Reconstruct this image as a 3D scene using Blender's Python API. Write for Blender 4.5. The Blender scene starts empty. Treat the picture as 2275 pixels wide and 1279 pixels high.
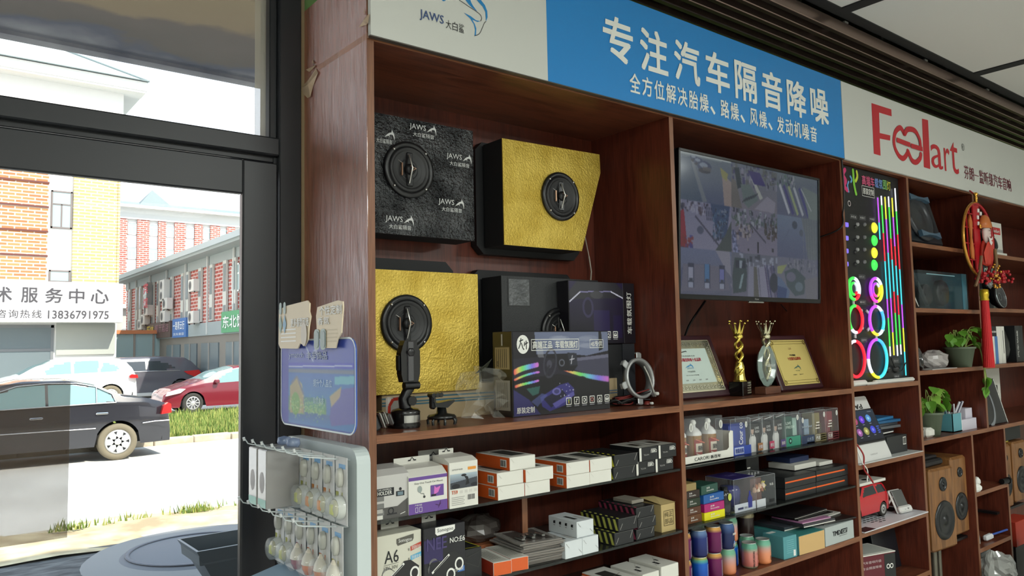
import bpy, math, random
from math import sin, cos, pi, radians as rad, sqrt, atan2
from mathutils import Vector, Matrix, noise

# ------------------------------------------------------------------ camera, world, sun, lights, exposure
SC = bpy.context.scene
COL = SC.collection
SC.view_settings.view_transform = 'Standard'
SC.view_settings.look = 'None'
SC.view_settings.gamma = 1
SC.view_settings.use_curve_mapping = False
SC.view_settings.exposure = 0.0
IW, IH, FPX = 2275, 1279, 1711.3
PITCH, ROLL, YAW = 0.0760, -0.02048, 0.6704
CAMLOC = Vector((0, -1.8, 1.45))
_f = Vector((sin(YAW) * cos(PITCH), cos(YAW) * cos(PITCH), sin(PITCH)))
_r = _f.cross(Vector((0, 0, 1))).normalized()
_u = _r.cross(_f)
RX = _r * cos(ROLL) + _u * sin(ROLL)
UX = -_r * sin(ROLL) + _u * cos(ROLL)
cd = bpy.data.cameras.new('camera'); cd.sensor_width = 36; cd.lens = FPX * 36 / IW
cd.clip_start = 0.05; cd.clip_end = 500
cam = bpy.data.objects.new('camera', cd); COL.objects.link(cam)
cam.matrix_world = Matrix(((RX.x, UX.x, -_f.x, CAMLOC.x), (RX.y, UX.y, -_f.y, CAMLOC.y), (RX.z, UX.z, -_f.z, CAMLOC.z), (0, 0, 0, 1)))
SC.camera = cam
SC.cycles.max_bounces = 8
SC.cycles.diffuse_bounces = 3
SC.cycles.glossy_bounces = 4
SC.cycles.transmission_bounces = 8
SC.cycles.transparent_max_bounces = 24
SC.cycles.caustics_reflective = False
SC.cycles.caustics_refractive = False
SC.cycles.sample_clamp_indirect = 4
SC.cycles.use_denoising = True

W = bpy.data.worlds.new('daylight sky'); SC.world = W; W.use_nodes = True
_n = W.node_tree.nodes; _n.clear()
_o = _n.new('ShaderNodeOutputWorld'); _b = _n.new('ShaderNodeBackground')
_g = _n.new('ShaderNodeTexCoord'); _s = _n.new('ShaderNodeSeparateXYZ'); _c = _n.new('ShaderNodeValToRGB')
_c.color_ramp.elements[0].position = 0.0; _c.color_ramp.elements[0].color = (1.0, 1.0, 1.0, 1)
_c.color_ramp.elements[1].position = 0.6; _c.color_ramp.elements[1].color = (0.62, 0.80, 1.0, 1)
W.node_tree.links.new(_g.outputs['Generated'], _s.inputs[0]); W.node_tree.links.new(_s.outputs[2], _c.inputs[0])
W.node_tree.links.new(_c.outputs[0], _b.inputs[0]); W.node_tree.links.new(_b.outputs[0], _o.inputs[0])
_b.inputs[1].default_value = 2.3

def lamp(name, kind, energy, loc, direction=None, color=(1, 1, 1), size=1, size_y=None):
    l = bpy.data.lights.new(name, kind); l.energy = energy; l.color = color
    if kind == 'AREA':
        l.size = size
        if size_y: l.shape = 'RECTANGLE'; l.size_y = size_y
    o = bpy.data.objects.new(name, l); COL.objects.link(o); o.location = loc
    if direction is not None: o.rotation_euler = Vector(direction).to_track_quat('-Z', 'Y').to_euler()
    return o
SUN = lamp('sun', 'SUN', 8.5, (0, -20, 40), (-0.30, 0.72, -0.92), (1.0, 0.94, 0.82)); SUN.data.angle = rad(0.6)
# ceiling fittings of the shop behind the camera
for _i, (_x, _y) in enumerate(((-1.2, -3.2), (1.8, -3.2), (5.2, -3.2), (-1.2, -5.4), (1.8, -5.4), (5.2, -5.4))):
    lamp('ceiling_lamp', 'AREA', 66, (_x, _y, 2.86), (0, 0, -1), (0.95, 1.0, 0.95), 1.2, 0.6)

# ------------------------------------------------------------------ helpers
def ray(px, py):
    return RX * ((px - IW / 2) / FPX) - UX * ((py - IH / 2) / FPX) + _f
def aty(px, py, Y=0.0):
    d = ray(px, py); return CAMLOC + d * ((Y - CAMLOC.y) / d.y)
def atx(px, py, X=0.0):
    d = ray(px, py); return CAMLOC + d * ((X - CAMLOC.x) / d.x)
def atz(px, py, Z=0.0):
    d = ray(px, py); return CAMLOC + d * ((Z - CAMLOC.z) / d.z)

def s2l(c):
    return tuple((v / 255 / 12.92) if v / 255 <= 0.04045 else ((v / 255 + 0.055) / 1.055) ** 2.4 for v in c)
_M = {}
def mat(rgb, rough=0.5, metal=0.0, key=None, emit=0.0, alpha=1.0, trans=0.0, bump=0.0, bscale=40, coat=0.0, spec=0.5):
    k = (tuple(rgb), rough, metal, emit, alpha, trans, bump, bscale, coat, spec)
    if k in _M: return _M[k]
    m = bpy.data.materials.new(key or 'paint'); m.use_nodes = True
    b = m.node_tree.nodes['Principled BSDF']; c = (*s2l(rgb), 1)
    b.inputs['Base Color'].default_value = c; b.inputs['Roughness'].default_value = rough
    b.inputs['Metallic'].default_value = metal; b.inputs['Alpha'].default_value = alpha
    b.inputs['Transmission Weight'].default_value = trans; b.inputs['Coat Weight'].default_value = coat
    b.inputs['Specular IOR Level'].default_value = spec
    if emit:
        b.inputs['Emission Color'].default_value = c; b.inputs['Emission Strength'].default_value = emit
    if bump:
        nt = m.node_tree; t = nt.nodes.new('ShaderNodeTexNoise'); t.inputs['Scale'].default_value = bscale
        t.inputs['Detail'].default_value = 4; tc = nt.nodes.new('ShaderNodeTexCoord')
        bp = nt.nodes.new('ShaderNodeBump'); bp.inputs['Strength'].default_value = bump; bp.inputs['Distance'].default_value = 0.01
        nt.links.new(tc.outputs['Object'], t.inputs[0]); nt.links.new(t.outputs[0], bp.inputs['Height']); nt.links.new(bp.outputs[0], b.inputs['Normal'])
    _M[k] = m; return m

def nodemat(name):
    m = bpy.data.materials.new(name); m.use_nodes = True
    nt = m.node_tree; b = nt.nodes['Principled BSDF']
    def nd(t, **kw):
        n = nt.nodes.new('ShaderNode' + t)
        for k, v in kw.items(): setattr(n, k, v)
        return n
    return m, nt, b, nd, nt.links.new

def grain(name, lo, hi, axis='Z', rough=0.3, scale=9, coat=0.0, contrast=(0.3, 0.72)):
    m, nt, b, nd, L = nodemat(name)
    tc = nd('TexCoord'); mp = nd('Mapping'); n = nd('TexNoise'); n2 = nd('TexNoise'); mp2 = nd('Mapping'); w = nd('TexWave')
    s = [scale * 9, scale * 9, scale * 9]; s['XYZ'.index(axis)] = scale * 0.22; mp.inputs['Scale'].default_value = s
    s = [scale * .55, scale * .55, scale * .55]; s['XYZ'.index(axis)] = scale * 0.09; mp2.inputs['Scale'].default_value = s
    L(tc.outputs['Object'], mp.inputs[0]); L(tc.outputs['Object'], mp2.inputs[0]); L(mp.outputs[0], n.inputs[0]); L(mp2.outputs[0], n2.inputs[0])
    n.inputs['Detail'].default_value = 3; n2.inputs['Detail'].default_value = 1
    rp = nd('MapRange'); rp.inputs[1].default_value = 0; rp.inputs[2].default_value = 1; rp.inputs[3].default_value = 0; rp.inputs[4].default_value = 16
    sn = nd('Math', operation='SINE'); L(n2.outputs[0], rp.inputs[0]); L(rp.outputs[0], sn.inputs[0])
    ad = nd('Math', operation='MULTIPLY_ADD'); L(sn.outputs[0], ad.inputs[0]); ad.inputs[1].default_value = 0.10; L(n.outputs[0], ad.inputs[2])
    cr = nd('ValToRGB'); cr.color_ramp.elements[0].position = contrast[0]; cr.color_ramp.elements[1].position = contrast[1]
    cr.color_ramp.elements[0].color = (*s2l(lo), 1); cr.color_ramp.elements[1].color = (*s2l(hi), 1)
    L(ad.outputs[0], cr.inputs[0]); L(cr.outputs[0], b.inputs['Base Color'])
    b.inputs['Roughness'].default_value = rough; b.inputs['Coat Weight'].default_value = coat
    bp = nd('Bump'); bp.inputs['Strength'].default_value = 0.06; bp.inputs['Distance'].default_value = 0.002
    L(n.outputs[0], bp.inputs['Height']); L(bp.outputs[0], b.inputs['Normal'])
    return m

_A = {}
def artmat(rough=0.4, emit=0.0, coat=0.0):
    "printed or lit picture: colour comes from the mesh's own colour attribute"
    k = (rough, emit, coat)
    if k in _A: return _A[k]
    m, nt, b, nd, L = nodemat('printed picture' if not emit else 'lit screen')
    a = nd('VertexColor'); a.layer_name = 'Col'
    if emit:
        b.inputs['Base Color'].default_value = (0.01, 0.01, 0.012, 1)
        L(a.outputs[0], b.inputs['Emission Color']); b.inputs['Emission Strength'].default_value = emit
    else:
        L(a.outputs[0], b.inputs['Base Color'])
    b.inputs['Roughness'].default_value = rough; b.inputs['Coat Weight'].default_value = coat
    _A[k] = m; return m

_T = {}
def glyphs(s, bold=0.0, font_res=2):
    k = (s, bold)
    if k in _T: return _T[k]
    c = bpy.data.curves.new('t', 'FONT'); c.body = s; c.resolution_u = font_res; c.offset = bold
    o = bpy.data.objects.new('t', c); m = bpy.data.meshes.new_from_object(o)
    vs = [v.co.copy() for v in m.vertices]; fs = [tuple(p.vertices) for p in m.polygons]
    bpy.data.objects.remove(o); bpy.data.meshes.remove(m); bpy.data.curves.remove(c)
    if not vs: vs = [Vector((0, 0, 0)), Vector((1, 0, 0)), Vector((1, 1, 0))]; fs = []
    x0 = min(v.x for v in vs); x1 = max(v.x for v in vs); y0 = min(v.y for v in vs); y1 = max(v.y for v in vs)
    r = ([((v.x - x0) / max(1e-6, x1 - x0), (v.y - y0) / max(1e-6, y1 - y0)) for v in vs], fs, (x1 - x0) / max(1e-6, y1 - y0))
    _T[k] = r; return r

def frame(o, u, v):
    u = Vector(u).normalized(); v = Vector(v).normalized(); n = u.cross(v)
    return Matrix(((u.x, v.x, n.x, o[0]), (u.y, v.y, n.y, o[1]), (u.z, v.z, n.z, o[2]), (0, 0, 0, 1)))

class MB:
    def __init__(s, T=None):
        s.v = []; s.f = []; s.mi = []; s.mats = []; s.col = []; s.sm = []; s.T = T or Matrix.Identity(4)
    def add(s, vs, fs, m, smooth=False, cols=None, T=None):
        M = s.T @ T if T is not None else s.T
        b = len(s.v); s.v += [M @ Vector(v) for v in vs]
        if m not in s.mats: s.mats.append(m)
        i = s.mats.index(m)
        for k, f in enumerate(fs):
            s.f.append([b + q for q in f]); s.mi.append(i); s.sm.append(smooth); s.col.append(cols[k] if cols else None)
        return s
    def box(s, x0, x1, y0, y1, z0, z1, m, ch=0.0, T=None, faces=None):
        if x0 > x1: x0, x1 = x1, x0
        if y0 > y1: y0, y1 = y1, y0
        if z0 > z1: z0, z1 = z1, z0
        if ch <= 0:
            vs = [(x0, y0, z0), (x1, y0, z0), (x1, y1, z0), (x0, y1, z0), (x0, y0, z1), (x1, y0, z1), (x1, y1, z1), (x0, y1, z1)]
            fs = [(0, 3, 2, 1), (4, 5, 6, 7), (0, 1, 5, 4), (1, 2, 6, 5), (2, 3, 7, 6), (3, 0, 4, 7)]
            return s.add(vs, fs, m, T=T)
        c = min(ch, (x1 - x0) * .45, (y1 - y0) * .45, (z1 - z0) * .45)
        vs = []; X = (x0, x1); Y = (y0, y1); Z = (z0, z1)
        for i in (0, 1):
            for j in (0, 1):
                for k in (0, 1):
                    sx, sy, sz = (1, -1)[i], (1, -1)[j], (1, -1)[k]
                    vs += [(X[i], Y[j] + sy * c, Z[k] + sz * c), (X[i] + sx * c, Y[j], Z[k] + sz * c), (X[i] + sx * c, Y[j] + sy * c, Z[k])]
        def q(i, j, k, a): return ((i * 2 + j) * 2 + k) * 3 + a
        fs = [(q(0, 0, 0, 0), q(0, 0, 1, 0), q(0, 1, 1, 0), q(0, 1, 0, 0)), (q(1, 0, 0, 0), q(1, 1, 0, 0), q(1, 1, 1, 0), q(1, 0, 1, 0)),
              (q(0, 0, 0, 1), q(1, 0, 0, 1), q(1, 0, 1, 1), q(0, 0, 1, 1)), (q(0, 1, 0, 1), q(0, 1, 1, 1), q(1, 1, 1, 1), q(1, 1, 0, 1)),
              (q(0, 0, 0, 2), q(0, 1, 0, 2), q(1, 1, 0, 2), q(1, 0, 0, 2)), (q(0, 0, 1, 2), q(1, 0, 1, 2), q(1, 1, 1, 2), q(0, 1, 1, 2))]
        cen = Vector(((x0 + x1) / 2, (y0 + y1) / 2, (z0 + z1) / 2))
        ex = []
        for a in (0, 1):
            for b in (0, 1):
                ex.append((q(a, b, 0, 0), q(a, b, 0, 1), q(a, b, 1, 1), q(a, b, 1, 0)))
                ex.append((q(a, 0, b, 0), q(a, 0, b, 2), q(a, 1, b, 2), q(a, 1, b, 0)))
                ex.append((q(0, a, b, 1), q(0, a, b, 2), q(1, a, b, 2), q(1, a, b, 1)))
                for d in (0, 1): ex.append((q(a, b, d, 0), q(a, b, d, 1), q(a, b, d, 2)))
        for f in ex:
            p = [Vector(vs[t]) for t in f]; nn = (p[1] - p[0]).cross(p[2] - p[0]); mid = sum(p, Vector()) / len(p)
            fs.append(f if nn.dot(mid - cen) > 0 else tuple(reversed(f)))
        return s.add(vs, fs, m, T=T)
    def poly(s, pts, m, T=None):
        return s.add(pts, [tuple(range(len(pts)))], m, T=T)
    def prism(s, pts, d, m, T=None, smooth=False, mside=None):
        "2D outline (ccw in the frame's u,v) extruded along the frame's n from 0 to d"
        a = sum(pts[i][0] * pts[(i + 1) % len(pts)][1] - pts[(i + 1) % len(pts)][0] * pts[i][1] for i in range(len(pts)))
        if a < 0: pts = pts[::-1]
        n = len(pts); z0, z1 = (0, d) if d > 0 else (d, 0)
        vs = [(p[0], p[1], z0) for p in pts] + [(p[0], p[1], z1) for p in pts]
        s.add(vs, [tuple(range(n - 1, -1, -1)), tuple(range(n, 2 * n))], m, T=T)
        s.add(vs, [(i, (i + 1) % n, n + (i + 1) % n, n + i) for i in range(n)], mside or m, smooth=smooth, T=T); return s
    def lathe(s, prof, m, T=None, seg=20, smooth=True, a0=0, a1=2 * pi, sx=1, sy=1):
        "profile (r, z) revolved about the local z axis"
        full = abs(a1 - a0 - 2 * pi) < 1e-6; k = seg if full else seg + 1
        vs = [(r * cos(a0 + (a1 - a0) * i / seg) * sx, r * sin(a0 + (a1 - a0) * i / seg) * sy, z) for r, z in prof for i in range(k)]
        fs = []
        for j in range(len(prof) - 1):
            for i in range(seg):
                a = j * k + i; b = j * k + (i + 1) % k; fs.append((a, b, b + k, a + k))
        return s.add(vs, fs, m, smooth=smooth, T=T)
    def cyl(s, p, q, r, m, seg=10, r2=None, T=None, cap=True):
        p = Vector(p); q = Vector(q); d = (q - p); L = d.length; r2 = r if r2 is None else r2
        M = Matrix.Translation(p) @ d.to_track_quat('Z', 'Y').to_matrix().to_4x4()
        if T is not None: M = T @ M
        vs = [(r * cos(2 * pi * i / seg), r * sin(2 * pi * i / seg), 0) for i in range(seg)] + [(r2 * cos(2 * pi * i / seg), r2 * sin(2 * pi * i / seg), L) for i in range(seg)]
        s.add(vs, [(i, (i + 1) % seg, seg + (i + 1) % seg, seg + i) for i in range(seg)], m, smooth=True, T=M)
        if cap: s.add(vs, [tuple(range(seg - 1, -1, -1)), tuple(range(seg, 2 * seg))], m, T=M)
        return s
    def tube(s, pts, r, m, seg=8, T=None, closed=False):
        pts = [Vector(p) for p in pts]; n = len(pts); vs = []; up = None
        for i, p in enumerate(pts):
            if closed: t = pts[(i + 1) % n] - pts[i - 1]
            else: t = pts[min(n - 1, i + 1)] - pts[max(0, i - 1)]
            t = t.normalized() if t.length > 1e-9 else Vector((0, 0, 1))
            if up is None: up = Vector((0, 0, 1)) if abs(t.z) < .9 else Vector((1, 0, 0))
            a = t.cross(up)
            if a.length < 1e-6: a = t.cross(Vector((0.3, 1, 0.2)))
            a.normalize(); up = a.cross(t)
            rr = r[i] if isinstance(r, (list, tuple)) else r
            vs += [p + (a * cos(2 * pi * k / seg) + up * sin(2 * pi * k / seg)) * rr for k in range(seg)]
        fs = []
        for i in range(n if closed else n - 1):
            j = (i + 1) % n
            for k in range(seg): fs.append((i * seg + k, i * seg + (k + 1) % seg, j * seg + (k + 1) % seg, j * seg + k))
        s.add(vs, fs, m, smooth=True, T=T)
        if not closed: s.add(vs, [tuple(range(seg - 1, -1, -1)), tuple(range((n - 1) * seg, n * seg))], m, T=T)
        return s
    def rect(s, F, u0, v0, u1, v1, m, lift=0.0006):
        return s.add([(u0, v0, lift), (u1, v0, lift), (u1, v1, lift), (u0, v1, lift)], [(0, 1, 2, 3)], m, T=F)
    def shape(s, F, pts, m, lift=0.0008):
        a = sum(pts[i][0] * pts[(i + 1) % len(pts)][1] - pts[(i + 1) % len(pts)][0] * pts[i][1] for i in range(len(pts)))
        if a < 0: pts = pts[::-1]
        return s.add([(p[0], p[1], lift) for p in pts], [tuple(range(len(pts)))], m, T=F)
    def disc(s, F, u, v, r, m, lift=0.001, ry=None, seg=20):
        return s.shape(F, [(u + r * cos(2 * pi * i / seg), v + (ry or r) * sin(2 * pi * i / seg)) for i in range(seg)], m, lift)
    def ring(s, F, u, v, r0, r1, m, lift=0.001, seg=24, a0=0, a1=2 * pi, k=1.0):
        vs = []; n = seg
        for i in range(n + 1):
            a = a0 + (a1 - a0) * i / n; vs += [(u + r0 * cos(a), v + r0 * k * sin(a), lift), (u + r1 * cos(a), v + r1 * k * sin(a), lift)]
        return s.add(vs, [(2 * i, 2 * i + 1, 2 * i + 3, 2 * i + 2) for i in range(n)], m, T=F)
    def line(s, F, pts, w, m, lift=0.001):
        for k, (a, b) in enumerate(zip(pts[:-1], pts[1:])):
            d = Vector((b[0] - a[0], b[1] - a[1])); lf = lift + (k % 5) * .00012
            if d.length < 1e-9: continue
            n = Vector((-d.y, d.x)).normalized() * w / 2
            s.add([(a[0] - n.x, a[1] - n.y, lf), (b[0] - n.x, b[1] - n.y, lf), (b[0] + n.x, b[1] + n.y, lf), (a[0] + n.x, a[1] + n.y, lf)], [(0, 1, 2, 3)], m, T=F)
            if w > .009 and k: s.disc(F, a[0], a[1], w / 2, m, lf + .0007, seg=12)
        return s
    def text(s, F, t, u0, v0, u1, v1, m, bold=0.0, lift=0.0014, res=2):
        "write t so that its ink fills the rectangle"
        vs, fs, _ = glyphs(t, 0, res); e = min(bold * .55 * abs(v1 - v0), .035 * abs(u1 - u0) / max(1, len(t)))
        for k, (a, b) in enumerate(((0, 0),) if not e else ((-1, -1), (1, -1), (1, 1), (-1, 1))):
            s.add([(u0 + e + a * e + x * (u1 - u0 - 2 * e), v0 + e + b * e + y * (v1 - v0 - 2 * e), lift + k * .0003) for x, y in vs], fs, m, T=F)
        return s
    def canvas(s, F, u0, v0, u1, v1, cv, m, lift=0.001):
        w, h = cv.w, cv.h
        vs = [(u0 + (u1 - u0) * i / w, v0 + (v1 - v0) * j / h, lift) for j in range(h + 1) for i in range(w + 1)]
        fs = []; cs = []
        for j in range(h):
            for i in range(w):
                a = j * (w + 1) + i; fs.append((a, a + 1, a + w + 2, a + w + 1)); cs.append(cv.d[h - 1 - j][i])
        return s.add(vs, fs, m, cols=cs, T=F)
    def build(s, name, parent=None, loc=None, rz=0.0, auto=None, **props):
        me = bpy.data.meshes.new(name); me.from_pydata([tuple(v) for v in s.v], [], s.f)
        for m in s.mats: me.materials.append(m)
        me.polygons.foreach_set('material_index', s.mi); me.polygons.foreach_set('use_smooth', s.sm)
        if any(c is not None for c in s.col):
            ca = me.color_attributes.new('Col', 'FLOAT_COLOR', 'CORNER'); buf = []
            for f, c in zip(s.f, s.col):
                cc = (*s2l(c), 1.0) if c is not None else (1, 1, 1, 1)
                for _ in f: buf += cc
            ca.data.foreach_set('color', buf)
        me.update()
        o = bpy.data.objects.new(name, me); COL.objects.link(o)
        if parent: o.parent = parent
        if loc is not None: o.location = loc
        o.rotation_euler = (0, 0, rz)
        for k, v in props.items(): o[k] = v
        return o

class CV:
    "a small picture painted in rows of little squares, top row first; k squares per unit"
    def __init__(s, w, h, c=(0, 0, 0), k=2): s.k = k; s.w = w * k; s.h = h * k; s.d = [[c] * s.w for _ in range(s.h)]
    def _p(s, x, y, c, a=1.0):
        if 0 <= x < s.w and 0 <= y < s.h:
            o = s.d[y][x]; s.d[y][x] = c if a >= 1 else tuple(o[i] * (1 - a) + c[i] * a for i in range(3))
    def px(s, x, y, c, a=1.0): s.rect(x, y, x + 1, y + 1, c, a)
    def rect(s, x0, y0, x1, y1, c, a=1.0):
        k = s.k
        for y in range(max(0, int(y0 * k)), min(s.h, max(int(y0 * k) + 1, int(round(y1 * k))))):
            for x in range(max(0, int(x0 * k)), min(s.w, max(int(x0 * k) + 1, int(round(x1 * k))))): s._p(x, y, c, a)
    def poly(s, pts, c, a=1.0):
        pts = [(x * s.k, y * s.k) for x, y in pts]; ys = [p[1] for p in pts]
        for y in range(max(0, int(min(ys))), min(s.h, int(max(ys)) + 1)):
            yc = y + .5; xs = []
            for i in range(len(pts)):
                (xa, ya_), (xb, yb) = pts[i], pts[(i + 1) % len(pts)]
                if (ya_ <= yc) != (yb <= yc): xs.append(xa + (yc - ya_) * (xb - xa) / (yb - ya_))
            xs.sort()
            for p, q in zip(xs[::2], xs[1::2]):
                for x in range(max(0, int(round(p))), min(s.w, int(round(q)))): s._p(x, y, c, a)
    def ell(s, cx, cy, rx, ry, c, a=1.0):
        k = s.k; cx, cy, rx, ry = cx * k, cy * k, rx * k, ry * k
        for y in range(int(cy - ry), int(cy + ry) + 2):
            for x in range(int(cx - rx), int(cx + rx) + 2):
                if ((x + .5 - cx) / rx) ** 2 + ((y + .5 - cy) / ry) ** 2 <= 1: s._p(x, y, c, a)
    def line(s, x0, y0, x1, y1, c, w=1, a=1.0):
        d = max(1e-6, math.hypot(x1 - x0, y1 - y0)); nx, ny = -(y1 - y0) / d * w / 2, (x1 - x0) / d * w / 2
        s.poly([(x0 - nx, y0 - ny), (x1 - nx, y1 - ny), (x1 + nx, y1 + ny), (x0 + nx, y0 + ny)], c, a)
    def grad(s, x0, y0, x1, y1, c0, c1):
        k = s.k; y0, y1 = y0 * k, y1 * k
        for y in range(int(y0), int(y1)):
            t = (y - y0) / max(1, y1 - y0 - 1); c = tuple(c0[i] * (1 - t) + c1[i] * t for i in range(3))
            for x in range(int(x0 * k), int(x1 * k)): s._p(x, y, c)
    def noise(s, amt, rng=random):
        for r in s.d:
            for x in range(s.w): q = rng.uniform(-amt, amt); r[x] = tuple(min(255, max(0, v + q)) for v in r[x])
    def blur(s):
        o = s.d; s.d = [[tuple((o[y][x][i] * 2 + o[max(0, y - 1)][x][i] + o[min(s.h - 1, y + 1)][x][i] + o[y][max(0, x - 1)][i] + o[y][min(s.w - 1, x + 1)][i]) / 6 for i in range(3)) for x in range(s.w)] for y in range(s.h)]
        return s

def thing(name, label, cat, loc, rz=0.0, group=None):
    o = bpy.data.objects.new(name, None); COL.objects.link(o); o.empty_display_size = 0.05
    o.location = loc; o.rotation_euler = (0, 0, rz); o['label'] = label; o['category'] = cat
    if group: o['group'] = group
    return o
def tag(o, label, cat, group=None):
    o['label'] = label; o['category'] = cat
    if group: o['group'] = group
    return o
def dup(root, loc, rz=None, label=None, group=None):
    r = root.copy(); COL.objects.link(r); r.location = loc
    if rz is not None: r.rotation_euler = (0, 0, rz)
    if label: r['label'] = label
    if group: r['group'] = group
    for ch in list(root.children):
        c = ch.copy(); COL.objects.link(c); c.parent = r
        for g in list(ch.children):
            d = g.copy(); COL.objects.link(d); d.parent = c
    return r
XA = (1, 0, 0); YA = (0, 1, 0); ZA = (0, 0, 1)
def Ffront(x, y, z): return frame((x, y, z), (1, 0, 0), (0, 0, 1))      # faces -Y
def Fleft(x, y, z): return frame((x, y, z), (0, -1, 0), (0, 0, 1))      # faces -X
def Ftop(x, y, z): return frame((x, y, z), (1, 0, 0), (0, 1, 0))        # faces +Z
RNG = random.Random(7)
WHITE = mat((232, 232, 226), 0.45); BLACK = mat((16, 16, 18), 0.4); DARK = mat((30, 31, 34), 0.45)
CHROME = mat((215, 215, 215), 0.15, 1.0); GLASSY = mat((235, 245, 245), 0.05, trans=0.0, alpha=0.16)
# ------------------------------------------------------------------ the room
WOODV = grain('mahogany laminate upright grain', (66, 29, 21), (114, 54, 38), 'Z', 0.34, contrast=(.2, .8))
WOODX = grain('mahogany laminate level grain', (76, 40, 28), (118, 66, 46), 'X', 0.32)
WOODY = grain('mahogany laminate deep grain', (72, 36, 26), (114, 62, 44), 'Y', 0.32)
EDGEV = grain('edge banding upright', (106, 66, 44), (138, 92, 64), 'Z', 0.35)
EDGEX = grain('edge banding level', (108, 66, 42), (142, 92, 62), 'X', 0.35)
PANELW = grain('glossy end panel grain', (140, 66, 48), (172, 92, 70), 'Z', 0.4, coat=1.0)
_nt = PANELW.node_tree; _b = _nt.nodes['Principled BSDF']; _b.inputs['Coat Roughness'].default_value = .06; _b.inputs['Coat IOR'].default_value = 4.0
_tc = _nt.nodes.new('ShaderNodeTexCoord'); _mp = _nt.nodes.new('ShaderNodeMapping'); _mp.inputs['Scale'].default_value = (650, 650, .8); _nz = _nt.nodes.new('ShaderNodeTexNoise'); _nz.inputs['Detail'].default_value = 1
_bp = _nt.nodes.new('ShaderNodeBump'); _bp.inputs['Strength'].default_value = .5; _bp.inputs['Distance'].default_value = .0012
_nt.links.new(_tc.outputs['Object'], _mp.inputs[0]); _nt.links.new(_mp.outputs[0], _nz.inputs[0]); _nt.links.new(_nz.outputs[0], _bp.inputs['Height']); _nt.links.new(_bp.outputs[0], _b.inputs['Coat Normal'])
FRAMEM = mat((36, 38, 42), 0.38, key='anodised frame'); GREEN = mat((150, 196, 120), 0.8, key='green wall paint')
PLASTER = mat((160, 142, 110), 0.9, bump=0.3, key='rough plaster'); WALLP = mat((205, 203, 196), 0.85, key='wall paint')
CEILB = mat((22, 24, 26), 0.6, key='black void'); CEILP = mat((226, 224, 218), 0.6, key='ceiling panel')
SLAT = mat((150, 128, 118), 0.26, 0.9, key='glossy dark slat'); FLOORM = mat((205, 203, 198), 0.35, key='floor tile')
CZ = 2.9; FZ = -0.15
def structure(mb, name): return mb.build(name, kind='structure')
structure(MB().box(-4, 9, -7.5, 0.42, FZ - .1, FZ, FLOORM), 'floor')
structure(MB().box(-4.1, -4, -7.5, 0.42, FZ, 3.4, WALLP), 'wall_left')
structure(MB().box(9, 9.1, -7.5, 0.42, FZ, 3.4, WALLP), 'wall_right')
structure(MB().box(-4.1, 9.1, -7.6, -7.5, FZ, 3.4, WALLP), 'wall_front')
# back wall: behind the cabinets, above the glazing, and beside it; facade above keeps the sun off the near ground
wb = MB(); wb.box(0.936, 9.1, 0.431, 0.62, -0.5, 4.2, WALLP); wb.box(0.936, 9.1, 0.43, 0.431, -0.5, 4.2, GREEN)
wb.box(-4.1, 0.936, 0.43, 0.62, 2.62, 4.2, WALLP); wb.box(-4.1, -2.6, 0.43, 0.62, -0.5, 2.62, WALLP)
structure(wb, 'wall_back')
structure(MB().box(0.936, 0.9495, 0.405, 0.43, FZ, 2.9, PLASTER), 'trim_1')
cl = MB(); cl.box(-4.1, 9.1, -7.6, 0.43, 3.3, 3.4, CEILB)
structure(cl, 'ceiling')
# outside canopy and the storey above
structure(MB().box(-8, 14, 0.62, 0.7, 4.2, 7.6, mat((190, 180, 160), 0.9)).box(-8, 14, 0.3, .62, 4.2, 7.6, mat((190, 180, 160), 0.9)), 'wall_upper')
cm = nodemat('stained soffit'); m_, nt_, b_, nd_, L_ = cm
n_ = nd_('TexNoise'); n_.inputs['Scale'].default_value = 1.6; n_.inputs['Detail'].default_value = 6; tc_ = nd_('TexCoord'); sp_ = nd_('SeparateXYZ')
L_(tc_.outputs['Object'], n_.inputs[0]); L_(tc_.outputs['Object'], sp_.inputs[0]); ma_ = nd_('Math', operation='MULTIPLY_ADD'); L_(n_.outputs[0], ma_.inputs[0]); ma_.inputs[1].default_value = .9; L_(sp_.outputs[1], ma_.inputs[2])
mr_ = nd_('MapRange'); mr_.inputs[1].default_value = 1.4; mr_.inputs[2].default_value = 3.2; L_(ma_.outputs[0], mr_.inputs[0]); r_ = nd_('ValToRGB')
for p_, c_ in ((0.02, (128, 112, 98)), (0.28, (150, 134, 116)), (.34, (196, 180, 150)), (0.52, (190, 172, 146)), (.56, (150, 142, 138)), (.7, (140, 134, 130)), (.74, (126, 130, 146)), (1.0, (136, 140, 158))):
    e_ = r_.color_ramp.elements.new(p_); e_.color = (*s2l(c_), 1)
L_(mr_.outputs[0], r_.inputs[0]); L_(r_.outputs[0], b_.inputs['Base Color']); b_.inputs['Roughness'].default_value = .9
can = MB(); can.box(-8, 14, 0.62, 2.5, 2.985, 3.3, m_); can.box(-8, 14, 2.42, 2.5, 2.965, 3.6, m_)
structure(can, 'trim_2')

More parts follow.
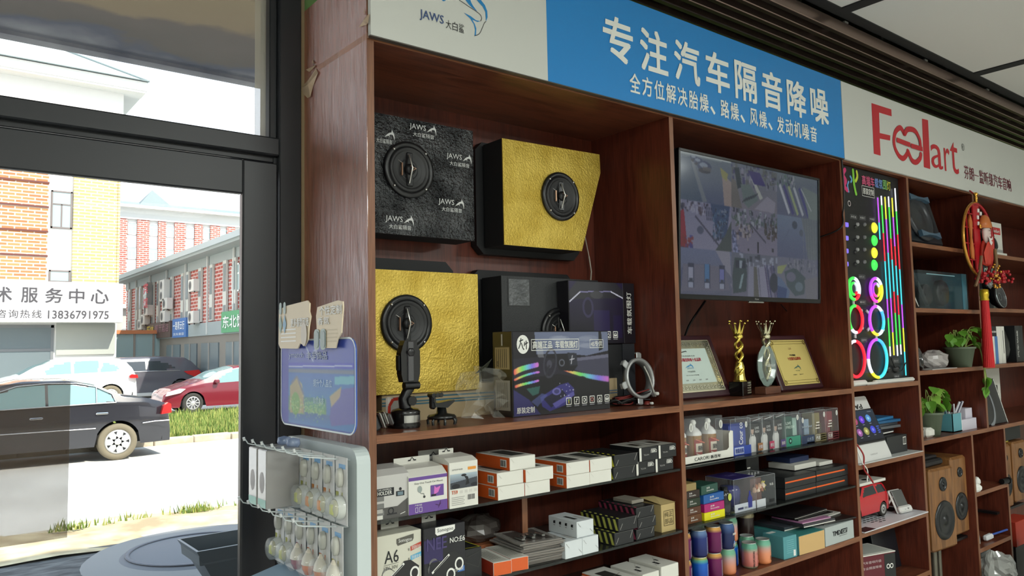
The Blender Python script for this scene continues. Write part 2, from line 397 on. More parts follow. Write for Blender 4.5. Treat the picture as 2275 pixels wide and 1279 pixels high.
# window wall frames at Y 0.42
FY0, FY1 = 0.40, 0.50
w = MB()
w.box(0.868, 0.936, FY0 - .004, FY1, FZ, 2.62, FRAMEM, .003); w.box(0.845, 0.870, FY0 + .02, FY1, 2.06, 2.60, FRAMEM, .004)
w.box(-1.30, 0.87, FY0, FY1, 2.032, 2.086, FRAMEM, .004); w.box(-1.30, 0.868, FY0 + .025, FY1, 2.015, 2.036, FRAMEM, .002)
w.box(-1.30, 0.87, FY0, FY1, 2.58, 2.62, FRAMEM, .004); w.box(-1.36, -1.28, FY0, FY1, FZ, 2.62, FRAMEM, .004)
w.box(-2.62, -2.56, FY0, FY1, FZ, 2.62, FRAMEM, .004); w.box(-2.6, -1.3, FY0, FY1, 2.03, 2.09, FRAMEM, .004); w.box(-2.6, -1.3, FY0, FY1, 2.56, 2.62, FRAMEM, .004)
w.box(-2.6, -1.3, FY0, FY1, FZ, .05, FRAMEM, .004)
wo = structure(w, 'window_1')
PANE = mat((16, 20, 20), 0.02, alpha=0.06, key='window pane', spec=0.35)
REFL_SHEET = mat((66, 50, 34), 0.06, alpha=0.46, key='dark reflection sheet', spec=0.5)  # brown see-through colour standing in for a dark reflection
MB().box(-1.28, 0.846, 0.455, 0.461, 2.086, 2.58, PANE).build('pane', wo)
MB().box(-2.56, -1.36, 0.455, 0.461, .05, 2.56, PANE).build('pane', wo)
MB().box(0.812, 0.846, 0.450, 0.4535, 2.086, 2.58, mat((205, 200, 185), 0.6, alpha=0.42, key='frosted tape')).build('sealing_strip', wo)
d = MB()
d.box(0.756, 0.858, FY0 - .012, FY0 + .012, FZ, 2.005, FRAMEM, .004); d.box(-1.26, 0.757, FY0 - .0118, FY0 + .012, 1.904, 2.0048, FRAMEM, .004)
d.box(-1.28, -1.18, FY0 - .012, FY0 + .012, FZ, 2.005, FRAMEM, .004); d.box(-1.2, .8, FY0 - .012, FY0 + .012, FZ, .12, FRAMEM, .004)
d.box(-.26, -.16, FY0 - .012, FY0 + .012, FZ, 2.005, FRAMEM, .004); d.box(0.858, 0.870, FY0 + .02, FY1, FZ, 2.03, mat((24, 26, 32), .4))
d.box(0.7548, 0.757, FY0 - .008, FY0 + .01, .12, 1.904, mat((70, 66, 64), .3, .5)); d.box(.756, .872, FY0 + .03, FY1, 1.99, 2.04, FRAMEM)
do = structure(d, 'door_1')
MB().box(-.16, 0.756, 0.398, 0.402, .12, 1.904, PANE).build('pane', do)
MB().box(-1.18, -.26, 0.398, 0.402, .12, 1.904, PANE).build('pane', do)
_a = aty(157, 848, .394); _b2 = aty(152, 1193, .394)
MB().box(-.15, _a.x, 0.3940, 0.3955, _b2.z, _a.z, REFL_SHEET).build('reflection_sheet', do)  # added sheet in place of the dark reflection in the door glass

# ceiling: pale tiles in a black grid, dark open slats along the wall
for i, (x0, x1) in enumerate(((-3.4, -1.05), (-1.0, .35), (.40, 1.76), (1.81, 3.19), (3.24, 4.58), (4.64, 5.98), (6.04, 7.4))):
    for j in range(5):
        y1 = -0.15 - j * 1.38; y0 = y1 - 1.33
        if -7.4 < y0: structure(MB().box(x0, x1, y0, y1, CZ, CZ + .02, CEILP), 'ceiling')
g = MB()
for x in (-3.45, -1.025, .375, 1.785, 3.215, 4.61, 6.01, 7.43): g.box(x - .035, x + .035, -7.4, -.15, CZ - .006, CZ + .03, CEILB)
for j in range(6): g.box(-4, 9, -0.15 - j * 1.38, -.10 - j * 1.38, CZ - .006, CZ + .03, CEILB)
structure(g, 'trim_3')
for y in (-.085, -.02, .045, .11, .175, .24):
    o = MB().box(.6, 9, y - .014, y + .012, CZ - .075, CZ - .02, SLAT, .003).build('ceiling_slat')
    o['kind'] = 'structure'; o.name = 'trim_4'
h = MB()
for x in (1.7, 2.5, 3.3, 4.1, 4.9, 5.7): h.box(x, x + .03, -.1, .36, CZ - .02, CZ - .012, mat((150, 150, 145), .4, .6)); h.cyl((x + .015, .12, CZ - .02), (x + .015, .12, 3.3), .006, mat((150, 150, 145), .4, .6))
structure(h, 'trim_5')

# ------------------------------------------------------------------ the cabinets
T = 0.022
SH = 1.2286                     # main shelf top
BT = 2.276                      # underside of the top panel
XD0, XD1, XD2, XD3, XD4, XD5 = 0.950, 2.175, 3.372, 4.030, 4.848, 7.2
D = 0.405                       # cabinet depth
SMOKE = mat((46, 52, 50), 0.08, alpha=0.55, key='smoked glass shelf', spec=.6)
def upright(x, z0=FZ, z1=2.5, t=T, w=WOODV, y1=D):
    m = MB(); m.box(x, x + t, 0.001, y1, z0, z1, w); m.box(x, x + t, 0, .001, z0, z1, EDGEV); return m
def board(x0, x1, z1, t=T, y1=D, y0=0.0):
    m = MB(); m.box(x0, x1, y0 + .001, y1, z1 - t, z1, WOODX); m.box(x0, x1, y0, y0 + .001, z1 - t, z1, EDGEX); return m
def cabinet(label, x0, x1, right=True):
    t = thing('display_cabinet', label, 'cabinet', (x0, 0, FZ), 0, 'mahogany display cabinets along the wall')
    return t
def part(mb, name, t, **p):
    mb.T = Matrix.Identity(4)
    o = mb.build(name, t, **p); o.location = -Vector(t.location) if t.rotation_euler.z == 0 else o.location
    return o
cab1 = cabinet('tall red-brown cabinet bay next to the glass door holding the gold-faced speaker boards', XD0, XD1)
p = upright(XD0, z1=2.5, t=.0205); p.box(XD0 - .0012, XD0, .0005, D, FZ, 2.5, PANELW); part(p, 'side_panel', cab1)
part(upright(XD1), 'side_panel', cab1)
part(MB().box(XD0 + .02, XD1, D, D + .012, FZ, 2.5, WOODV), 'back_panel', cab1)
part(board(XD0 + .02, XD1, BT + T), 'top_panel', cab1)
part(board(XD0 + .02, XD1, SH), 'shelf', cab1)
part(board(XD0 + .02, XD1, .37), 'shelf', cab1)
GS1, GS2 = 1.009, 0.796
for z in (GS1, GS2): part(MB().box(XD0 + .022, XD1 - .002, 0.004, D - .01, z - .008, z, SMOKE), 'glass_shelf', cab1)
part(MB().box(XD0 + .022, XD1 - .002, 0.004, D - .01, .60 - .008, .60, SMOKE), 'glass_shelf', cab1)
cab2 = cabinet('tall red-brown cabinet bay behind the surveillance screen and trophies', XD1 + T, XD2)
part(upright(XD2), 'side_panel', cab2)
part(MB().box(XD1 + T, XD2, D, D + .012, FZ, 2.5, WOODV), 'back_panel', cab2)
part(board(XD1 + T, XD2, BT + T), 'top_panel', cab2)
part(board(XD1 + T, XD2, SH + .002), 'shelf', cab2)
CS2 = 0.578
part(board(XD1 + T, XD2, CS2), 'shelf', cab2)
GB1, GB2 = 1.010, 0.800
for z in (GB1, GB2): part(MB().box(XD1 + T + .002, XD2 - .002, 0.004, D - .01, z - .008, z, SMOKE), 'glass_shelf', cab2)
cab3 = cabinet('narrow red-brown cabinet bay holding the glowing light display board', XD2 + T, XD3)
part(upright(XD3), 'side_panel', cab3)
part(MB().box(XD2 + T, XD3, D, D + .012, FZ, 2.5, WOODV), 'back_panel', cab3)
part(board(XD2 + T, XD3, BT + T), 'top_panel', cab3)
S3 = (1.237, 0.886, 0.587)
for z in S3: part(board(XD2 + T, XD3, z), 'shelf', cab3)
part(board(XD2 + T, XD3, .17), 'shelf', cab3)
def cabz(label, x, z): return thing('display_cabinet', label, 'cabinet', (x, 0, z), 0, 'mahogany display cabinets along the wall')
cab4 = cabz('red-brown cabinet bay with the two potted trailing plants', XD3 + T, .914)
part(upright(XD4, z0=.936, z1=2.5), 'side_panel', cab4)
part(MB().box(XD3 + T, XD4 + T, D, D + .012, .914, 2.5, WOODV), 'back_panel', cab4)
part(board(XD3 + T, XD4, BT + T), 'top_panel', cab4)
S4 = (1.945, 1.605, 1.285, 0.935)
for z in S4[:3]: part(board(XD3 + T, XD4, z), 'shelf', cab4)
part(board(XD3 + T, XD4 + T, S4[3]), 'shelf', cab4)
cab5 = cabz('rightmost red-brown cabinet bay with stacked boxes behind the red hanging ornament', XD4 + T, .914)
part(upright(XD5, z0=.914), 'side_panel', cab5)
part(MB().box(XD4 + T, XD5, D, D + .012, .914, 2.5, WOODV), 'back_panel', cab5)
part(board(XD4 + T, XD5, BT + T), 'top_panel', cab5)
S5 = (1.945, 1.618, 1.288, 0.935)
for z in S5: part(board(XD4 + T, XD5, z), 'shelf', cab5)
cab6 = cabz('low red-brown cabinet with an open loudspeaker niche and small cells', XD3 + T, FZ)
part(upright(4.622, z0=FZ, z1=.913, y1=.25), 'side_panel', cab6); part(upright(5.078, z0=FZ, z1=.913), 'side_panel', cab6)
part(MB().box(XD3 + T, XD5, D, D + .012, FZ, .913, WOODV), 'back_panel', cab6)
for z in (.60, .30): part(board(4.644, 5.078, z), 'shelf', cab6)

# ------------------------------------------------------------------ sign boards over the cabinets
SIGNW = mat((206, 208, 202), 0.4, key='sign vinyl'); SIGNB = mat((30, 132, 205), 0.4, key='blue sign vinyl')
LETW = mat((236, 238, 232), 0.45); REDL = mat((190, 32, 44), 0.45); NAVY = mat((52, 78, 130), .5); INK = mat((22, 24, 28), .5); SKY = mat((26, 128, 190), .5)
ZB, ZT = 2.283, 2.653
t = thing('sign_board', 'long banner board, white with a fish emblem at left, blue with white writing', 'sign', (XD0, 0, ZB))
b = MB(); b.box(0.952, 1.576, -.018, -.002, ZB, ZT, SIGNW, .001); b.box(1.576, 3.386, -.018, -.002, ZB, ZT, SIGNB, .001)
b.box(.95, 3.386, -.019, -.002, ZB - .003, ZB, mat((90, 84, 78), .4, .5)); part(b, 'board', t)
FS = Ffront(0, -.018, 0)
def fill(mb, F, s, P0, P1, m, bold=0, **k):
    "text between two photo corners (lower left, upper right) on the plane of F"
    mb.text(F, s, P0[0], P0[1], P1[0], P1[1], m, bold, **k)
def sz(px, py): q = aty(px, py, -.018); return (q.x, q.z)
b = MB()
big = '专注汽车隔音降噪'
x0 = sz(1331, 100)[0]; x1 = sz(1843, 225)[0]; z0 = sz(1331, 118)[1]; z1 = sz(1331, 38)[1]
bp_ = (x1 - x0) / 8.0
for i, c in enumerate(big):
    b.text(FS, c, x0 + i * bp_ + .018, z0 - .012, x0 + (i + 1) * bp_ - .018, z0 + .146, LETW, .034, res=3)
sm = '全方位解决胎燥、路燥、风燥、发动机噪音'
x0 = sz(1396, 185)[0]; x1 = sz(1815, 295)[0]; z0 = sz(1396, 203)[1]; bp_ = (x1 - x0) / len(sm)
for i, c in enumerate(sm):
    if c == '、': b.line(FS, [(x0 + (i + .15) * bp_, z0 + .028), (x0 + (i + .5) * bp_, z0 + .004)], .012, LETW)
    else: b.text(FS, c, x0 + i * bp_ + .005, z0, x0 + (i + 1) * bp_ - .005, z0 + .070, LETW, .022)
part(b, 'lettering', t)
b = MB(); q0 = sz(932, 45); q1 = sz(986, 44)
xx = [sz(932, 40)[0], sz(985, 50)[0], sz(1033, 65)[0]]; zz = sz(935, 44)[1]
b.text(FS, 'JAWS', xx[0], zz - .002, xx[1], zz + .030, NAVY, -.005)
for i, c in enumerate('大白鲨'): w_ = (xx[2] - xx[1] - .008) / 3; b.text(FS, c, xx[1] + .008 + i * w_, zz - .004, xx[1] + .004 + (i + 1) * w_, zz + .022, INK, 0)
part(b, 'lettering', t, label='small blue latin and black characters beside the fish')
b = MB()
def pz(pts): return [sz(860 + x / 5.987, y / 5.987) for x, y in pts]
b.shape(FS, pz([(1190, 0), (1245, 0), (1300, 70), (1330, 150), (1335, 230), (1315, 285), (1310, 240), (1305, 160), (1270, 90), (1215, 30)]), SKY)
b.shape(FS, pz([(1040, 0), (1105, 0), (1120, 40), (1150, 90), (1200, 155), (1130, 105), (1080, 55)]), SKY)
b.shape(FS, pz([(1020, 170), (1110, 215), (1180, 270), (1240, 283), (1200, 293), (1130, 262), (1165, 320), (1185, 380), (1180, 470), (1160, 478), (1168, 400), (1150, 320), (1100, 245)]), SKY)
def curve2(P, n=6):
    out = []
    for i in range(len(P) - 1):
        p0 = P[max(0, i - 1)]; p1 = P[i]; p2 = P[i + 1]; p3 = P[min(len(P) - 1, i + 2)]
        for k in range(n):
            t_ = k / n; out.append(tuple(0.5 * ((2 * p1[j]) + (-p0[j] + p2[j]) * t_ + (2 * p0[j] - 5 * p1[j] + 4 * p2[j] - p3[j]) * t_ ** 2 + (-p0[j] + 3 * p1[j] - 3 * p2[j] + p3[j]) * t_ ** 3) for j in range(len(p1))))
    out.append(tuple(P[-1])); return out
part(b, 'emblem', t, label='blue leaping fish body'); b = MB()
b.line(FS, curve2(pz([(955, 0), (1080, 85), (1220, 180), (1255, 240), (1240, 283)])), .0018, INK)
b.line(FS, curve2(pz([(1160, 478), (1225, 450), (1265, 370), (1290, 310), (1315, 285)])), .0018, INK)
part(b, 'emblem', t, label='thin black outline of the fish'); b = MB()
b.shape(FS, pz([(722, 0), (745, 18), (770, 12), (780, 0)]), SKY)
part(b, 'emblem', t, label='small blue dot of the fish emblem')
t = thing('sign_board', 'white banner board with big red latin lettering at the right end', 'sign', (3.395, 0, ZB))
b = MB(); b.box(3.394, 6.3, -.016, -.002, ZB, ZT, SIGNW, .001); part(b, 'board', t)
FS2 = Ffront(0, -.016, 0); b = MB()
def s3(px, py): q = aty(px, py, -.016); return (q.x, q.z)
def z3(pts): return [s3(1400 + x / 2.6, y / 2.6) for x, y in pts]
b.shape(FS2, z3([(1393, 595), (1508, 632), (1510, 672), (1437, 650), (1441, 768), (1502, 782), (1501, 812), (1441, 800), (1446, 899), (1407, 888)]), REDL)
b.shape(FS2, z3([(1685, 685), (1720, 694), (1733, 977), (1696, 965)]), REDL)
# the two joined round letters
c1 = s3(1400 + 1565 / 2.6, 835 / 2.6); c2 = s3(1400 + 1632 / 2.6, 855 / 2.6)
def P2(x, y): return s3(1400 + x / 2.6, y / 2.6)
b.line(FS2, curve2([P2(1582, 775), P2(1560, 738), P2(1530, 765), P2(1523, 830), P2(1545, 890), P2(1575, 915), P2(1598, 890), P2(1602, 872)]), .028, REDL)
b.line(FS2, curve2([P2(1602, 872), P2(1625, 925), P2(1650, 937), P2(1672, 915), P2(1677, 890)]), .028, REDL, .0022)
b.line(FS2, curve2([P2(1582, 775), P2(1600, 748), P2(1640, 755), P2(1668, 805), P2(1675, 865)]), .028, REDL, .0034)
b.line(FS2, [P2(1535, 808), P2(1614, 838)], .025, REDL, .0046); b.line(FS2, [P2(1618, 842), P2(1684, 862)], .025, REDL, .0050)
q0 = P2(1740, 968); q1 = P2(1898, 1018); zb = q0[1]; L3 = ((1740, 1808, 'a', .16), (1815, 1850, 'r', .16), (1852, 1898, 't', .22))
for a_, c_, ch_, h_ in L3:
    xa = P2(a_, 950)[0]; xb = P2(c_, 990)[0]
    b.text(FS2, ch_, xa, zb + .004, xb, zb + .004 + h_ * .82, REDL, .0, res=4)
b.ring(FS2, *P2(1921, 850), .017, .020, INK); b.text(FS2, 'R', P2(1921, 850)[0] - .008, P2(1921, 850)[1] - .010, P2(1921, 850)[0] + .008, P2(1921, 850)[1] + .010, INK)
tt = '芬朗一监听级汽车音响'; xa = P2(1927, 1000)[0]; xb = P2(2200, 1080)[0]; za = P2(1927, 1030)[1]; w_ = (xb - xa) / len(tt)
for i, c in enumerate(tt):
    if c == '一': b.line(FS2, [(xa + i * w_ + .004, za + .038), (xa + (i + 1) * w_ - .004, za + .038)], .005, mat((120, 44, 60), .5))
    else: b.text(FS2, c, xa + i * w_ + .004, za, xa + (i + 1) * w_ - .004, za + .078, mat((120, 44, 60), .5), .004)
part(b, 'lettering', t)
# packing tape on the end panel
TP = mat((222, 168, 140), 0.25, alpha=0.40, key='clear packing tape')
FX = Fleft(XD0 - .0013, 0, 0)
def pl(px, py): q = atx(px, py, XD0 - .0013); return (-q.y, q.z)
b = MB(); b.shape(FX, [pl(704, 147), pl(709, 156), pl(820, 84), pl(817, 72)], TP, .0006)
TP2 = mat((214, 188, 158), 0.35, alpha=0.85, key='curled tape end')
def crum(pts, d=.006):
    n = len(pts); r = random.Random(3); P = [pl(*q) for q in pts]; cx = sum(q[0] for q in P) / n; cy = sum(q[1] for q in P) / n
    vs = [(u, v, .001 + (i % 2) * d) for i, (u, v) in enumerate(P)] + [(cx, cy, d * 1.4)]
    b.add(vs, [(i, (i + 1) % n, n) for i in range(n)], TP2, T=FX)
crum([(703, 152), (711, 163), (697, 190), (694, 216), (684, 218), (669, 200), (674, 190), (690, 178)]); crum([(702, 144), (704, 149), (688, 160), (684, 156)]); crum([(696, 132), (702, 140), (697, 143)])
crum([(822, 30), (823, 52), (815, 55), (802, 62), (801, 59), (811, 52), (812, 38)]); crum([(811, 18), (813, 30), (810, 34)], .003)
tag(b.build('packing_tape'), 'strip of clear packing tape with curled peeling ends on the glossy cabinet side', 'tape')
# ------------------------------------------------------------------ outside
GZ = -0.46
def brickmat(name, c1, c2, mortar, axes, scale=1.0, bw=.24, bh=.075):
    m, nt, b, nd, L = nodemat(name)
    tc = nd('TexCoord'); sp = nd('SeparateXYZ'); cb = nd('CombineXYZ'); L(tc.outputs['Object'], sp.inputs[0])
    L(sp.outputs['XYZ'.index(axes[0])], cb.inputs[0]); L(sp.outputs['XYZ'.index(axes[1])], cb.inputs[1])
    br = nd('TexBrick'); L(cb.outputs[0], br.inputs[0]); br.inputs['Color1'].default_value = (*s2l(c1), 1); br.inputs['Color2'].default_value = (*s2l(c2), 1)
    br.inputs['Mortar'].default_value = (*s2l(mortar), 1); br.inputs['Scale'].default_value = scale
    br.inputs['Brick Width'].default_value = bw; br.inputs['Row Height'].default_value = bh; br.inputs['Mortar Size'].default_value = bh * .17; br.inputs['Bias'].default_value = .1
    L(br.outputs[0], b.inputs['Base Color']); b.inputs['Roughness'].default_value = .9
    return m
def noisemat(name, c1, c2, scale=3, rough=.9, detail=6, bump=0.0, lo=.35, hi=.65, mapping=(1, 1, 1)):
    m, nt, b, nd, L = nodemat(name)
    tc = nd('TexCoord'); mp = nd('Mapping'); mp.inputs['Scale'].default_value = mapping; n = nd('TexNoise'); n.inputs['Scale'].default_value = scale; n.inputs['Detail'].default_value = detail
    cr = nd('ValToRGB'); cr.color_ramp.elements[0].position = lo; cr.color_ramp.elements[1].position = hi
    cr.color_ramp.elements[0].color = (*s2l(c1), 1); cr.color_ramp.elements[1].color = (*s2l(c2), 1)
    L(tc.outputs['Object'], mp.inputs[0]); L(mp.outputs[0], n.inputs[0]); L(n.outputs[0], cr.inputs[0]); L(cr.outputs[0], b.inputs['Base Color']); b.inputs['Roughness'].default_value = rough
    if bump:
        bp = nd('Bump'); bp.inputs['Strength'].default_value = bump; bp.inputs['Distance'].default_value = .03; L(n.outputs[0], bp.inputs['Height']); L(bp.outputs[0], b.inputs['Normal'])
    return m
BRW = brickmat('tan brick', (176, 104, 70), (196, 134, 88), (214, 204, 184), 'XZ', 1, .52, .155)
BRP = brickmat('pale brick', (188, 160, 104), (204, 178, 120), (214, 208, 190), 'XZ', 1, .52, .155)
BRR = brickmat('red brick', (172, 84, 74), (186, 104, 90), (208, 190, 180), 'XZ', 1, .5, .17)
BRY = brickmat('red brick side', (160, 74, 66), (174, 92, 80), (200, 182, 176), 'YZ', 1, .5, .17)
CONC = noisemat('sunlit concrete road', (200, 198, 190), (216, 214, 206), 1.2); CONC2 = noisemat('kerb stone', (168, 156, 136), (190, 180, 160), 4)
DIRT = noisemat('dry dirt', (150, 134, 104), (196, 184, 150), 3, bump=.5)
PAVE = noisemat('rough paving', (62, 62, 62), (104, 104, 102), 4.5, bump=.9, mapping=(1, 2.2, 1))
RENDW = mat((222, 222, 218), .8); GREYR = mat((158, 166, 164), .8); ROOFG = mat((120, 132, 132), .7); GLS = mat((158, 180, 180), .3, key='window glass'); GLD = mat((104, 116, 120), .3, key='dark window glass')
GRN1 = mat((98, 122, 52), .9); GRN2 = mat((150, 156, 84), .9)

def mound(x0, x1, y0, y1, nx, ny, z, amp, m, seed=1):
    r = random.Random(seed); vs = []; fs = []
    for j in range(ny + 1):
        for i in range(nx + 1):
            x = x0 + (x1 - x0) * i / nx; y = y0 + (y1 - y0) * j / ny
            vs.append((x, y, z + amp * noise.noise(Vector((x * 1.3 + seed, y * 1.3, 0)))))
    for j in range(ny):
        for i in range(nx):
            a = j * (nx + 1) + i; fs.append((a, a + 1, a + nx + 2, a + nx + 1))
    return MB().add(vs, fs, m, smooth=True)
structure(MB().box(-60, 90, .5, 140, GZ - .3, GZ - .03, mat((176, 174, 168), .9)), 'ground')
structure(MB().box(-40, 60, 8.2, 15.6, GZ - .06, GZ, CONC), 'road')
structure(MB().box(-40, 60, 23.2, 60, GZ - .06, GZ - .005, CONC), 'parking_ground')
k = MB()
for i in range(14): k.box(1.0 + i * .8, 1.79 + i * .8, 15.6 + .02 * (i % 2), 15.85, GZ - .06, GZ + .13 + .006 * (i % 3), CONC2, .02)
structure(k, 'kerb')
dm = mound(-3, 14, 6.75, 8.35, 60, 14, GZ + .0, .05, DIRT); structure(dm, 'dirt_strip')
structure(mound(-6, 16, .5, 7.0, 60, 20, GZ - .005, .02, PAVE, 4), 'forecourt_paving')
structure(MB().box(0, 18, 15.85, 23.2, GZ - .06, GZ + .08, noisemat('soil', (104, 110, 56), (134, 140, 76), 4)), 'planting_bed')
def blades(name, label, n, fx, h, w=.02, seed=2, mats=(GRN1, GRN2)):
    r = random.Random(seed); mb = MB(); V = [[], []]; F = [[], []]
    for i in range(n):
        x, y, z = fx(r); a = r.uniform(0, 2 * pi); hh = h * r.uniform(.5, 1.2); k = r.randrange(2); b = len(V[k]); lx, ly = r.uniform(-.35, .35) * hh, r.uniform(-.35, .35) * hh
        V[k] += [(x - w * cos(a), y - w * sin(a), z), (x + w * cos(a), y + w * sin(a), z), (x + lx, y + ly, z + hh)]; F[k].append((b, b + 1, b + 2))
    for k in (0, 1): mb.add(V[k], F[k], mats[k])
    o = mb.build(name, kind='stuff'); return tag(o, label, 'grass')
blades('grass', 'green grass growing behind the kerb in front of the red car', 12000, lambda r: (r.uniform(3.2, 11), 15.95 + 6.8 * r.random() ** 1.6, GZ + .08), .20, .022)
blades('weeds', 'low green weeds in a clump and scattered along the near edge of the pale road', 260, lambda r: (lambda a: (a, 8.0 + .25 * r.random() ** 2, GZ))(1.3 + 2.4 * r.random() if r.random() < .35 else r.choice((1.55, 2.82, 2.9)) + r.gauss(0, .09)), .10, .012, 5)
t = MB(); Q = Vector((2.30, 6.02, GZ + .03))
t.lathe([(0, .02), (.62, .02), (.68, 0), (.72, -.04)], mat((104, 106, 110), .7), Matrix.Translation(Q) @ Matrix.Diagonal((1, 1, 1, 1)), 40)
t.lathe([(.60, .022), (.60, .03), (.64, .03), (.64, .022)], mat((96, 98, 104), .6), Matrix.Translation(Q), 40)
for i in range(3): t.box(Q.x - .1, Q.x + .1, Q.y - .12 + i * .08, Q.y - .09 + i * .08, Q.z + .02, Q.z + .028, mat((92, 94, 98), .6))
tag(t.build('manhole_cover'), 'round grey manhole cover in the shaded paving outside the door', 'manhole cover')
structure(MB().lathe([(0, .0), (1.05, .0), (1.12, -.05)], mat((128, 128, 126), .8), Matrix.Translation(Q + Vector((0.1, 0, -.005))), 40), 'concrete_ring')
# tapered grey planter outside the door
pt = thing('planter_box', 'dark grey tapered planter box standing outside the door', 'planter', (1.75, 4.15, GZ))
b = MB(); a0 = [(-.02, -.02), (1.2, -.02), (1.2, .5), (-.02, .5)]; a1 = [(.25, .12), (.95, .12), (.95, .38), (.25, .38)]; PG = mat((98, 104, 106), .35, .3)
vs = [(x, y, .47) for x, y in a0] + [(x, y, 0) for x, y in a1] + [(x + (.02 if x < .5 else -.02), y + (.02 if y < .2 else -.02), .47) for x, y in a0] + [(x + (.03 if x < .5 else -.03), y + (.03 if y < .2 else -.03), .36) for x, y in a0]
b.add(vs, [(4 + i, 4 + (i + 1) % 4, (i + 1) % 4, i) for i in range(4)] + [(i, (i + 1) % 4, 8 + (i + 1) % 4, 8 + i) for i in range(4)] + [(8 + i, 8 + (i + 1) % 4, 12 + (i + 1) % 4, 12 + i) for i in range(4)] + [(7, 6, 5, 4)], PG)
b.build('shell', pt)
MB().box(.02, 1.15, .02, .45, .355, .365, mat((70, 78, 76), .9)).build('soil_bed', pt)

# --- cars
def interp(K, x):
    if x <= K[0][0]: return K[0][1]
    for a, b in zip(K[:-1], K[1:]):
        if x <= b[0]:
            t = (x - a[0]) / max(1e-9, b[0] - a[0]); t = t * t * (3 - 2 * t) * .5 + t * .5
            return a[1] + (b[1] - a[1]) * t
    return K[-1][1]
def inpoly(x, z, P):
    c = False
    for i in range(len(P)):
        (xa, za), (xb, zb) = P[i], P[(i + 1) % len(P)]
        if (za > z) != (zb > z) and x < (xb - xa) * (z - za) / (zb - za) + xa: c = not c
    return c
def carcolour(rgb, rough=.22, metal=.0): return mat(rgb, rough, metal, coat=.6, key='car paint')
GLC = mat((120, 150, 150), .06, key='car glass', spec=.8); GLCD = mat((44, 50, 54), .07, key='dark car glass', spec=.8); TYRE = mat((112, 104, 86), .9, key='dusty tyre'); TYRED = mat((52, 50, 46), .9, key='tyre')
RED = mat((190, 30, 30), .25, coat=.5); ALLOY = mat((196, 196, 194), .35, .6); ARCH = mat((20, 20, 20), .8)
def car(name, label, cat, loc, rz, L, Wd, top, belt, sill, wheels, wr, paint, wins, glass, chrome=None, lights=(), trims=(), handles=(), mirror=None, scale=1.0, group=None, spokes=9, tyre=TYRE, step=.045, rim=ALLOY, glassx=None):
    t = thing(name, label, cat, loc, rz, group); S = Matrix.Scale(scale, 4)
    n = int(L / step); xs = [L * i / n for i in range(n + 1)]
    NL, NG = 7, 7; b = MB(S); V = []; 
    for x in xs:
        zt = interp(top, x); zbel = min(interp(belt, x), zt - .015); zl = sill
        for wx in wheels:
            d = abs(x - wx)
            if d < wr * 1.16: zl = max(zl, wr + sqrt(max(0, (wr * 1.16) ** 2 - d * d)) - .0)
        e = abs(x - L / 2) / (L / 2); hw = Wd / 2 * (1 - .17 * e ** 7); sec = []
        for k in range(NL + 1):
            q = k / NL; z = zl + (zbel - zl) * q; zz = (z - sill) / (zbel - sill + 1e-6)
            sec.append((hw * (1 - .035 * (1 - zz) ** 2 - .028 * zz ** 4), z))
        for k in range(1, NG + 1):
            q = k / NG; z = zbel + (zt - zbel) * q * .96; sec.append((hw * .972 - .42 * (z - zbel), z))
        ye = sec[-1][0]
        sec.append((ye * .9, zt - .012)); sec.append((ye * .5, zt + .012)); sec.append((0, zt + .02))
        V += [(x, -y, z) for y, z in sec] + [(x, y, z) for y, z in reversed(sec[:-1])]
    m = (NL + NG + 4) * 2 - 1
    Fp, Fg = [], []
    for i in range(n):
        xm = (xs[i] + xs[i + 1]) / 2
        for k in range(m - 1):
            f = (i * m + k, i * m + k + 1, (i + 1) * m + k + 1, (i + 1) * m + k)
            c = sum((V[q][2] for q in f)) / 4; cy = sum((V[q][1] for q in f)) / 4
            side = NL <= k < NL + NG or m - 2 - NL - NG < k <= m - 2 - NL
            slope = abs(interp(top, xs[i + 1]) - interp(top, xs[i])) / (xs[i + 1] - xs[i])
            isg = side and any(inpoly(xm, c, P) for P in wins)
            if glassx and not side and NL + NG <= k < m - 1 - NL - NG and any(a < xm < b_ for a, b_ in glassx): isg = True
            (Fg if isg else Fp).append(f)
    b.add(V, Fp, paint, smooth=True); b.add(V, Fg, glass, smooth=True)
    b.add([V[k] for k in range(m)], [tuple(range(m - 1, -1, -1))], paint); b.add([V[n * m + k] for k in range(m)], [tuple(range(m))], paint)
    b.box(.15, L - .15, -Wd / 2 + .12, Wd / 2 - .12, sill + .03, sill + .2, ARCH)
    b.build('body', t)
    for wx in wheels:
        for s in (-1, 1):
            F = Matrix.Translation((wx, s * (Wd / 2 - .02), wr)) @ Matrix.Rotation(s * -pi / 2, 4, 'X')
            w = MB(S); w.lathe([(wr * .66, -.2), (wr * .97, -.2), (wr, -.17), (wr, -.03), (wr * .96, 0), (wr * .69, .005), (wr * .66, -.015)], tyre, F, 28); wo_ = w.build('wheel', t)
            w = MB(S); w.lathe([(wr * .66, -.01), (wr * .62, -.03), (wr * .2, -.012), (0, -.01)], mat((70, 70, 72), .5), F, 28)
            w.lathe([(wr * .57, .0), (wr * .67, -.002), (wr * .67, -.02)], rim, F, 28)
            for k in range(spokes):
                a = 2 * pi * k / spokes; R = F @ Matrix.Rotation(a, 4, 'Z')
                w.box(wr * .1, wr * .63, -wr * (.17 if spokes < 10 else .05), wr * (.17 if spokes < 10 else .05), -.02, .003, rim, .008, T=R)
            w.lathe([(0, .008), (wr * .17, .006), (wr * .2, -.01)], rim, F, 16); w.build('rim', wo_)
    if chrome:
        for P in chrome:
            w = MB(S)
            for s in (-1, 1):
                pts = []
                for x, z in P:
                    zb = interp(belt, x); y = Wd / 2 * .985 if z <= zb + .01 else Wd / 2 * .985 - .42 * (z - zb)
                    pts.append((x, s * (y + .004), z))
                w.tube(pts, .011, CHROME, 6)
            w.build('chrome_strip', t)
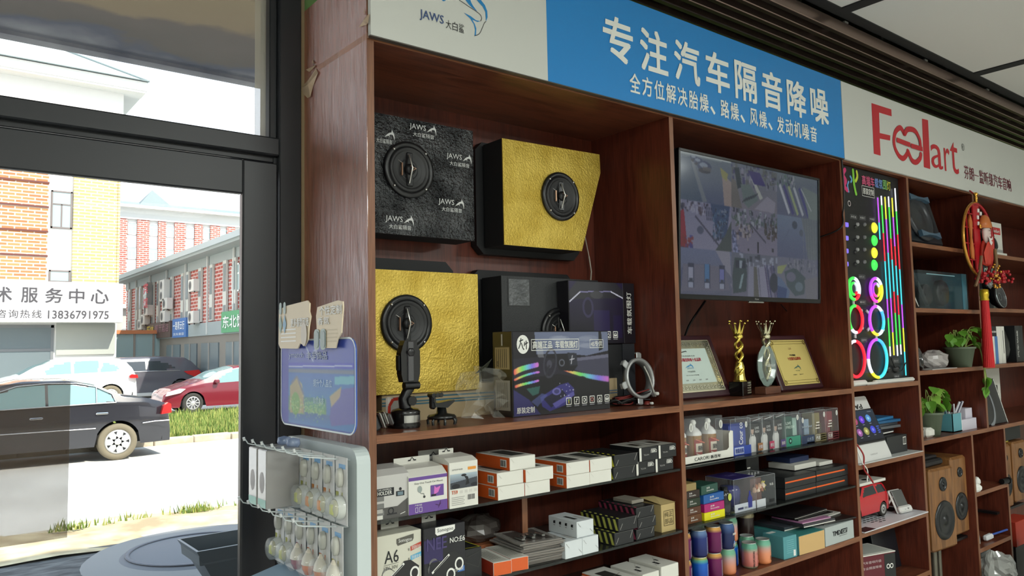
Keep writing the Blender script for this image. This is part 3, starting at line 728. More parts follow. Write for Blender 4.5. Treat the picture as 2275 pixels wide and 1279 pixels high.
    for nm, P, c in lights:
        for s in (-1, 1):
            w = MB(S); F = Matrix.Translation((0, s * (Wd / 2 - .115), 0)) @ (Matrix.Rotation(pi / 2, 4, 'X') if s < 0 else Matrix.Rotation(pi / 2, 4, 'X'))
            w.prism(P, .13 if s < 0 else -.13, c, F); w.build(nm, t)
    for x, z in handles:
        for s in (-1, 1): MB(S).box(x - .1, x + .1, s * (Wd / 2 + .018), s * (Wd / 2 - .02), z - .018, z + .018, CHROME, .01).build('door_handle', t)
    if mirror:
        for s in (-1, 1): MB(S).box(mirror[0] - .07, mirror[0] + .07, s * (Wd / 2 - .06), s * (Wd / 2 + .14), mirror[1] - .06, mirror[1] + .06, paint, .03).build('side_mirror', t)
    return t
pk = carcolour((32, 32, 38)); 
car('sedan_car', 'black four-door sedan parked on the pale road just outside the door', 'car', (4.08, 14.72, GZ), pi, 4.8, 1.84,
    [(0, .52), (.03, .9), (.1, .99), (.5, 1.10), (.78, 1.14), (1.3, 1.37), (1.75, 1.48), (2.4, 1.49), (2.9, 1.40), (3.6, 1.04), (4.4, .88), (4.72, .7), (4.8, .45)],
    [(0, .9), (.5, 1.02), (1.3, 1.04), (2.7, 1.01), (3.6, .95), (4.8, .7)], .27, (.93, 3.72), .33, pk,
    [[(1.0, 1.06), (1.05, 1.2), (1.3, 1.34), (2.02, 1.42), (2.02, 1.03)], [(2.1, 1.03), (2.1, 1.42), (2.5, 1.39), (2.9, 1.24), (3.3, 1.02)]], GLC,
    chrome=[[(.97, 1.045), (1.03, 1.2), (1.3, 1.345), (1.6, 1.415), (2.05, 1.43), (2.5, 1.40), (2.8, 1.30), (3.35, 1.03), (2.7, 1.02), (1.5, 1.04), (.97, 1.045)], [(1.3, .60), (2.0, .605), (3.4, .61)], [(.05, .66), (.3, .66), (.52, .64)], [(1.29, 1.04), (1.28, 1.34)]],
    lights=[('tail_light', [(.02, .80), (.2, .78), (.16, .94), (.08, .99), (.03, .96)], RED)], handles=((1.2, .86), (2.22, .84)), mirror=(3.2, 1.03), glassx=[(.85, 1.45), (2.95, 3.5)], spokes=7)
car('suv_car', 'white sport utility car parked behind the black sedan', 'car', (7.07, 31.0, GZ), pi, 4.9, 1.98,
    [(0, .6), (.03, 1.1), (.2, 1.45), (.42, 1.68), (.6, 1.77), (1.6, 1.81), (2.7, 1.77), (3.2, 1.6), (3.95, 1.22), (4.7, 1.02), (4.88, .7), (4.9, .5)],
    [(0, 1.2), (.6, 1.3), (1.3, 1.28), (3.0, 1.24), (4.0, 1.1), (4.9, .8)], .3, (.92, 3.9), .39, carcolour((226, 228, 226)),
    [[(.55, 1.34), (.8, 1.55), (1.15, 1.66), (1.28, 1.3)], [(1.36, 1.3), (1.3, 1.68), (2.1, 1.70), (2.15, 1.27)], [(2.22, 1.27), (2.2, 1.7), (2.7, 1.6), (3.2, 1.26)]], GLC,
    lights=[('tail_light', [(.0, 1.02), (.28, 1.03), (.3, 1.12), (.22, 1.17), (.02, 1.14)], RED)], mirror=(3.1, 1.28), glassx=[(.05, .4), (2.8, 3.8)])
car('van_car', 'dark grey people carrier with a chrome side strip parked beyond the white car', 'car', (11.0, 35.5, GZ), pi, 5.1, 2.0,
    [(0, .5), (.03, .9), (.3, 1.2), (.75, 1.62), (.95, 1.74), (2.0, 1.80), (3.6, 1.78), (4.2, 1.4), (4.8, 1.0), (5.05, .8), (5.1, .5)],
    [(0, .9), (.8, 1.1), (1.4, 1.17), (3.6, 1.17), (5.1, .8)], .24, (2.06 - .9, 4.1), .37, carcolour((84, 82, 88)),
    [[(1.3, 1.22), (1.7, 1.5), (2.2, 1.6), (2.5, 1.62), (2.5, 1.2)], [(2.6, 1.2), (2.6, 1.62), (3.6, 1.6), (3.9, 1.2)]], GLCD,
    chrome=[[(1.2, 1.16), (2.4, 1.17), (3.8, 1.16)]], lights=[('tail_light', [(.3, .74), (.9, 1.0), (1.05, 1.12), (.4, 1.16), (.3, 1.0)], RED)], glassx=[(.2, .8), (3.7, 4.5)], tyre=TYRED, spokes=10)
car('hatchback_car', 'dark red hatchback half hidden by the door edge behind the grass', 'car', (6.48, 24.9, GZ), 0, 4.3, 1.75,
    [(0, .4), (.03, .6), (.3, .78), (.95, .95), (1.25, 1.06), (1.8, 1.33), (2.4, 1.47), (3.2, 1.46), (3.9, 1.3), (4.25, .9), (4.3, .5)],
    [(0, .6), (.9, .86), (1.3, .92), (3.8, 1.0), (4.3, .9)], .2, (.9, 3.4), .32, carcolour((112, 26, 42)),
    [[(1.55, .95), (1.95, 1.2), (2.3, 1.36), (3.6, 1.36), (3.8, 1.02)]], GLC,
    lights=[('headlight', [(.08, .58), (.5, .66), (.66, .78), (.5, .80), (.15, .70)], mat((226, 222, 214), .15))], mirror=(1.62, .98), glassx=[(1.2, 2.2)], tyre=TYRED, spokes=10)
car('taxi_car', 'teal-roofed pale blue taxi partly seen beyond the red hatchback', 'car', (11.5, 38.2, GZ), 0, 3.2, 1.7,
    [(0, .5), (.03, .9), (.15, 1.2), (.32, 1.5), (.5, 1.56), (2.0, 1.58), (2.6, 1.2), (3.2, .8)],
    [(0, .9), (.3, 1.05), (3.2, .9)], .25, (.6, 2.6), .3, carcolour((72, 176, 204)), [[(.4, 1.1), (.45, 1.5), (1.2, 1.5), (1.2, 1.08)], [(1.3, 1.08), (1.3, 1.5), (2.1, 1.5), (2.4, 1.08)]], GLC, glassx=[(.1, .3)], tyre=TYRED)

# --- buildings
def win(mb_t, name, F, u0, v0, u1, v1, open_=0, frame_c=RENDW, g=GLS, fw=.07):
    w = MB(); w.box(u0, u1, v0, v1, -.01, .01, g, T=F)
    w.box(u0, u1, v1 - fw, v1, -.05, .03, frame_c, T=F); w.box(u0, u1, v0, v0 + fw, -.05, .03, frame_c, T=F); w.box(u0, u0 + fw, v0, v1, -.05, .03, frame_c, T=F); w.box(u1 - fw, u1, v0, v1, -.05, .03, frame_c, T=F)
    w.box((u0 + u1) / 2 - fw / 2, (u0 + u1) / 2 + fw / 2, v0, v1 * .64 + v0 * .36, -.05, .025, frame_c, T=F); w.box(u0, u1, v0 * .36 + v1 * .64 - fw / 2, v0 * .36 + v1 * .64 + fw / 2, -.05, .025, frame_c, T=F)
    w.build(name, mb_t)
b1 = thing('brick_building', 'pale brick building with a white service sign across the road', 'building', (0, 40, GZ))
def bpart(m, name, t): m.T = Matrix.Translation(-Vector(t.location)); return m
def B1(f, name):
    m = MB(Matrix.Translation(-Vector(b1.location))); f(m); return m.build(name, b1)
B1(lambda m: (m.box(-10, 8.28, 40, 52, GZ, 13.2, RENDW), m.box(-10, 5.22, 39.75, 40, 4.9, 13.2, BRW), m.box(6.28, 8.22, 39.85, 40, 4.9, 13.2, BRP),
              [m.box(-10, 5.24, 39.7, 40, z - .05, z + .03, mat((104, 62, 56), .8)) for z in (6.13, 7.28, 8.44, 9.6, 10.8)],
              m.box(8.2, 8.30, 39.8, 40, 4.9, 13.2, BRP)), 'wall')
B1(lambda m: (m.box(-10, 9.25, 38.9, 53, 14.55, 15.0, RENDW), m.box(-10, 9.2, 38.95, 40, 14.45, 14.6, RENDW), m.box(-10, 8.35, 39.7, 40.2, 13.2, 14.5, RENDW),
              m.add([(-10, 38.8, 15.0), (9.3, 38.8, 15.0), (9.3, 53, 15.0), (-10, 53, 15.0), (4.8, 45, 18.3), (-10, 45, 18.3)], [(0, 1, 4, 5), (1, 2, 4), (2, 3, 5, 4)], mat((206, 216, 214), .6)),
              m.tube([(9.3, 38.8, 15.03), (7.05, 41.9, 16.69), (4.8, 45, 18.35)], .06, ROOFG, 6), m.tube([(-10, 38.78, 15.03), (9.3, 38.78, 15.03)], .035, ROOFG, 6)), 'roof')
FB1 = frame((0, 39.98, -GZ), (1, 0, 0), (0, 0, 1)); FB1 = Matrix.Translation((0, -40, 0)) @ FB1
win(b1, 'window', FB1, 5.36, 7.5, 6.24, 9.3, frame_c=mat((120, 112, 110), .6)); win(b1, 'window', FB1, 5.34, 4.0, 6.22, 5.5, frame_c=mat((120, 112, 110), .6))
win(b1, 'shop_window', FB1, .2, -.3, 5.6, 2.9, g=GLD, frame_c=mat((120, 124, 126), .5), fw=.12)
B1(lambda m: m.box(5.7, 8.2, 39.9, 40, 1.5, 3.0, mat((168, 172, 164), .8)), 'panel')
sg = thing('shop_sign', 'large white sign with grey characters and a phone number above the shop windows', 'sign', (0, 39, 2.9))
m = MB(Matrix.Translation((0, -39, -2.9))); m.box(-8, 8.32, 38.9, 39.6, 3.0, 4.86, mat((232, 232, 230), .6), .01); m.build('board', sg)
m = MB(Matrix.Translation((0, -39, -2.9))); Fg = frame((0, 38.9, 0), (1, 0, 0), (0, 0, 1)); GT = mat((70, 68, 72), .6)
def zq(x, y, Y=38.9): q = aty(x / 4.92, 600 + y / 4.92, Y); return q.x, q.z
for ch, x0, x1 in (('术', -60, 135), ('服', 228, 418), ('务', 492, 690), ('中', 752, 925), ('心', 990, 1190)):
    a = zq(x0, 355); b_ = zq(x1, 190); m.text(Fg, ch, a[0], zq(600, 358)[1], b_[0], zq(600, 195)[1], GT, .03, lift=.01)
for i, ch in enumerate('咨询热线'):
    a = zq(-40 + i * 129, 520); b_ = zq(70 + i * 129, 430); m.text(Fg, ch, a[0], zq(600, 525)[1], b_[0], zq(600, 435)[1], GT, .012, lift=.01)
a = zq(522, 530); b_ = zq(1190, 445); m.text(Fg, '13836791975', a[0], a[1], b_[0], b_[1] , GT, .03, lift=.01); m.build('lettering', sg)
k = thing('kiosk_shelter', 'small glazed shelter with an orange roof edge beside the pale building', 'shelter', (8.75, 43, GZ))
m = MB(); m.box(0, 3.0, -.1, 1.6, 3.0, 3.2, mat((204, 128, 84), .7)); 
for x in (0, .95, 1.9, 2.9): m.box(x, x + .1, 0, .1, 0, 3.0, mat((150, 140, 130), .6))
m.box(0, 3, .04, .06, .2, 3.0, GLS); m.build('frame', k)
b4 = MB(); b4.box(8.4, 30, 56, 62, GZ, 4.6, mat((176, 176, 172), .8)); b4.box(8.4, 30, 55.6, 56, 4.6, 4.9, mat((200, 200, 196), .8)); b4.box(12.5, 17, 55.9, 56, GZ, 2.4, GLD); b4.box(11.8, 17.2, 54.8, 56, 2.6, 3.2, RENDW)
tag(b4.build('low_building'), 'low grey annex seen between the pale building and the long red-brick one', 'building')
b2 = thing('brick_building', 'tall red-brick block with a grey roof rising behind the lower rooftops', 'building', (13.5, 66, GZ))
m = MB(Matrix.Translation((-13.5, -66, -GZ))); m.box(8, 34, 66, 76, GZ, 13.3, RENDW)
def wx(i): return 14.08 + i * 1.48
px0 = [(13.5, 14.05), (14.8, 15.7), (16.4, 17.0), (17.68, 18.55), (19.3, 19.95), (20.6, 21.4), (22.0, 22.7)]
for a, c in px0: m.box(a, c, 65.85, 66, GZ, 12.4, BRR)
m.box(8, 34, 65.8, 66, 12.42, 13.3, mat((206, 208, 204), .8)); m.build('wall', b2)
m = MB(Matrix.Translation((-13.5, -66, -GZ))); m.box(8, 34, 65.2, 77, 13.3, 13.5, RENDW)
m.add([(8, 65.2, 13.5), (34, 65.2, 13.5), (34, 70, 14.6), (8, 70, 14.6)], [(0, 1, 2, 3)], ROOFG); m.add([(15.2, 67, 13.9), (17.8, 67, 13.9), (17.8, 70, 13.9), (15.2, 70, 13.9), (16.5, 68.5, 15.5)], [(0, 1, 4), (1, 2, 4), (2, 3, 4), (3, 0, 4)], ROOFG); m.build('roof', b2)
F2 = Matrix.Translation((-13.5, -66, -GZ)) @ frame((0, 65.98, 0), (1, 0, 0), (0, 0, 1))
for a in (14.1, 15.73, 17.02, 18.6, 20.0, 21.45, 22.75):
    for z in (11.15, 9.15, 6.6): win(b2, 'window', F2, a, z, a + .66, z + 1.0, fw=.05)
b3 = thing('brick_building', 'long two-storey red-brick row with small shops running away from the street', 'building', (11.05, 30, GZ))
TI = Matrix.Translation((-11.05, -30, -GZ)); m = MB(TI)
m.box(11.05, 20, 22, 51.3, GZ, 5.9, BRY); m.box(10.95, 11.05, 22, 51.3, 2.25, 2.85, mat((150, 160, 160), .8))
m.box(11.0, 11.05, 22, 51.3, 5.45, 5.9, GREYR); m.box(11.02, 11.05, 22, 51.3, GZ, 2.25, mat((128, 124, 116), .8)); m.build('wall', b3)
m = MB(TI); m.box(10.3, 20, 21.5, 51.6, 5.88, 6.0, GREYR); m.box(10.2, 10.35, 21.5, 51.7, 6.0, 6.25, mat((176, 184, 184), .7))
m.add([(10.2, 21.5, 6.25), (10.2, 51.7, 6.25), (15, 51.7, 7.6), (15, 21.5, 7.6)], [(0, 3, 2, 1)], ROOFG); m.build('roof', b3)
m = MB(TI)
for y in (24, 27.5, 30.9, 34.5, 38, 41.5, 45, 48.3, 50.2): m.box(10.9, 10.98, y - .04, y + .04, 2.3, 5.9, mat((205, 205, 200), .6))
m.build('drain_pipe', b3)
F3 = TI @ frame((11.03, 0, 0), (0, -1, 0), (0, 0, 1))
yy = [50.0, 48.2, 47.3, 44.4, 43.3, 41.6, 40.6, 38.6, 37.7, 35.7, 34.0, 32.1, 30.9, 29.2, 27.6]
for i, y in enumerate(yy):
    m = MB(); m.box(-y - .22, -y + .22, 2.9, 5.45, .0, .10, mat((196, 198, 190), .8), T=F3); m.box(-y - .14, -y + .16, 4.1, 5.3, .09, .12, GLD, T=F3); m.box(-y - .14, -y + .16, 2.95, 3.5, .09, .12, GLD, T=F3); m.build('window', b3)
win(b3, 'window', F3, -46.9, 4.05, -45.6, 5.3); win(b3, 'window', F3, -31.4, 4.0, -30.4, 5.2); win(b3, 'window', F3, -42.6, 3.0, -41.9, 5.3)
for y0, y1 in ((50, 47.6), (46.6, 43.6), (41.5, 39), (38.2, 36.2), (35.5, 33), (32, 30)):
    m = MB(); m.box(-y0, -y1, GZ, 1.9, .0, .06, GLD, T=F3); m.box(-(y0 + y1) / 2 - .05, -(y0 + y1) / 2 + .05, GZ, 1.9, .05, .1, mat((150, 146, 138), .6), T=F3); m.build('shopfront', b3)
def acunit(y, z):
    m = MB(); m.box(0, .32, -.42, .42, 0, .58, mat((214, 212, 204), .6), .02); F = frame((0, .1, .29), (0, -1, 0), (0, 0, 1)); m.ring(F, 0, 0, .16, .22, mat((120, 120, 118), .6), .004); m.disc(F, 0, 0, .16, mat((90, 90, 90), .7), .003)
    m.box(.05, .1, -.4, -.35, -.06, 0, DARK); m.box(.05, .1, .35, .4, -.06, 0, DARK)
    return m.build('air_conditioner', loc=(10.62, y, z))
ac = [(36.0, 4.35), (36.0, 2.85), (41.2, 4.75), (41.2, 4.2), (40.6, 3.75), (41.0, 3.1), (44.6, 3.6), (45.2, 3.1), (45.9, 2.85)]
w_ = ['upper unit on the near part of the red-brick row', 'lower unit on the near part of the red-brick row', 'topmost unit right of the red characters', 'second unit down, right of the red characters', 'third unit down, right of the red characters', 'lowest unit right of the red characters', 'unit just under the red characters', 'lower left unit under the red characters', 'lowest unit at the far end above the shop band']
for (y, z), l in zip(ac, w_): tag(acunit(y, z), 'pale air conditioner box, ' + l, 'air conditioner', 'air conditioners on the brick row')
def wallsign(label, y0, y1, z0, z1, c, texts):
    s = thing('shop_sign', label, 'sign', (10.85, y0, z0)); m = MB(Matrix.Translation((-10.85, -y0, -z0))); m.box(10.84, 10.95, y1, y0, z0, z1, mat(c, .6)); m.build('board', s)
    m = MB(Matrix.Translation((-10.85, -y0, -z0))); F = frame((10.84, 0, 0), (0, -1, 0), (0, 0, 1))
    for tx, a, b_, c0, c1, col in texts: m.text(F, tx, -y0 + (y0 - y1) * a, z0 + (z1 - z0) * c0, -y0 + (y0 - y1) * b_, z0 + (z1 - z0) * c1, mat(col, .6), .02, lift=.02)
    m.build('lettering', s)
wallsign('dark brown shop sign with yellow characters on the red-brick row', 45.4, 40.3, 2.3, 3.15, (92, 76, 70), [('旺林', .08, .36, .3, .85, (226, 206, 60)), ('餐厅酒店', .42, .95, .35, .85, (150, 110, 120))])
wallsign('blue shop sign on the red-brick row', 39.9, 37.5, 2.25, 3.2, (72, 116, 176), [('一路青云行', .08, .92, .4, .85, (230, 236, 240)), ('洗车美容', .1, .9, .1, .25, (210, 220, 230))])
wallsign('green shop sign on the red-brick row beside the door edge', 32.2, 28, 2.3, 3.2, (84, 152, 108), [('东北饭店', .06, .9, .2, .8, (236, 240, 236))])
s = thing('hanging_sign', 'two red characters hanging upright on the red-brick row', 'sign', (10.7, 44.3, 4.2)); F = frame((10.6, 44.9, 0), (0, -1, 0), (0, 0, 1)); m = MB(Matrix.Translation((-10.7, -44.3, -4.2)))
m.text(F, '宾', 0, 4.8, 1.0, 5.4, mat((196, 52, 66), .6), .03, lift=.02); m.text(F, '馆', 0, 4.0, 1.0, 4.6, mat((196, 52, 66), .6), .03, lift=.02); m.build('lettering', s)
MB(Matrix.Translation((-10.7, -44.3, -4.2))).box(10.62, 10.95, 44.35, 44.45, 4.0, 5.45, mat((160, 160, 156), .6)).build('bracket', s)
# ------------------------------------------------------------------ bay one, upper compartment
def foil(name, c1, c2, metal, rough, scale, strength):
    m, nt, b, nd, L = nodemat(name)
    tc = nd('TexCoord'); v = nd('TexVoronoi'); v.feature = 'SMOOTH_F1'; v.inputs['Scale'].default_value = scale; n = nd('TexNoise'); n.inputs['Scale'].default_value = 9; n.inputs['Detail'].default_value = 4
    n2 = nd('TexNoise'); n2.inputs['Scale'].default_value = scale * 1.7; n2.inputs['Detail'].default_value = 2
    L(tc.outputs['Object'], v.inputs[0]); L(tc.outputs['Object'], n.inputs[0]); L(tc.outputs['Object'], n2.inputs[0])
    cr = nd('ValToRGB'); cr.color_ramp.elements[0].position = .35; cr.color_ramp.elements[1].position = .65
    cr.color_ramp.elements[0].color = (*s2l(c1), 1); cr.color_ramp.elements[1].color = (*s2l(c2), 1); L(n.outputs[0], cr.inputs[0]); L(cr.outputs[0], b.inputs['Base Color'])
    a = nd('Math', operation='ADD'); L(v.outputs[0], a.inputs[0]); L(n2.outputs[0], a.inputs[1]); a2 = nd('Math', operation='MULTIPLY_ADD'); L(n.outputs[0], a2.inputs[0]); a2.inputs[1].default_value = 3; L(a.outputs[0], a2.inputs[2])
    bp = nd('Bump'); bp.inputs['Strength'].default_value = strength; bp.inputs['Distance'].default_value = .004; L(a2.outputs[0], bp.inputs['Height']); L(bp.outputs[0], b.inputs['Normal'])
    b.inputs['Metallic'].default_value = metal; b.inputs['Roughness'].default_value = rough
    return m
GOLDF = foil('embossed gold foil', (188, 158, 56), (212, 184, 84), .5, .36, 150, .45)
BLKF = foil('crinkled black foil', (40, 42, 44), (92, 94, 96), .75, .24, 110, 1.5)
FELT = mat((18, 19, 21), .75, key='black cabinet wrap'); LEATH = mat((38, 40, 42), .5, bump=.2, bscale=200, key='black vinyl wrap')
CONE = mat((26, 27, 29), .45, key='speaker cone'); RUB = mat((22, 23, 25), .3, key='rubber surround'); SILV = mat((190, 190, 186), .25, .9); COPP = mat((176, 140, 116), .3, .8)
def driver(parent, x, y, z, R, rings=True):
    "coaxial driver facing -Y, its parts under one part"
    T = Matrix.Translation((x, y, z)) @ Matrix.Rotation(pi / 2, 4, 'X')
    m = MB(T); m.lathe([(R, 0), (R, .006), (R * .985, .010), (R * .84, .012), (R * .80, .006)], RUB, seg=40); d = m.build('speaker_driver', parent)
    m = MB(T); m.lathe([(R * .82, .006), (R * .78, .013), (R * .72, .014), (R * .66, .009), (R * .64, .0085), (R * .2, .0045), (.0, .004)], CONE, seg=40)
    if rings:
        for q in (.35, .5): m.lathe([(R * q - .002, .0055), (R * q, .0085), (R * q + .002, .0065)], CONE, seg=32)
    m.build('cone', d)
    m = MB(T); m.box(-R * .13, R * .13, -R * .60, R * .60, .004, .012, RUB, .003); m.lathe([(R * .2, .012), (R * .18, .02), (R * .1, .022), (0, .024)], CONE, seg=20)
    m.tube([(-R * .05, -R * .5, .014), (-R * .05, 0, .034), (-R * .05, R * .5, .014)], .003, SILV, 6); m.tube([(-R * .05, -R * .1, .022), (R * .12, 0, .03), (-R * .05, R * .1, .022)], .0018, COPP, 6)
    m.box(-R * .34, -R * .28, -R * .25, R * .22, .006, .014, COPP, .002); m.tube([(-R * .3, R * .2, .01), (-R * .45, R * .3, .006), (-R * .42, R * .42, .004)], .0013, SILV, 5); m.build('tweeter_bridge', d)
    for a in (45, 135, 225, 315):
        m = MB(T); m.lathe([(R * .05, .010), (R * .05, .014), (R * .03, .017), (0, .017)], SILV, Matrix.Translation((R * .9 * cos(rad(a)), R * .9 * sin(rad(a)), 0)), 10); m.build('screw', d)
    return d
YF = .25
def speakerbox(label, x0, x1, z0, z1, face, dx, dz, R, yb=.36, plate=None, outline=None, deco=None):
    t = thing('speaker_box', label, 'speaker', (x0, YF, z0), 0); W_, H_ = x1 - x0, z1 - z0
    m = MB(); o = outline or [(0, 0), (W_, 0), (W_, H_), (0, H_)]
    m.prism([(a, b) for a, b in o], -(yb - YF) + .004, FELT, Ffront(0, .004, 0)); m.build('housing', t)
    m = MB(); m.prism(o, .004, face, Ffront(0, .004, 0))
    if deco: deco(m, Ffront(0, -.0002, 0), W_, H_)
    m.build('front_panel', t)
    if plate:
        m = MB(); p0, p1, q0, q1 = plate; c = .03; m.prism([(p0 + c, q0), (p1 - c, q0), (p1, q0 + c), (p1, q1 - c), (p1 - c, q1), (p0 + c, q1), (p0, q1 - c), (p0, q0 + c)], -.035, mat((20, 21, 24), .6), Ffront(0, .118, 0)); m.build('rear_plate', t)
    driver(t, dx - x0, 0, dz - z0, R)
    return t
fishp = [(0, .0), (.25, .32), (.5, .52), (.72, .6), (.78, .9), (.86, .68), (1.0, .45), (1.04, .1), (1.0, -.25), (.95, .1), (.85, .35), (.66, .38), (.5, .28), (.55, .05), (.45, .22), (.2, .12)]
def jawsdeco(m, F, W_, H_):
    c = mat((206, 208, 206), .45)
    for u, v in ((.118, .322), (-.035, .283), (.255, .247), (.222, .094), (.03, .022)):
        k = .060; m.text(F, 'JAWS', max(u, .001), v + .012, u + k, v + .034, c, .0) if u > 0 else None
        m.shape(F, [(u + k + .004 + a * .034, v + .014 + b * .030) for a, b in fishp], c) if u + k + .034 < W_ + .02 else None
        m.text(F, '大白鲨隔音', max(u + .012, .001), v - .006, min(u + k + .03, W_ - .002), v + .008, c, 0) if u > 0 or True else None
speakerbox('square speaker board wrapped in crinkled black foil with small white fish emblems', 1.045, 1.472, 1.800, 2.169, BLKF, 1.222, 2.005, .089, deco=lambda m, F, w, h: jawsdeco(m, Matrix.Translation((.065, 0, 0)) @ F, w - .065, h))
GW = 1.596
speakerbox('upper speaker board with gold foil face and slanted lower right corner', 1.596, 2.066, 1.796, 2.169, GOLDF, 1.855, 1.988, .089, plate=(-.03, .46, -.02, .38),
           outline=[(0, 0), (.362, 0), (.470, .306), (.468, .377), (0, .368)])
speakerbox('lower speaker board with square gold foil face behind the phone holder', 1.045, 1.482, 1.315, 1.690, GOLDF, 1.209, 1.527, .089, plate=(.0, .42, .0, .425))
def win2(m, F, w, h):
    G = foil('grey film patch', (70, 72, 74), (104, 106, 108), .3, .35, 60, .6)
    for a, b, c, d in ((.055, .205 + .25 - .08, .17, .29 + .18), (.325, .295 + .105, .40, .47)):
        m.box(a - .006, b if False else a + (c - a) + .006, .0, .0, 0, 0, LEATH) if False else None
    for u0, v0, u1, v1 in ((.030, .355, .120, .445), (.250, .375, .330, .440)):
        m.rect(F, u0 - .004, v0 - .004, u1 + .004, v1 + .004, mat((24, 25, 27), .4), .0008); m.rect(F, u0, v0, u1, v1, G, .0016)
speakerbox('black vinyl speaker box with two grey film patches, partly behind the light kit box', 1.580, 2.036, 1.235, 1.690, LEATH, 1.835, 1.5, .086, plate=(-.04, .44, -.005, .485), deco=win2)
m = MB(); m.tube([(2.13, .39, 1.80), (2.135, .385, 1.74), (2.13, .385, 1.70), (2.14, .38, 1.66)], .003, mat((190, 182, 166), .6), 6); m.tube([(2.085, .395, 1.95), (2.11, .39, 1.88), (2.13, .39, 1.80)], .002, mat((190, 182, 166), .6), 6)
tag(m.build('cable'), 'thin pale cable hanging in the back corner beside the gold boards', 'cable')
m = MB(); KB = mat((172, 152, 118), .8, key='cardboard'); m.box(0, .80, 0, .085, 0, .105, KB, .001); F = Ffront(0, 0, 0)
for v in (.050, .058, .070): m.rect(F, 0, v, .8, v + .005, mat((52, 96, 112), .6))
m.text(F, '64位', .54, .045, .62, .075, mat((70, 70, 66), .6), .01)
tag(m.build('cardboard_box', loc=(1.13, .262, SH)), 'long low cardboard box with blue stripes lying under the lower gold board', 'box')
# big light kit box
def kitpic():
    c = CV(132, 88, (20, 18, 26)); R = random.Random(4)
    c.grad(0, 0, 132, 88, (26, 24, 34), (12, 12, 18)); c.poly([(28, 0), (132, 0), (132, 22), (100, 27), (64, 24), (30, 24)], (104, 112, 140)); 
    for i in range(9): c.ell(R.uniform(50, 110), R.uniform(6, 18), R.uniform(8, 18), 3, (150, 156, 176), .35)
    c.poly([(118, 0), (122, 0), (124, 20), (118, 22)], (20, 20, 26)); c.poly([(30, 12), (38, 10), (40, 28), (32, 28)], (150, 152, 160), .6)
    c.poly([(0, 28), (30, 27), (66, 30), (100, 27), (132, 25), (132, 60), (60, 46), (0, 50)], (34, 32, 46)); c.poly([(72, 30), (132, 26), (132, 52), (100, 48), (74, 40)], (62, 62, 82)); c.poly([(72, 30), (132, 26), (132, 30), (80, 33)], (98, 98, 120))
    def strip(P0, P1, P2, P3, w0, w1):
        N = 60
        for i in range(N):
            t = i / N; cols = ((230, 90, 90), (230, 200, 110), (120, 220, 110), (110, 200, 220), (130, 120, 230), (220, 120, 210)); q = t * 4.99; a = cols[int(q)]; b = cols[min(5, int(q) + 1)]; f = q - int(q)
            x = (1 - t) ** 3 * P0[0] + 3 * t * (1 - t) ** 2 * P1[0] + 3 * t * t * (1 - t) * P2[0] + t ** 3 * P3[0]; y = (1 - t) ** 3 * P0[1] + 3 * t * (1 - t) ** 2 * P1[1] + 3 * t * t * (1 - t) * P2[1] + t ** 3 * P3[1]
            w = w0 + (w1 - w0) * t; c.ell(x, y, 1.6, w, tuple(a[k] * (1 - f) + b[k] * f for k in range(3)), .75)
    strip((68, 42), (85, 47), (105, 52), (132, 55), 1.4, 3.6); strip((2, 42), (10, 38), (20, 37), (32, 35), 3.2, 2.6); strip((2, 50), (12, 46), (22, 44), (33, 43), 1.2, 1.2); strip((3, 57), (14, 54), (24, 54), (32, 52), 1.6, 1.2)
    c.poly([(16, 60), (34, 58), (32, 66), (24, 68)], (60, 120, 110), .7); c.poly([(0, 60), (20, 72), (34, 88), (0, 88)], (58, 54, 130), .7)
    c.poly([(34, 70), (60, 58), (72, 56), (84, 66), (70, 80), (46, 86), (36, 80)], (52, 48, 118)); c.poly([(38, 72), (62, 62), (70, 70), (48, 82)], (24, 24, 50)); c.ell(56, 65, 6, 4, (104, 100, 170)); c.ell(56, 65, 3.5, 2.4, (60, 58, 110)); c.poly([(50, 78), (80, 66), (82, 70), (54, 83)], (90, 86, 160)); c.poly([(22, 74), (36, 66), (44, 68), (30, 80)], (80, 90, 150), .7)
    c.poly([(54, 24), (84, 24), (86, 38), (80, 44), (60, 42)], (22, 22, 30)); c.poly([(72, 23), (85, 24), (86, 37), (75, 38)], (40, 42, 54)); c.line(79, 26, 77, 36, (190, 190, 200), 1); c.line(75, 31, 82, 30, (190, 190, 200), 1); c.ell(64, 34, 4, 4, (120, 124, 140), .7); c.ell(64, 34, 2.6, 2.6, (24, 24, 30))
    for k in range(44):
        a = 2 * pi * k / 44; c.ell(48 + 8.2 * cos(a) + 2 * sin(a), 34 - 15 * sin(a), 1.1, 1.4, (56, 56, 68))
    c.line(42, 37, 54, 31, (40, 40, 50), 4); c.ell(47, 35, 3.4, 4.4, (66, 66, 80)); c.line(42, 48, 47, 36, (40, 40, 50), 2)
    for k in range(12): c.px(int(R.uniform(60, 82)), int(R.uniform(56, 72)), (210, 210, 220)); 
    c.ell(92, 66, 12, 16, (20, 20, 28), .8)
    return c.blur()
GLOSSB = mat((22, 20, 28), .3, coat=.4, key='glossy black print')
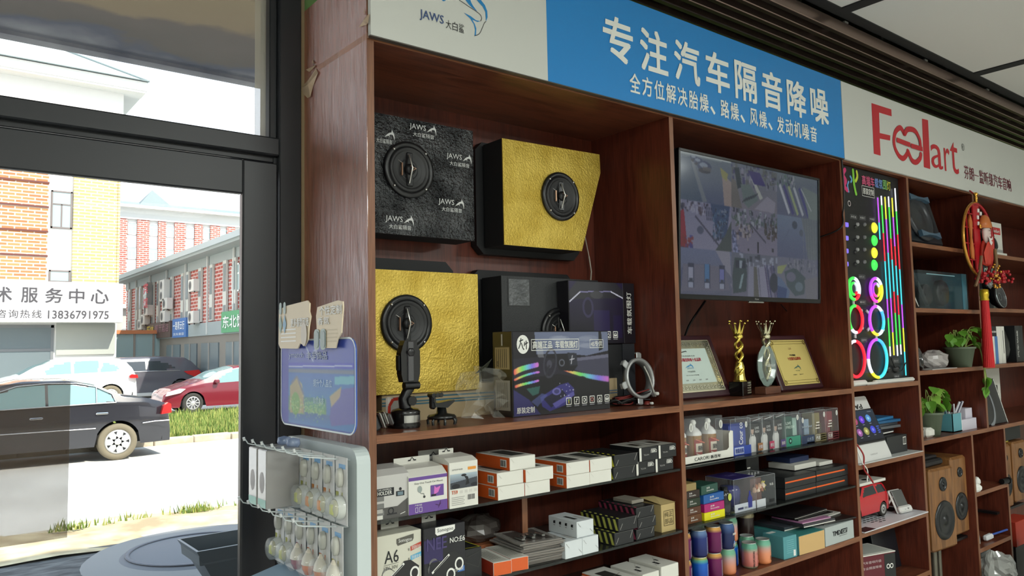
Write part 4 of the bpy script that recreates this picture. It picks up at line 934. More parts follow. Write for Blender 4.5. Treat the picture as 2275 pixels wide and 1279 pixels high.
def icons(m, F, u0, du, v, s, n=6, c=WHITE):
    for i in range(n):
        u = u0 + du * i; k = s * .12
        m.line(F, [(u, v), (u + s, v), (u + s, v + s), (u, v + s), (u, v)], k, c, .0016); m.rect(F, u, v - s * .32, u + s, v - s * .2, mat((150, 150, 156), .5), .0016)
        if i == 0: m.line(F, [(u + s * .5, v + s * .2), (u + s * .5, v + s * .8)], k * 1.6, mat((210, 190, 80), .5), .0018); m.line(F, [(u + s * .25, v + s * .55), (u + s * .75, v + s * .7)], k, mat((110, 180, 90), .5), .0018)
        elif i == 1: m.disc(F, u + s * .38, v + s * .3, s * .12, c, .0018); m.line(F, [(u + s * .48, v + s * .3), (u + s * .48, v + s * .78), (u + s * .7, v + s * .62)], k, c, .0018)
        elif i == 2: m.disc(F, u + s * .5, v + s * .5, s * .3, c, .0018); m.disc(F, u + s * .42, v + s * .5, s * .17, GLOSSB, .0020)
        elif i == 3: m.ring(F, u + s * .5, v + s * .5, s * .2, s * .32, mat((200, 130, 120), .5), .0018)
        elif i == 4: m.ring(F, u + s * .5, v + s * .38, s * .16, s * .28, c, .0018); m.line(F, [(u + s * .5, v + s * .5), (u + s * .6, v + s * .8)], k * 1.5, c, .0018)
        else: m.shape(F, [(u + s * .15, v + s * .2), (u + s * .85, v + s * .2), (u + s * .85, v + s * .5), (u + s * .7, v + s * .75), (u + s * .3, v + s * .75), (u + s * .15, v + s * .5)], c, .0018); m.rect(F, u + s * .3, v + s * .5, u + s * .7, v + s * .66, GLOSSB, .0020)
BW, BH, BD = .438, .270, .098
m = MB(); m.box(0, BW, 0, BD, 0, BH, GLOSSB, .001); F = Ffront(0, 0, 0); m.canvas(F, .003, .003, BW - .003, BH - .003, kitpic(), artmat(.35, 0, .4), .0008)
m.disc(F, .045, .228, .026, WHITE, .0014, ry=.030)
for pts in ([(.030, .238), (.046, .243)], [(.037, .248), (.034, .230), (.026, .214)], [(.038, .233), (.044, .216), (.049, .211)], [(.052, .236), (.050, .222)], [(.058, .240), (.059, .212)], [(.052, .228), (.066, .234)]): m.line(F, pts, .0035, INK, .0018)
m.line(F, [(.080, .208), (.292, .208), (.292, .243), (.080, .243), (.080, .208)], .0018, WHITE, .0016)
m.text(F, '高端正品', .085, .213, .170, .238, WHITE, .02); m.text(F, '车载氛围灯', .184, .213, .287, .238, WHITE, .02)
m.line(F, [(.345, .212), (.410, .212), (.410, .240), (.345, .240), (.345, .212)], .0015, WHITE, .0016); m.text(F, '4S专供', .350, .216, .405, .236, WHITE, .01)
m.text(F, '原装定制', .014, .010, .088, .030, WHITE, .02); icons(m, F, .228, .0365, .026, .022)
L_f = frame((0, BD, 0), (0, -1, 0), (0, 0, 1)); YL = mat((176, 158, 116), .6); m.rect(L_f, .012, .150, .086, .220, YL); m.rect(L_f, .012, .020, .086, .115, mat((170, 166, 154), .6)); m.disc(L_f, .035, .132, .010, mat((150, 148, 136), .5))
for k in range(6): m.rect(L_f, .020 + k * .010, .155, .022 + k * .010, .215, INK, .0012); m.rect(L_f, .020 + k * .010, .030, .0215 + k * .010, .108, INK, .0012)
m.text(L_f, 'CE', .02, .16, .03, .175, INK, 0, lift=.0018); m.rect(L_f, .045, .225, .052, .262, mat((190, 190, 186), .6))
tag(m.build('light_kit_box', loc=(1.508, .109, SH), rz=rad(1)), 'large glossy box picturing a car dashboard with rainbow light strips', 'box')
# second kit box behind, and a black block under it
m = MB(); m.box(0, .062, 0, .10, 0, .225, GLOSSB, .001)
c = CV(60, 48, (16, 12, 30)); c.grad(0, 0, 60, 48, (34, 26, 64), (10, 8, 26)); c.poly([(8, 0), (52, 0), (60, 6), (60, 12), (0, 14), (0, 8)], (40, 40, 48)); c.line(0, 16, 12, 8, (190, 190, 210), 1); c.line(12, 8, 46, 7, (120, 116, 160), 1); c.line(46, 7, 60, 12, (210, 210, 230), 1)
c.ell(20, 20, 6, 8, (50, 44, 80)); c.ell(20, 20, 4, 6, (22, 16, 44)); c.ell(30, 10, 7, 3, (60, 60, 66)); c.rect(26, 22, 44, 42, (38, 26, 84), .7); c.rect(48, 26, 58, 44, (30, 20, 70), .7)
m.box(-.275, 0, 0, .10, 0, .225, GLOSSB, .001); F = Ffront(-.275, 0, 0); m.canvas(F, .002, .002, .273, .223, c, artmat(.4, 0, .3)); icons(m, F, .036, .036, .022, .022)
F = Ffront(0, 0, 0)
for i, ch in enumerate('车载氛围灯'): m.text(F @ Matrix.Translation((.022, .035 + i * .032, 0)) @ Matrix.Rotation(pi / 2, 4, 'Z'), ch, 0, -.020, .028, .006, WHITE, .02)
tag(m.build('light_kit_box', loc=(2.105, .19, SH + .225)), 'dark purple light kit box standing on a black block in the right corner', 'box')
m = MB(); m.box(0, .245, 0, .12, 0, .224, mat((20, 22, 26), .6), .002); m.box(.18, .245, -.004, 0, 0, .224, mat((36, 38, 44), .55)); tag(m.build('black_block', loc=(1.92, .20, SH)), 'plain black box under the purple light kit box', 'box')
m = MB(); m.box(0, .10, 0, .14, 0, .10, KB, .001); F = Ffront(0, 0, 0); m.rect(F, 0, .045, .1, .049, mat((70, 100, 130), .6)); m.rect(F, 0, .054, .1, .058, mat((70, 100, 130), .6)); tag(m.build('cardboard_box', loc=(1.955, .185 - .0, SH)), 'short cardboard box end showing between the kit box and the grey ring', 'box')
# silver mounting ring with tabs and wires
m = MB(); RG = mat((176, 178, 178), .35, .5, key='grey plastic ring'); Rr = .074
F = Matrix.Translation((0, 0, .0)) @ Matrix.Rotation(rad(82), 4, 'X')
m.lathe([(Rr, 0), (Rr, .012), (Rr * .93, .014), (Rr * .86, .012), (Rr * .84, 0), (Rr * .8, -.02), (Rr * .84, -.02), (Rr, 0)], RG, F, 40)
for a in (82, 140, 195, 262, 318, 20): 
    R_ = F @ Matrix.Rotation(rad(a), 4, 'Z'); m.box(Rr - .002, Rr + .020, -.013, .013, .002, .007, RG, .003, T=R_); m.box(Rr + .016, Rr + .022, -.010, .010, -.01, .007, RG, .003, T=R_)
tag(m.build('mounting_ring', loc=(2.105, .125, SH + .097)), 'grey plastic speaker mounting ring with tabs propped in the right corner', 'ring')
m = MB(); r = random.Random(5)
for k in range(7):
    p = [(2.0 + r.uniform(0, .1), .13 + r.uniform(0, .05), SH + .006 + r.uniform(0, .03)) for _ in range(5)] + [(2.125 + r.uniform(0, .02), .10 + r.uniform(0, .03), SH + .01 + r.uniform(0, .05))]
    m.tube(curve2(p, 5), .0025, (BLACK, mat((120, 30, 26), .5), mat((40, 40, 40), .5))[k % 3], 6)
m.tube(curve2([(2.13, .12, SH + .14), (2.145, .11, SH + .10), (2.155, .10, SH + .05), (2.16, .095, SH + .03)], 5), .003, mat((190, 188, 180), .5), 6)
m.box(2.150, 2.165, .08, .095, SH + .035, SH + .047, WHITE, .003); m.box(2.115, 2.128, .075, .088, SH + .004, SH + .013, WHITE, .003); m.lathe([(0, .012), (.01, .01), (.012, 0)], mat((120, 40, 34), .4), Matrix.Translation((2.118, .10, SH + .004)), 12)
tag(m.build('wire_bundle'), 'tangle of thin black wires with small white plugs around the grey ring', 'wires')
# phone holder with suction base
t = thing('phone_holder', 'tall black phone holder on a round chromed suction base in front of the gold foil', 'phone holder', (1.125, .115, SH)); C0 = (0, 0, 0)
MB().lathe([(.040, 0), (.042, .008), (.040, .014), (.0405, .016), (.0405, .036), (.041, .038), (.042, .044), (.036, .052), (.02, .056), (0, .057)], mat((20, 20, 21), .25, coat=.4), seg=36).build('suction_base', t)
MB().lathe([(.0412, .016), (.0412, .036)], mat((200, 200, 198), .2, .9), seg=48, a0=-2.2, a1=-.3).build('chrome_band', t)
m = MB(); m.tube([(0, .0, .05), (-.008, .0, .08), (.012, 0, .11), (.006, 0, .13)], [.018, .014, .016, .012], mat((24, 24, 25), .3), 12); m.cyl((.012, -.02, .075), (.012, .02, .075), .014, mat((24, 24, 25), .3)); m.cyl((-.014, -.016, .118), (.034, -.016, .118), .011, BLACK); m.build('joint_arm', t)
m = MB(); P = [(-.030, .150), (-.024, .128), (.024, .128), (.030, .150), (.031, .215), (.022, .232), (.020, .245), (-.018, .245), (-.024, .232), (-.031, .210)]
m.prism(P, .026, mat((22, 22, 24), .28, coat=.3), Ffront(.003, .0, 0)); m.box(-.008, .012, -.030, -.024, .13, .243, mat((96, 96, 98), .3, .6), .002); m.lathe([(.012, 0), (.013, .003), (.010, .005), (0, .005)], mat((26, 26, 28), .3), Matrix.Translation((.002, -.028, .212)) @ Matrix.Rotation(pi / 2, 4, 'X'), 6)
m.build('clamp_head', t); MB().box(-.034, -.027, -.022, -.004, .16, .205, BLACK, .003).box(.033, .038, -.022, -.004, .165, .20, BLACK, .003).build('clamp_jaw', t)
# small red and white package behind the holder, camera at far left
m = MB(); m.box(0, .07, 0, .01, 0, .085, mat((206, 200, 190), .4), .01); F = Ffront(0, 0, 0); m.line(F, [(.006, .01), (.008, .06), (.02, .078), (.05, .08), (.063, .06), (.064, .01)], .009, mat((196, 60, 44), .4)); tag(m.build('blister_pack', loc=(1.09, .16, SH), rz=0), 'small clear pack with a red border behind the phone holder', 'package')
t = thing('air_vent_clip', 'small silver and black clip lying by the end panel on the main shelf', 'clip', (1.035, .09, SH))
m = MB(Matrix.Rotation(rad(-22), 4, 'Y')); m.box(-.05, .0, -.01, .03, .006, .05, mat((60, 62, 64), .4), .006); m.build('body', t)
m = MB(Matrix.Rotation(rad(-22), 4, 'Y')); m.box(.002, .012, -.014, .03, .004, .052, SILV, .004); m.box(.016, .026, -.012, .026, .008, .048, SILV, .004); m.box(.028, .040, -.012, .026, .0, .036, mat((150, 150, 150), .3, .8), .006); m.build('jaw', t)
# dash mount
t = thing('dash_mount', 'small black ball mount on a four-footed round base beside the tall phone holder', 'phone holder', (1.243, .11, SH)); BL = mat((20, 22, 22), .28, coat=.3)
m = MB(); m.lathe([(.012, .014), (.040, .016), (.043, .022), (.038, .028), (.016, .032), (.013, .05), (.0, .052)], BL, seg=28)
for a in (200, 250, 300, 340, 70, 130): m.tube([(.036 * cos(rad(a)), .036 * sin(rad(a)), .02), (.043 * cos(rad(a)), .043 * sin(rad(a)), .012), (.041 * cos(rad(a)), .041 * sin(rad(a)), .001)], .004, BL, 6)
m.build('base', t); m = MB(); m.prism([(-.030, .052), (.012, .048), (.038, .066), (.034, .070), (-.018, .064), (-.034, .066)], .03, BL, Ffront(0, .015, 0)); m.cyl((.0, 0, .045), (.0, 0, .06), .012, BL); m.build('cradle', t)
m = MB(); m.box(-.038, -.024, -.012, .012, .046, .088, BL, .005)
for k in range(3): m.cyl((-.034 + k * .013, -.013, .086), (-.034 + k * .013, .013, .086), .007, BL)
m.build('hinge', t)
# crumpled clear film with a dark end
m = MB(); r = random.Random(11); CF = mat((225, 225, 215), .12, alpha=.16, key='crumpled clear film', spec=.9); N = 9
vs = []
for j in range(N):
    for i in range(N): vs.append((.0 + .16 * i / (N - 1) + r.uniform(-.01, .01), r.uniform(-.03, .03), (.0 + .16 * j / (N - 1)) * (1 - .3 * abs(i / (N - 1) - .5)) + r.uniform(0, .012)))
m.add(vs, [(j * N + i, j * N + i + 1, (j + 1) * N + i + 1, (j + 1) * N + i) for j in range(N - 1) for i in range(N - 1)], CF)
m.add([(.05, 0, .14), (.115, .0, .182), (.118, 0, .186), (.055, -.01, .150), (.10, .01, .150)], [(0, 1, 2, 3), (0, 4, 1)], mat((40, 42, 30), .4)); tag(m.build('plastic_wrap', loc=(1.335, .14, SH)), 'crumpled clear plastic wrap in front of the cardboard box', 'wrap')

# ------------------------------------------------------------------ bay one, boxes on the glass shelves
OFFW = mat((222, 221, 212), .45, key='white card'); ORG = mat((214, 92, 34), .45, key='orange card'); PUR = mat((104, 72, 148), .45, key='purple card')
def bar(m, F, u, v, w, h, n=12, seed=1):
    r = random.Random(seed); m.rect(F, u, v, u + w, v + h, mat((232, 230, 222), .5), .0010); x = u + w * .06
    while x < u + w * .92: k = w * r.choice((.02, .035, .05)); m.rect(F, x, v + h * .1, x + k, v + h * .9, INK, .0014); x += k + w * r.choice((.02, .04))
def hook(m, F, u, v, w):
    m.shape(F, [(u, v), (u + w * .3, v), (u + w * .4, v + w * .22), (u + w * .5, v + w * .3), (u + w * .6, v + w * .22), (u + w * .7, v), (u + w, v), (u + w, v + w * .12), (u + w * .75, v + w * .14), (u + w * .5, v + w * .42), (u + w * .25, v + w * .14), (u, v + w * .12)], INK, .0012)
def carton(name, label, cat, loc, w, d, h, c, deco=None, rz=0, group=None, ch=.0012, tab=None, slope=0.0, side=None):
    m = MB()
    if slope:
        F0 = frame((0, 0, 0), (0, -1, 0), (0, 0, 1)); m.prism([(-d, 0), (0, 0), (0, h - slope), (-d * .35, h - slope * .35), (-d, h)], w, c, frame((w, 0, 0), (0, 1, 0), (0, 0, 1))) if False else m.add([(0, 0, 0), (w, 0, 0), (w, 0, h - slope), (0, 0, h - slope), (0, d * .3, h - slope * .25), (w, d * .3, h - slope * .25), (0, d, h), (w, d, h), (0, d, 0), (w, d, 0)],
            [(0, 1, 2, 3), (3, 2, 5, 4), (4, 5, 7, 6), (6, 7, 9, 8), (8, 9, 1, 0), (0, 3, 4, 6, 8), (1, 9, 7, 5, 2)], c)
    else: m.box(0, w, 0, d, 0, h, c, ch)
    FF = Ffront(0, 0, 0); FL = frame((0, d, 0), (0, -1, 0), (0, 0, 1)); FT = Ftop(0, 0, h)
    if side: m.rect(FL, .0008, .0008, d - .0008, h - slope - .0008, side, .0004)
    if tab: a, b_, th = tab; m.box(a, b_, d - .002, d, h - .001, h + th, OFFW); hook(m, Ffront(0, d - .002, 0), (a + b_) / 2 - .013, h + th * .4, .026)
    if deco: deco(m, FF, FL, FT)
    o = m.build(name, loc=loc, rz=rz); return tag(o, label, cat, group)
y0 = .012
def dh(m, F, L, T_):
    m.rect(F, .0, .060, .052, .080, INK); m.text(F, 'HOLDER', .003, .063, .045, .073, WHITE, .02); m.text(F, 'CAR UNIVERSAL', .003, .0745, .045, .0785, WHITE)
    for k in range(3): m.rect(F, .0, .012 + k * .018, .022, .024 + k * .018, mat((120, 120, 118), .4), .0012)
    m.rect(F, .0, 0, .097, .030, mat((84, 82, 80), .4), .0008); m.shape(F, [(.062, .030), (.097, .030), (.097, .050)], mat((84, 82, 80), .4), .0009); m.rect(F, 0, .002, .018, .012, OFFW, .0014); m.rect(F, 0, .018, .018, .028, mat((180, 178, 172), .4), .0014); m.ring(F, .042, .020, .006, .009, INK, .0014); m.rect(F, .03, .010, .06, .014, mat((40, 40, 42), .5), .0012); m.line(F, [(.07, .008), (.085, .012)], .0015, WHITE)
    m.rect(F, .058, .055, .083, .068, INK); m.rect(F, .062, .057, .079, .066, mat((110, 130, 140), .4), .0012); m.disc(F, .071, .073, .004, INK); 
carton('phone_holder_box', 'pale grey phone holder carton at the left end of the upper glass shelf', 'box', (.975, -.0 + y0, GS1), .097, .085, .130, mat((196, 194, 190), .45), dh, slope=.018)
def dp(m, F, L, T_):
    m.rect(F, 0, 0, .122, .028, PUR); m.rect(F, 0, .088, .122, .097, PUR); m.text(F, 'Easy One Touch Car Mount', .018, .0765, .108, .0825, INK, .0)
    m.rect(F, .068, .040, .110, .070, PUR, .0012); m.shape(F, [(.078, .044), (.092, .05), (.1, .066), (.086, .062), (.08, .068)], mat((210, 110, 190), .5), .0014); m.rect(F, .07, .041, .085, .046, INK, .0015); m.disc(F, .034, .064, .007, mat((150, 160, 156), .4), .0012, ry=.009); m.line(F, [(.034, .058), (.038, .052), (.046, .052), (.048, .044)], .0016, mat((110, 116, 112), .4)); m.disc(F, .048, .043, .0035, INK)
    m.text(F, '产品功能', .018, .021, .04, .0255, WHITE); m.line(F, [(.02, .005), (.02, .017), (.027, .017), (.027, .005), (.02, .005)], .0009, WHITE); m.line(F, [(.032, .005), (.032, .017), (.040, .017), (.040, .005), (.032, .005)], .0009, WHITE); m.line(F, [(.083, .018), (.095, .014), (.1, .02)], .002, mat((60, 20, 70), .5)); m.line(F, [(.092, .008), (.1, .026)], .0018, mat((60, 20, 70), .5))
carton('phone_mount_box', 'white and purple car mount carton with a hanging tab', 'box', (1.068, y0 - .006, GS1 + .001), .122, .080, .122, OFFW, dp, slope=.024, tab=(.0, .115, .018))
def dt(m, F, L, T_):
    m.rect(L, .001, .001, .079, .118, ORG, .0008); c = CV(40, 24, (120, 132, 146)); c.grad(0, 0, 40, 10, (170, 186, 196), (130, 140, 150)); c.poly([(0, 14), (40, 8), (40, 24), (0, 24)], (60, 64, 72)); c.ell(8, 20, 6, 4, (24, 26, 34)); c.poly([(20, 4), (26, 6), (28, 18), (22, 20), (24, 12)], (24, 26, 30)); c.ell(20, 3, 4, 2, (24, 26, 30)); c.ell(36, 20, 6, 3, (30, 32, 40))
    m.canvas(F, .002, .052, .094, .092, c, artmat(.45)); m.text(F, 'CAR MOUNT HOLDER', .008, .102, .044, .106, INK); m.rect(F, .062, .1, .09, .108, mat((226, 150, 60), .5)); m.text(F, 'T59', .006, .038, .026, .048, ORG, .01); bar(m, F, .058, .016, .028, .018, seed=3)
    for k in range(5): m.rect(F, .006, .008 + k * .005, .05 - .004 * (k % 2), .0095 + k * .005, mat((150, 150, 144), .5)); 
    for k in range(4): m.rect(F, .034 + .016 * k, .038, .044 + .016 * k, .046, mat((206, 204, 196), .5))
carton('phone_mount_box', 'white carton with a dashboard photo and orange side between the purple box and the stacks', 'box', (1.195, y0 - .01, GS1), .096, .085, .138, OFFW, dt, slope=.014, tab=(.02, .07, .014))
m = MB(); m.box(0, .10, 0, .002, 0, .150, mat((150, 150, 144), .5)); hook(m, Ffront(0, 0, 0), .035, .132, .03); tag(m.build('hanging_card', loc=(1.165, .115, GS1)), 'grey hanging card with a hook slot behind the purple carton', 'card')
# stacks of orange and white cartons
def dow(bars):
    def f(m, F, L, T_):
        m.rect(L, .0005, .0005, .1695, .037, ORG, .0006); c = mat((168, 150, 140), .5)
        if bars: bar(m, L, .125, .008, .030, .022, seed=5)
        m.line(F, [(.004, .034), (.016, .022)], .0008, mat((196, 194, 186), .5))
        m.rect(T_, .03, .03, .085, .14, mat((60, 62, 58), .5)); m.rect(T_, .012, .02, .022, .15, mat((170, 168, 160), .5))
    return f
gp = 'orange and white cartons stacked on the upper glass shelf'
def ow(x, y, z, lab, b=True, w=.098): return carton('phone_charger_box', lab, 'box', (x, y, z), w, .17, .0385, OFFW, dow(b), group=gp)
hh = .0388
ow(1.361, .0, GS1, 'orange-sided white carton, bottom left of the left stack'); ow(1.461, .0, GS1, 'plain white carton front, bottom right of the left stack', False)
ow(1.361, .004, GS1 + hh, 'orange-sided white carton, middle left of the left stack'); ow(1.462, -.004, GS1 + hh, 'white carton front, middle right of the left stack', False, .108)
ow(1.412, .008, GS1 + 2 * hh, 'orange-sided white carton topmost on the left stack')
ow(1.628, .0, GS1, 'orange-sided white carton, lower left of the right stack'); ow(1.728, .002, GS1, 'white carton front, lower right of the right stack', False)
ow(1.630, .002, GS1 + hh, 'orange-sided white carton, upper left of the right stack'); ow(1.730, .0, GS1 + hh, 'white carton front, upper right of the right stack', False)
YEL = mat((206, 204, 60), .5); 
def hazard(c, w, d, h):
    def f(m, F, L, T_):
        n = 7
        for i in range(n): u = d * i / n; m.shape(L, [(u, h * .92), (u + d / n * .45, h * .92), (u + d / n * .95, h * .08), (u + d / n * .5, h * .08)], c, .0006)
        for i in range(n): v = d * i / n; m.shape(T_, [(.001, v), (.012, v + d / n * .35), (.012, v + d / n * .8), (.001, v + d / n * .45)], c, .0006)
        m.line(F, [(.006, h * .15), (.018, h * .6)], .0014, mat((180, 180, 174), .4)); m.line(F, [(w - .018, h * .4), (w - .006, h * .95)], .0014, mat((180, 180, 174), .4)); m.line(F, [(0, h - .001), (w, h - .001)], .001, mat((90, 90, 88), .4))
    return f
BLKC = mat((30, 32, 34), .4, key='black card')
carton('charger_box', 'black carton with yellow hazard stripes, lower of the two beside the white stacks', 'box', (1.834, .0, GS1), .105, .17, .040, BLKC, hazard(YEL, .105, .17, .04), group='hazard striped cartons')
carton('charger_box', 'black carton with yellow hazard stripes, upper of the two beside the white stacks', 'box', (1.836, -.004, GS1 + .0405), .112, .17, .0395, BLKC, hazard(YEL, .112, .17, .04), group='hazard striped cartons')
def dblk(m, F, L, T_):
    m.rect(F, .0, .0, .010, .044, OFFW, .0006); m.rect(T_, 0, 0, .010, .14, OFFW, .0006); m.rect(T_, .01, .0, .088, .14, mat((176, 176, 168), .45), .0006); m.rect(T_, .03, .04, .06, .09, mat((60, 56, 48), .45), .0010)
    U = F @ Matrix.Translation((.086, .036, 0)) @ Matrix.Rotation(pi, 4, 'Z'); m.text(U, 'CARKU', 0, .001, .030, .012, WHITE, .03)
    m.rect(F, .058, .036, .082, .0375, WHITE, .001); m.text(U, 'NYSL', .040, .014, .066, .019, mat((170, 170, 166), .5))
for i, (x, z, l) in enumerate(((1.955, 0, 'lower left'), (2.052, 0, 'lower right'), (1.966, .0455, 'upper left'), (2.063, .0455, 'upper right'))):
    carton('charger_box', f'black carton with a white edge strip, {l} of the four by the wooden divider', 'box', (x, .012 - .006 * (i // 2), GS1 + z), .094, .14, .045, BLKC, dblk, group='black cartons with white edge')
# middle glass shelf
def sono(dark):
    ink = WHITE if dark else INK
    def f(m, F, L, T_):
        w = .134; h = .170
        lab = WHITE if dark else mat((90, 88, 80), .5); m.shape(F, [(.036, h), (.036, h - .016), (.042, h - .022), (.092, h - .018), (.100, h - .012), (.100, h)], lab, .0008) if dark else m.shape(F, [(.058, h - .012), (.058, h - .024), (.062, h - .030), (.106, h - .024), (.110, h - .018), (.110, h - .006)], lab, .0008)
        m.text(F, 'Sonogoo', *((.042, h - .016, .094, h - .004) if dark else (.064, h - .025, .104, h - .013)), INK if dark else WHITE, .0)
        if dark: m.text(F, 'NO:E6', .082, h - .048, .132, h - .034, WHITE, .02); m.rect(F, .0, h - .09, .06, h - .03, mat((46, 38, 84), .45), .0005); m.text(F, 'NEE', .008, h - .058, .072, h - .026, mat((70, 60, 110), .45), .02, lift=.0009); m.rect(F, .092, .040, .130, .054, mat((60, 110, 180), .45)); m.text(F, '12V-30V', .096, .043, .126, .051, WHITE)
        else:
            m.text(F, 'A6', .022, h - .070, .064, h - .038, INK, .0); m.line(F, [(.02, h - .074), (.064, h - .072)], .0008, INK); m.text(F, '12V-30V', .02, h - .086, .062, h - .077, mat((90, 90, 84), .5))
            m.shape(F, [(.100, h - .050), (.133, h - .042), (.133, h - .030), (.100, h - .038)], mat((190, 74, 56), .45)); m.text(F, '全能新升级', .103, h - .046, .131, h - .036, WHITE); m.shape(F, [(.100, h - .074), (.133, h - .068), (.133, h - .056), (.100, h - .062)], mat((90, 170, 206), .45)); m.text(F, '快速充电', .103, h - .071, .131, h - .061, WHITE); m.text(F, '强', .092, h - .048, .097, h - .042, INK); m.text(F, '能', .092, h - .072, .097, h - .066, INK)
        # drawn adapter: body with three round sockets
        o = .018; B_ = mat((34, 34, 36), .4)
        m.shape(F, [(o, .036), (o + .062, .098), (o + .082, .098), (o + .108, .078), (o + .100, .050), (o + .036, .0), (o + .006, .0)], B_, .0008)
        m.line(F, [(o + .006, .052), (o + .062, .092)], .006, WHITE, .0012); m.line(F, [(o + .012, .055), (o + .058, .089)], .003, B_, .0016)
        for cx_, cy_ in ((o + .036, .012), (o + .066, .038), (o + .094, .062)): m.ring(F, cx_, cy_, .010, .0145, WHITE, .0014, k=1.2); m.disc(F, cx_, cy_, .010, B_, .0013, ry=.012)
        for k in range(5): m.ring(F, o + .012 + k * .001, .075 - k * .003, .014 + k * .0018, .0148 + k * .0018, mat((130, 130, 128), .5), .0010, a0=.6, a1=3.6)
        if dark:
            for k in range(3): m.disc(F, .075 + k * .018, .012, .006, WHITE, .0018)
    return f
carton('socket_adapter_box', 'cream adapter carton with a drawn three-socket plug at the lower left', 'box', (.975, .012, GS2), .134, .070, .172, mat((208, 206, 190), .45), sono(False), tab=(.05, .104, .026))
carton('socket_adapter_box', 'black adapter carton with a drawn three-socket plug next to the cream one', 'box', (1.112, .004, GS2), .134, .070, .172, mat((28, 28, 34), .35), sono(True), tab=(.036, .082, .022))
def dy(m, F, L, T_): m.line(T_, [(.004, .01), (.056, .002), (.058, .09), (.004, .10), (.004, .01)], .003, YEL); m.line(F, [(0, .06), (.06, .075)], .0015, mat((60, 60, 58), .4)); m.line(F, [(0, .052), (.05, .03), (.06, .06)], .0010, mat((70, 70, 66), .4))
carton('gadget_box', 'black carton with a yellow line around its lid, right of the black adapter carton', 'box', (1.262, .035, GS2), .062, .13, .085, BLKC, dy)
def do(m, F, L, T_): m.rect(F, .001, .001, .059, .037, ORG); m.rect(T_, .003, .01, .05, .15, mat((196, 194, 184), .5)); [m.rect(T_, .008 + .008 * k, .03, .010 + .008 * k, .12, mat((120, 118, 112), .5), .0012) for k in range(5)]; m.rect(L, 0, 0, .16, .038, mat((180, 60, 40), .5))
for k in range(2): carton('phone_charger_box', ('left', 'right')[k] + ' of two white-topped cartons with orange ends lying side by side', 'box', (1.348 + k * .063, .012, GS2), .061, .16, .038, OFFW, do, rz=rad(-8), group='orange ended cartons lying flat')
# stack of thin clear cases
for k in range(12):
    m = MB(); m.box(0, .15, 0, .17, 0, .0052, mat((170, 166, 160), .15, alpha=.62, key='clear case', spec=.8), .001); m.rect(Ffront(0, 0, 0), .0, .0015, .15, .0035, mat((120, 112, 104), .3)); m.rect(Ftop(0, 0, .0052), .02, .02, .13, .15, mat((70, 62, 58), .3, alpha=.6))
    tag(m.build('clear_case', loc=(1.470 + .004 * sin(k * 2.1), .03 + .006 * cos(k * 1.7), GS2 + k * .0054), rz=rad(-6 + 3 * sin(k))), ('lowest', 'second lowest', 'third lowest', 'fourth lowest', 'fifth lowest', 'sixth lowest', 'sixth highest', 'fifth highest', 'fourth highest', 'third highest', 'second highest')[k] + ' thin clear plastic case of the neat stack' if k < 11 else 'topmost clear plastic case of the stack, holding small metal parts', 'case', 'thin clear cases in the stack')
m = MB()
for k in range(5): m.box(.02 + k * .02, .032 + k * .02, .03 + .02 * (k % 2), .07, .0, .008, SILV, .002)
tag(m.build('metal_parts', loc=(1.475, .03, GS2 + .0655)), 'few small metal parts on the clear case stack', 'parts')
m = MB(); m.box(.0, .16, 0, .12, 0, .03, mat((160, 96, 60), .6), .002); tag(m.build('cardboard_box', loc=(1.405, .22, GS2 + .0)), 'flat brown box under the dark plastic bag at the back', 'box')
def lump(name, label, cat, loc, sx, sy, sz, m_, seed=1, seg=18, amp=.12, alpha=None):
    m = MB(); vs = []; fs = []; R_ = seg // 2
    for j in range(R_ + 1):
        for i in range(seg):
            th = pi * j / R_; ph = 2 * pi * i / seg; p = Vector((sin(th) * cos(ph), sin(th) * sin(ph), cos(th))); k = 1 + amp * noise.noise(p * 2.3 + Vector((seed, 0, 0))) * 2 + amp * .6 * noise.noise(p * 6 + Vector((0, seed, 0)))
            p = p * k; vs.append((p.x * sx, p.y * sy, max(p.z, -.85) * sz + sz * .85))
    for j in range(R_):
        for i in range(seg): fs.append((j * seg + i, (j + 1) * seg + i, (j + 1) * seg + (i + 1) % seg, j * seg + (i + 1) % seg))
    m.add(vs, fs, m_, smooth=amp < .1); return tag(m.build(name, loc=loc), label, cat)
lump('plastic_bag', 'dark crumpled plastic bag on the flat brown box', 'bag', (1.485, .28, GS2 + .03), .085, .06, .045, mat((86, 80, 76), .25, spec=.7), 3)
# wood divider under the upper glass shelf
part(MB().box(1.56, 1.582, .14, D, GS2, GS1 - .009, WOODV).box(1.56, 1.582, .139, .14, GS2, GS1 - .009, EDGEV), 'divider_panel', cab1)
def dad(m, F, L, T_):
    for k in range(4): u = .024 + k * .028; m.rect(L, u, .030, u + .010, .037, INK); m.rect(L, u + .001, .024, u + .009, .0265, mat((150, 150, 150), .5)); m.rect(L, u + .002, .037, u + .011, .039, INK)
    m.rect(T_, .018, .030, .032, .085, mat((60, 60, 58), .5)); m.rect(T_, .045, .02, .058, .07, mat((190, 190, 186), .5)); m.line(F, [(.004, .046), (.016, .032)], .0012, mat((150, 150, 148), .4)); m.line(F, [(.056, .022), (.068, .010)], .0012, mat((150, 150, 148), .4))
WH2 = mat((214, 220, 222), .4, key='white carton')
gl = 'white adapter cartons in a small pyramid'
carton('adapter_box', 'white adapter carton, lower left of the three in a pyramid', 'box', (1.618, -.0 + .004, GS2), .072, .135, .052, WH2, dad, group=gl); carton('adapter_box', 'white adapter carton, lower right of the three in a pyramid', 'box', (1.691, .004, GS2), .070, .135, .052, WH2, dad, group=gl)
carton('adapter_box', 'white adapter carton, topmost of the three in a pyramid', 'box', (1.676, .012, GS2 + .0525), .073, .135, .050, WH2, dad, group=gl)
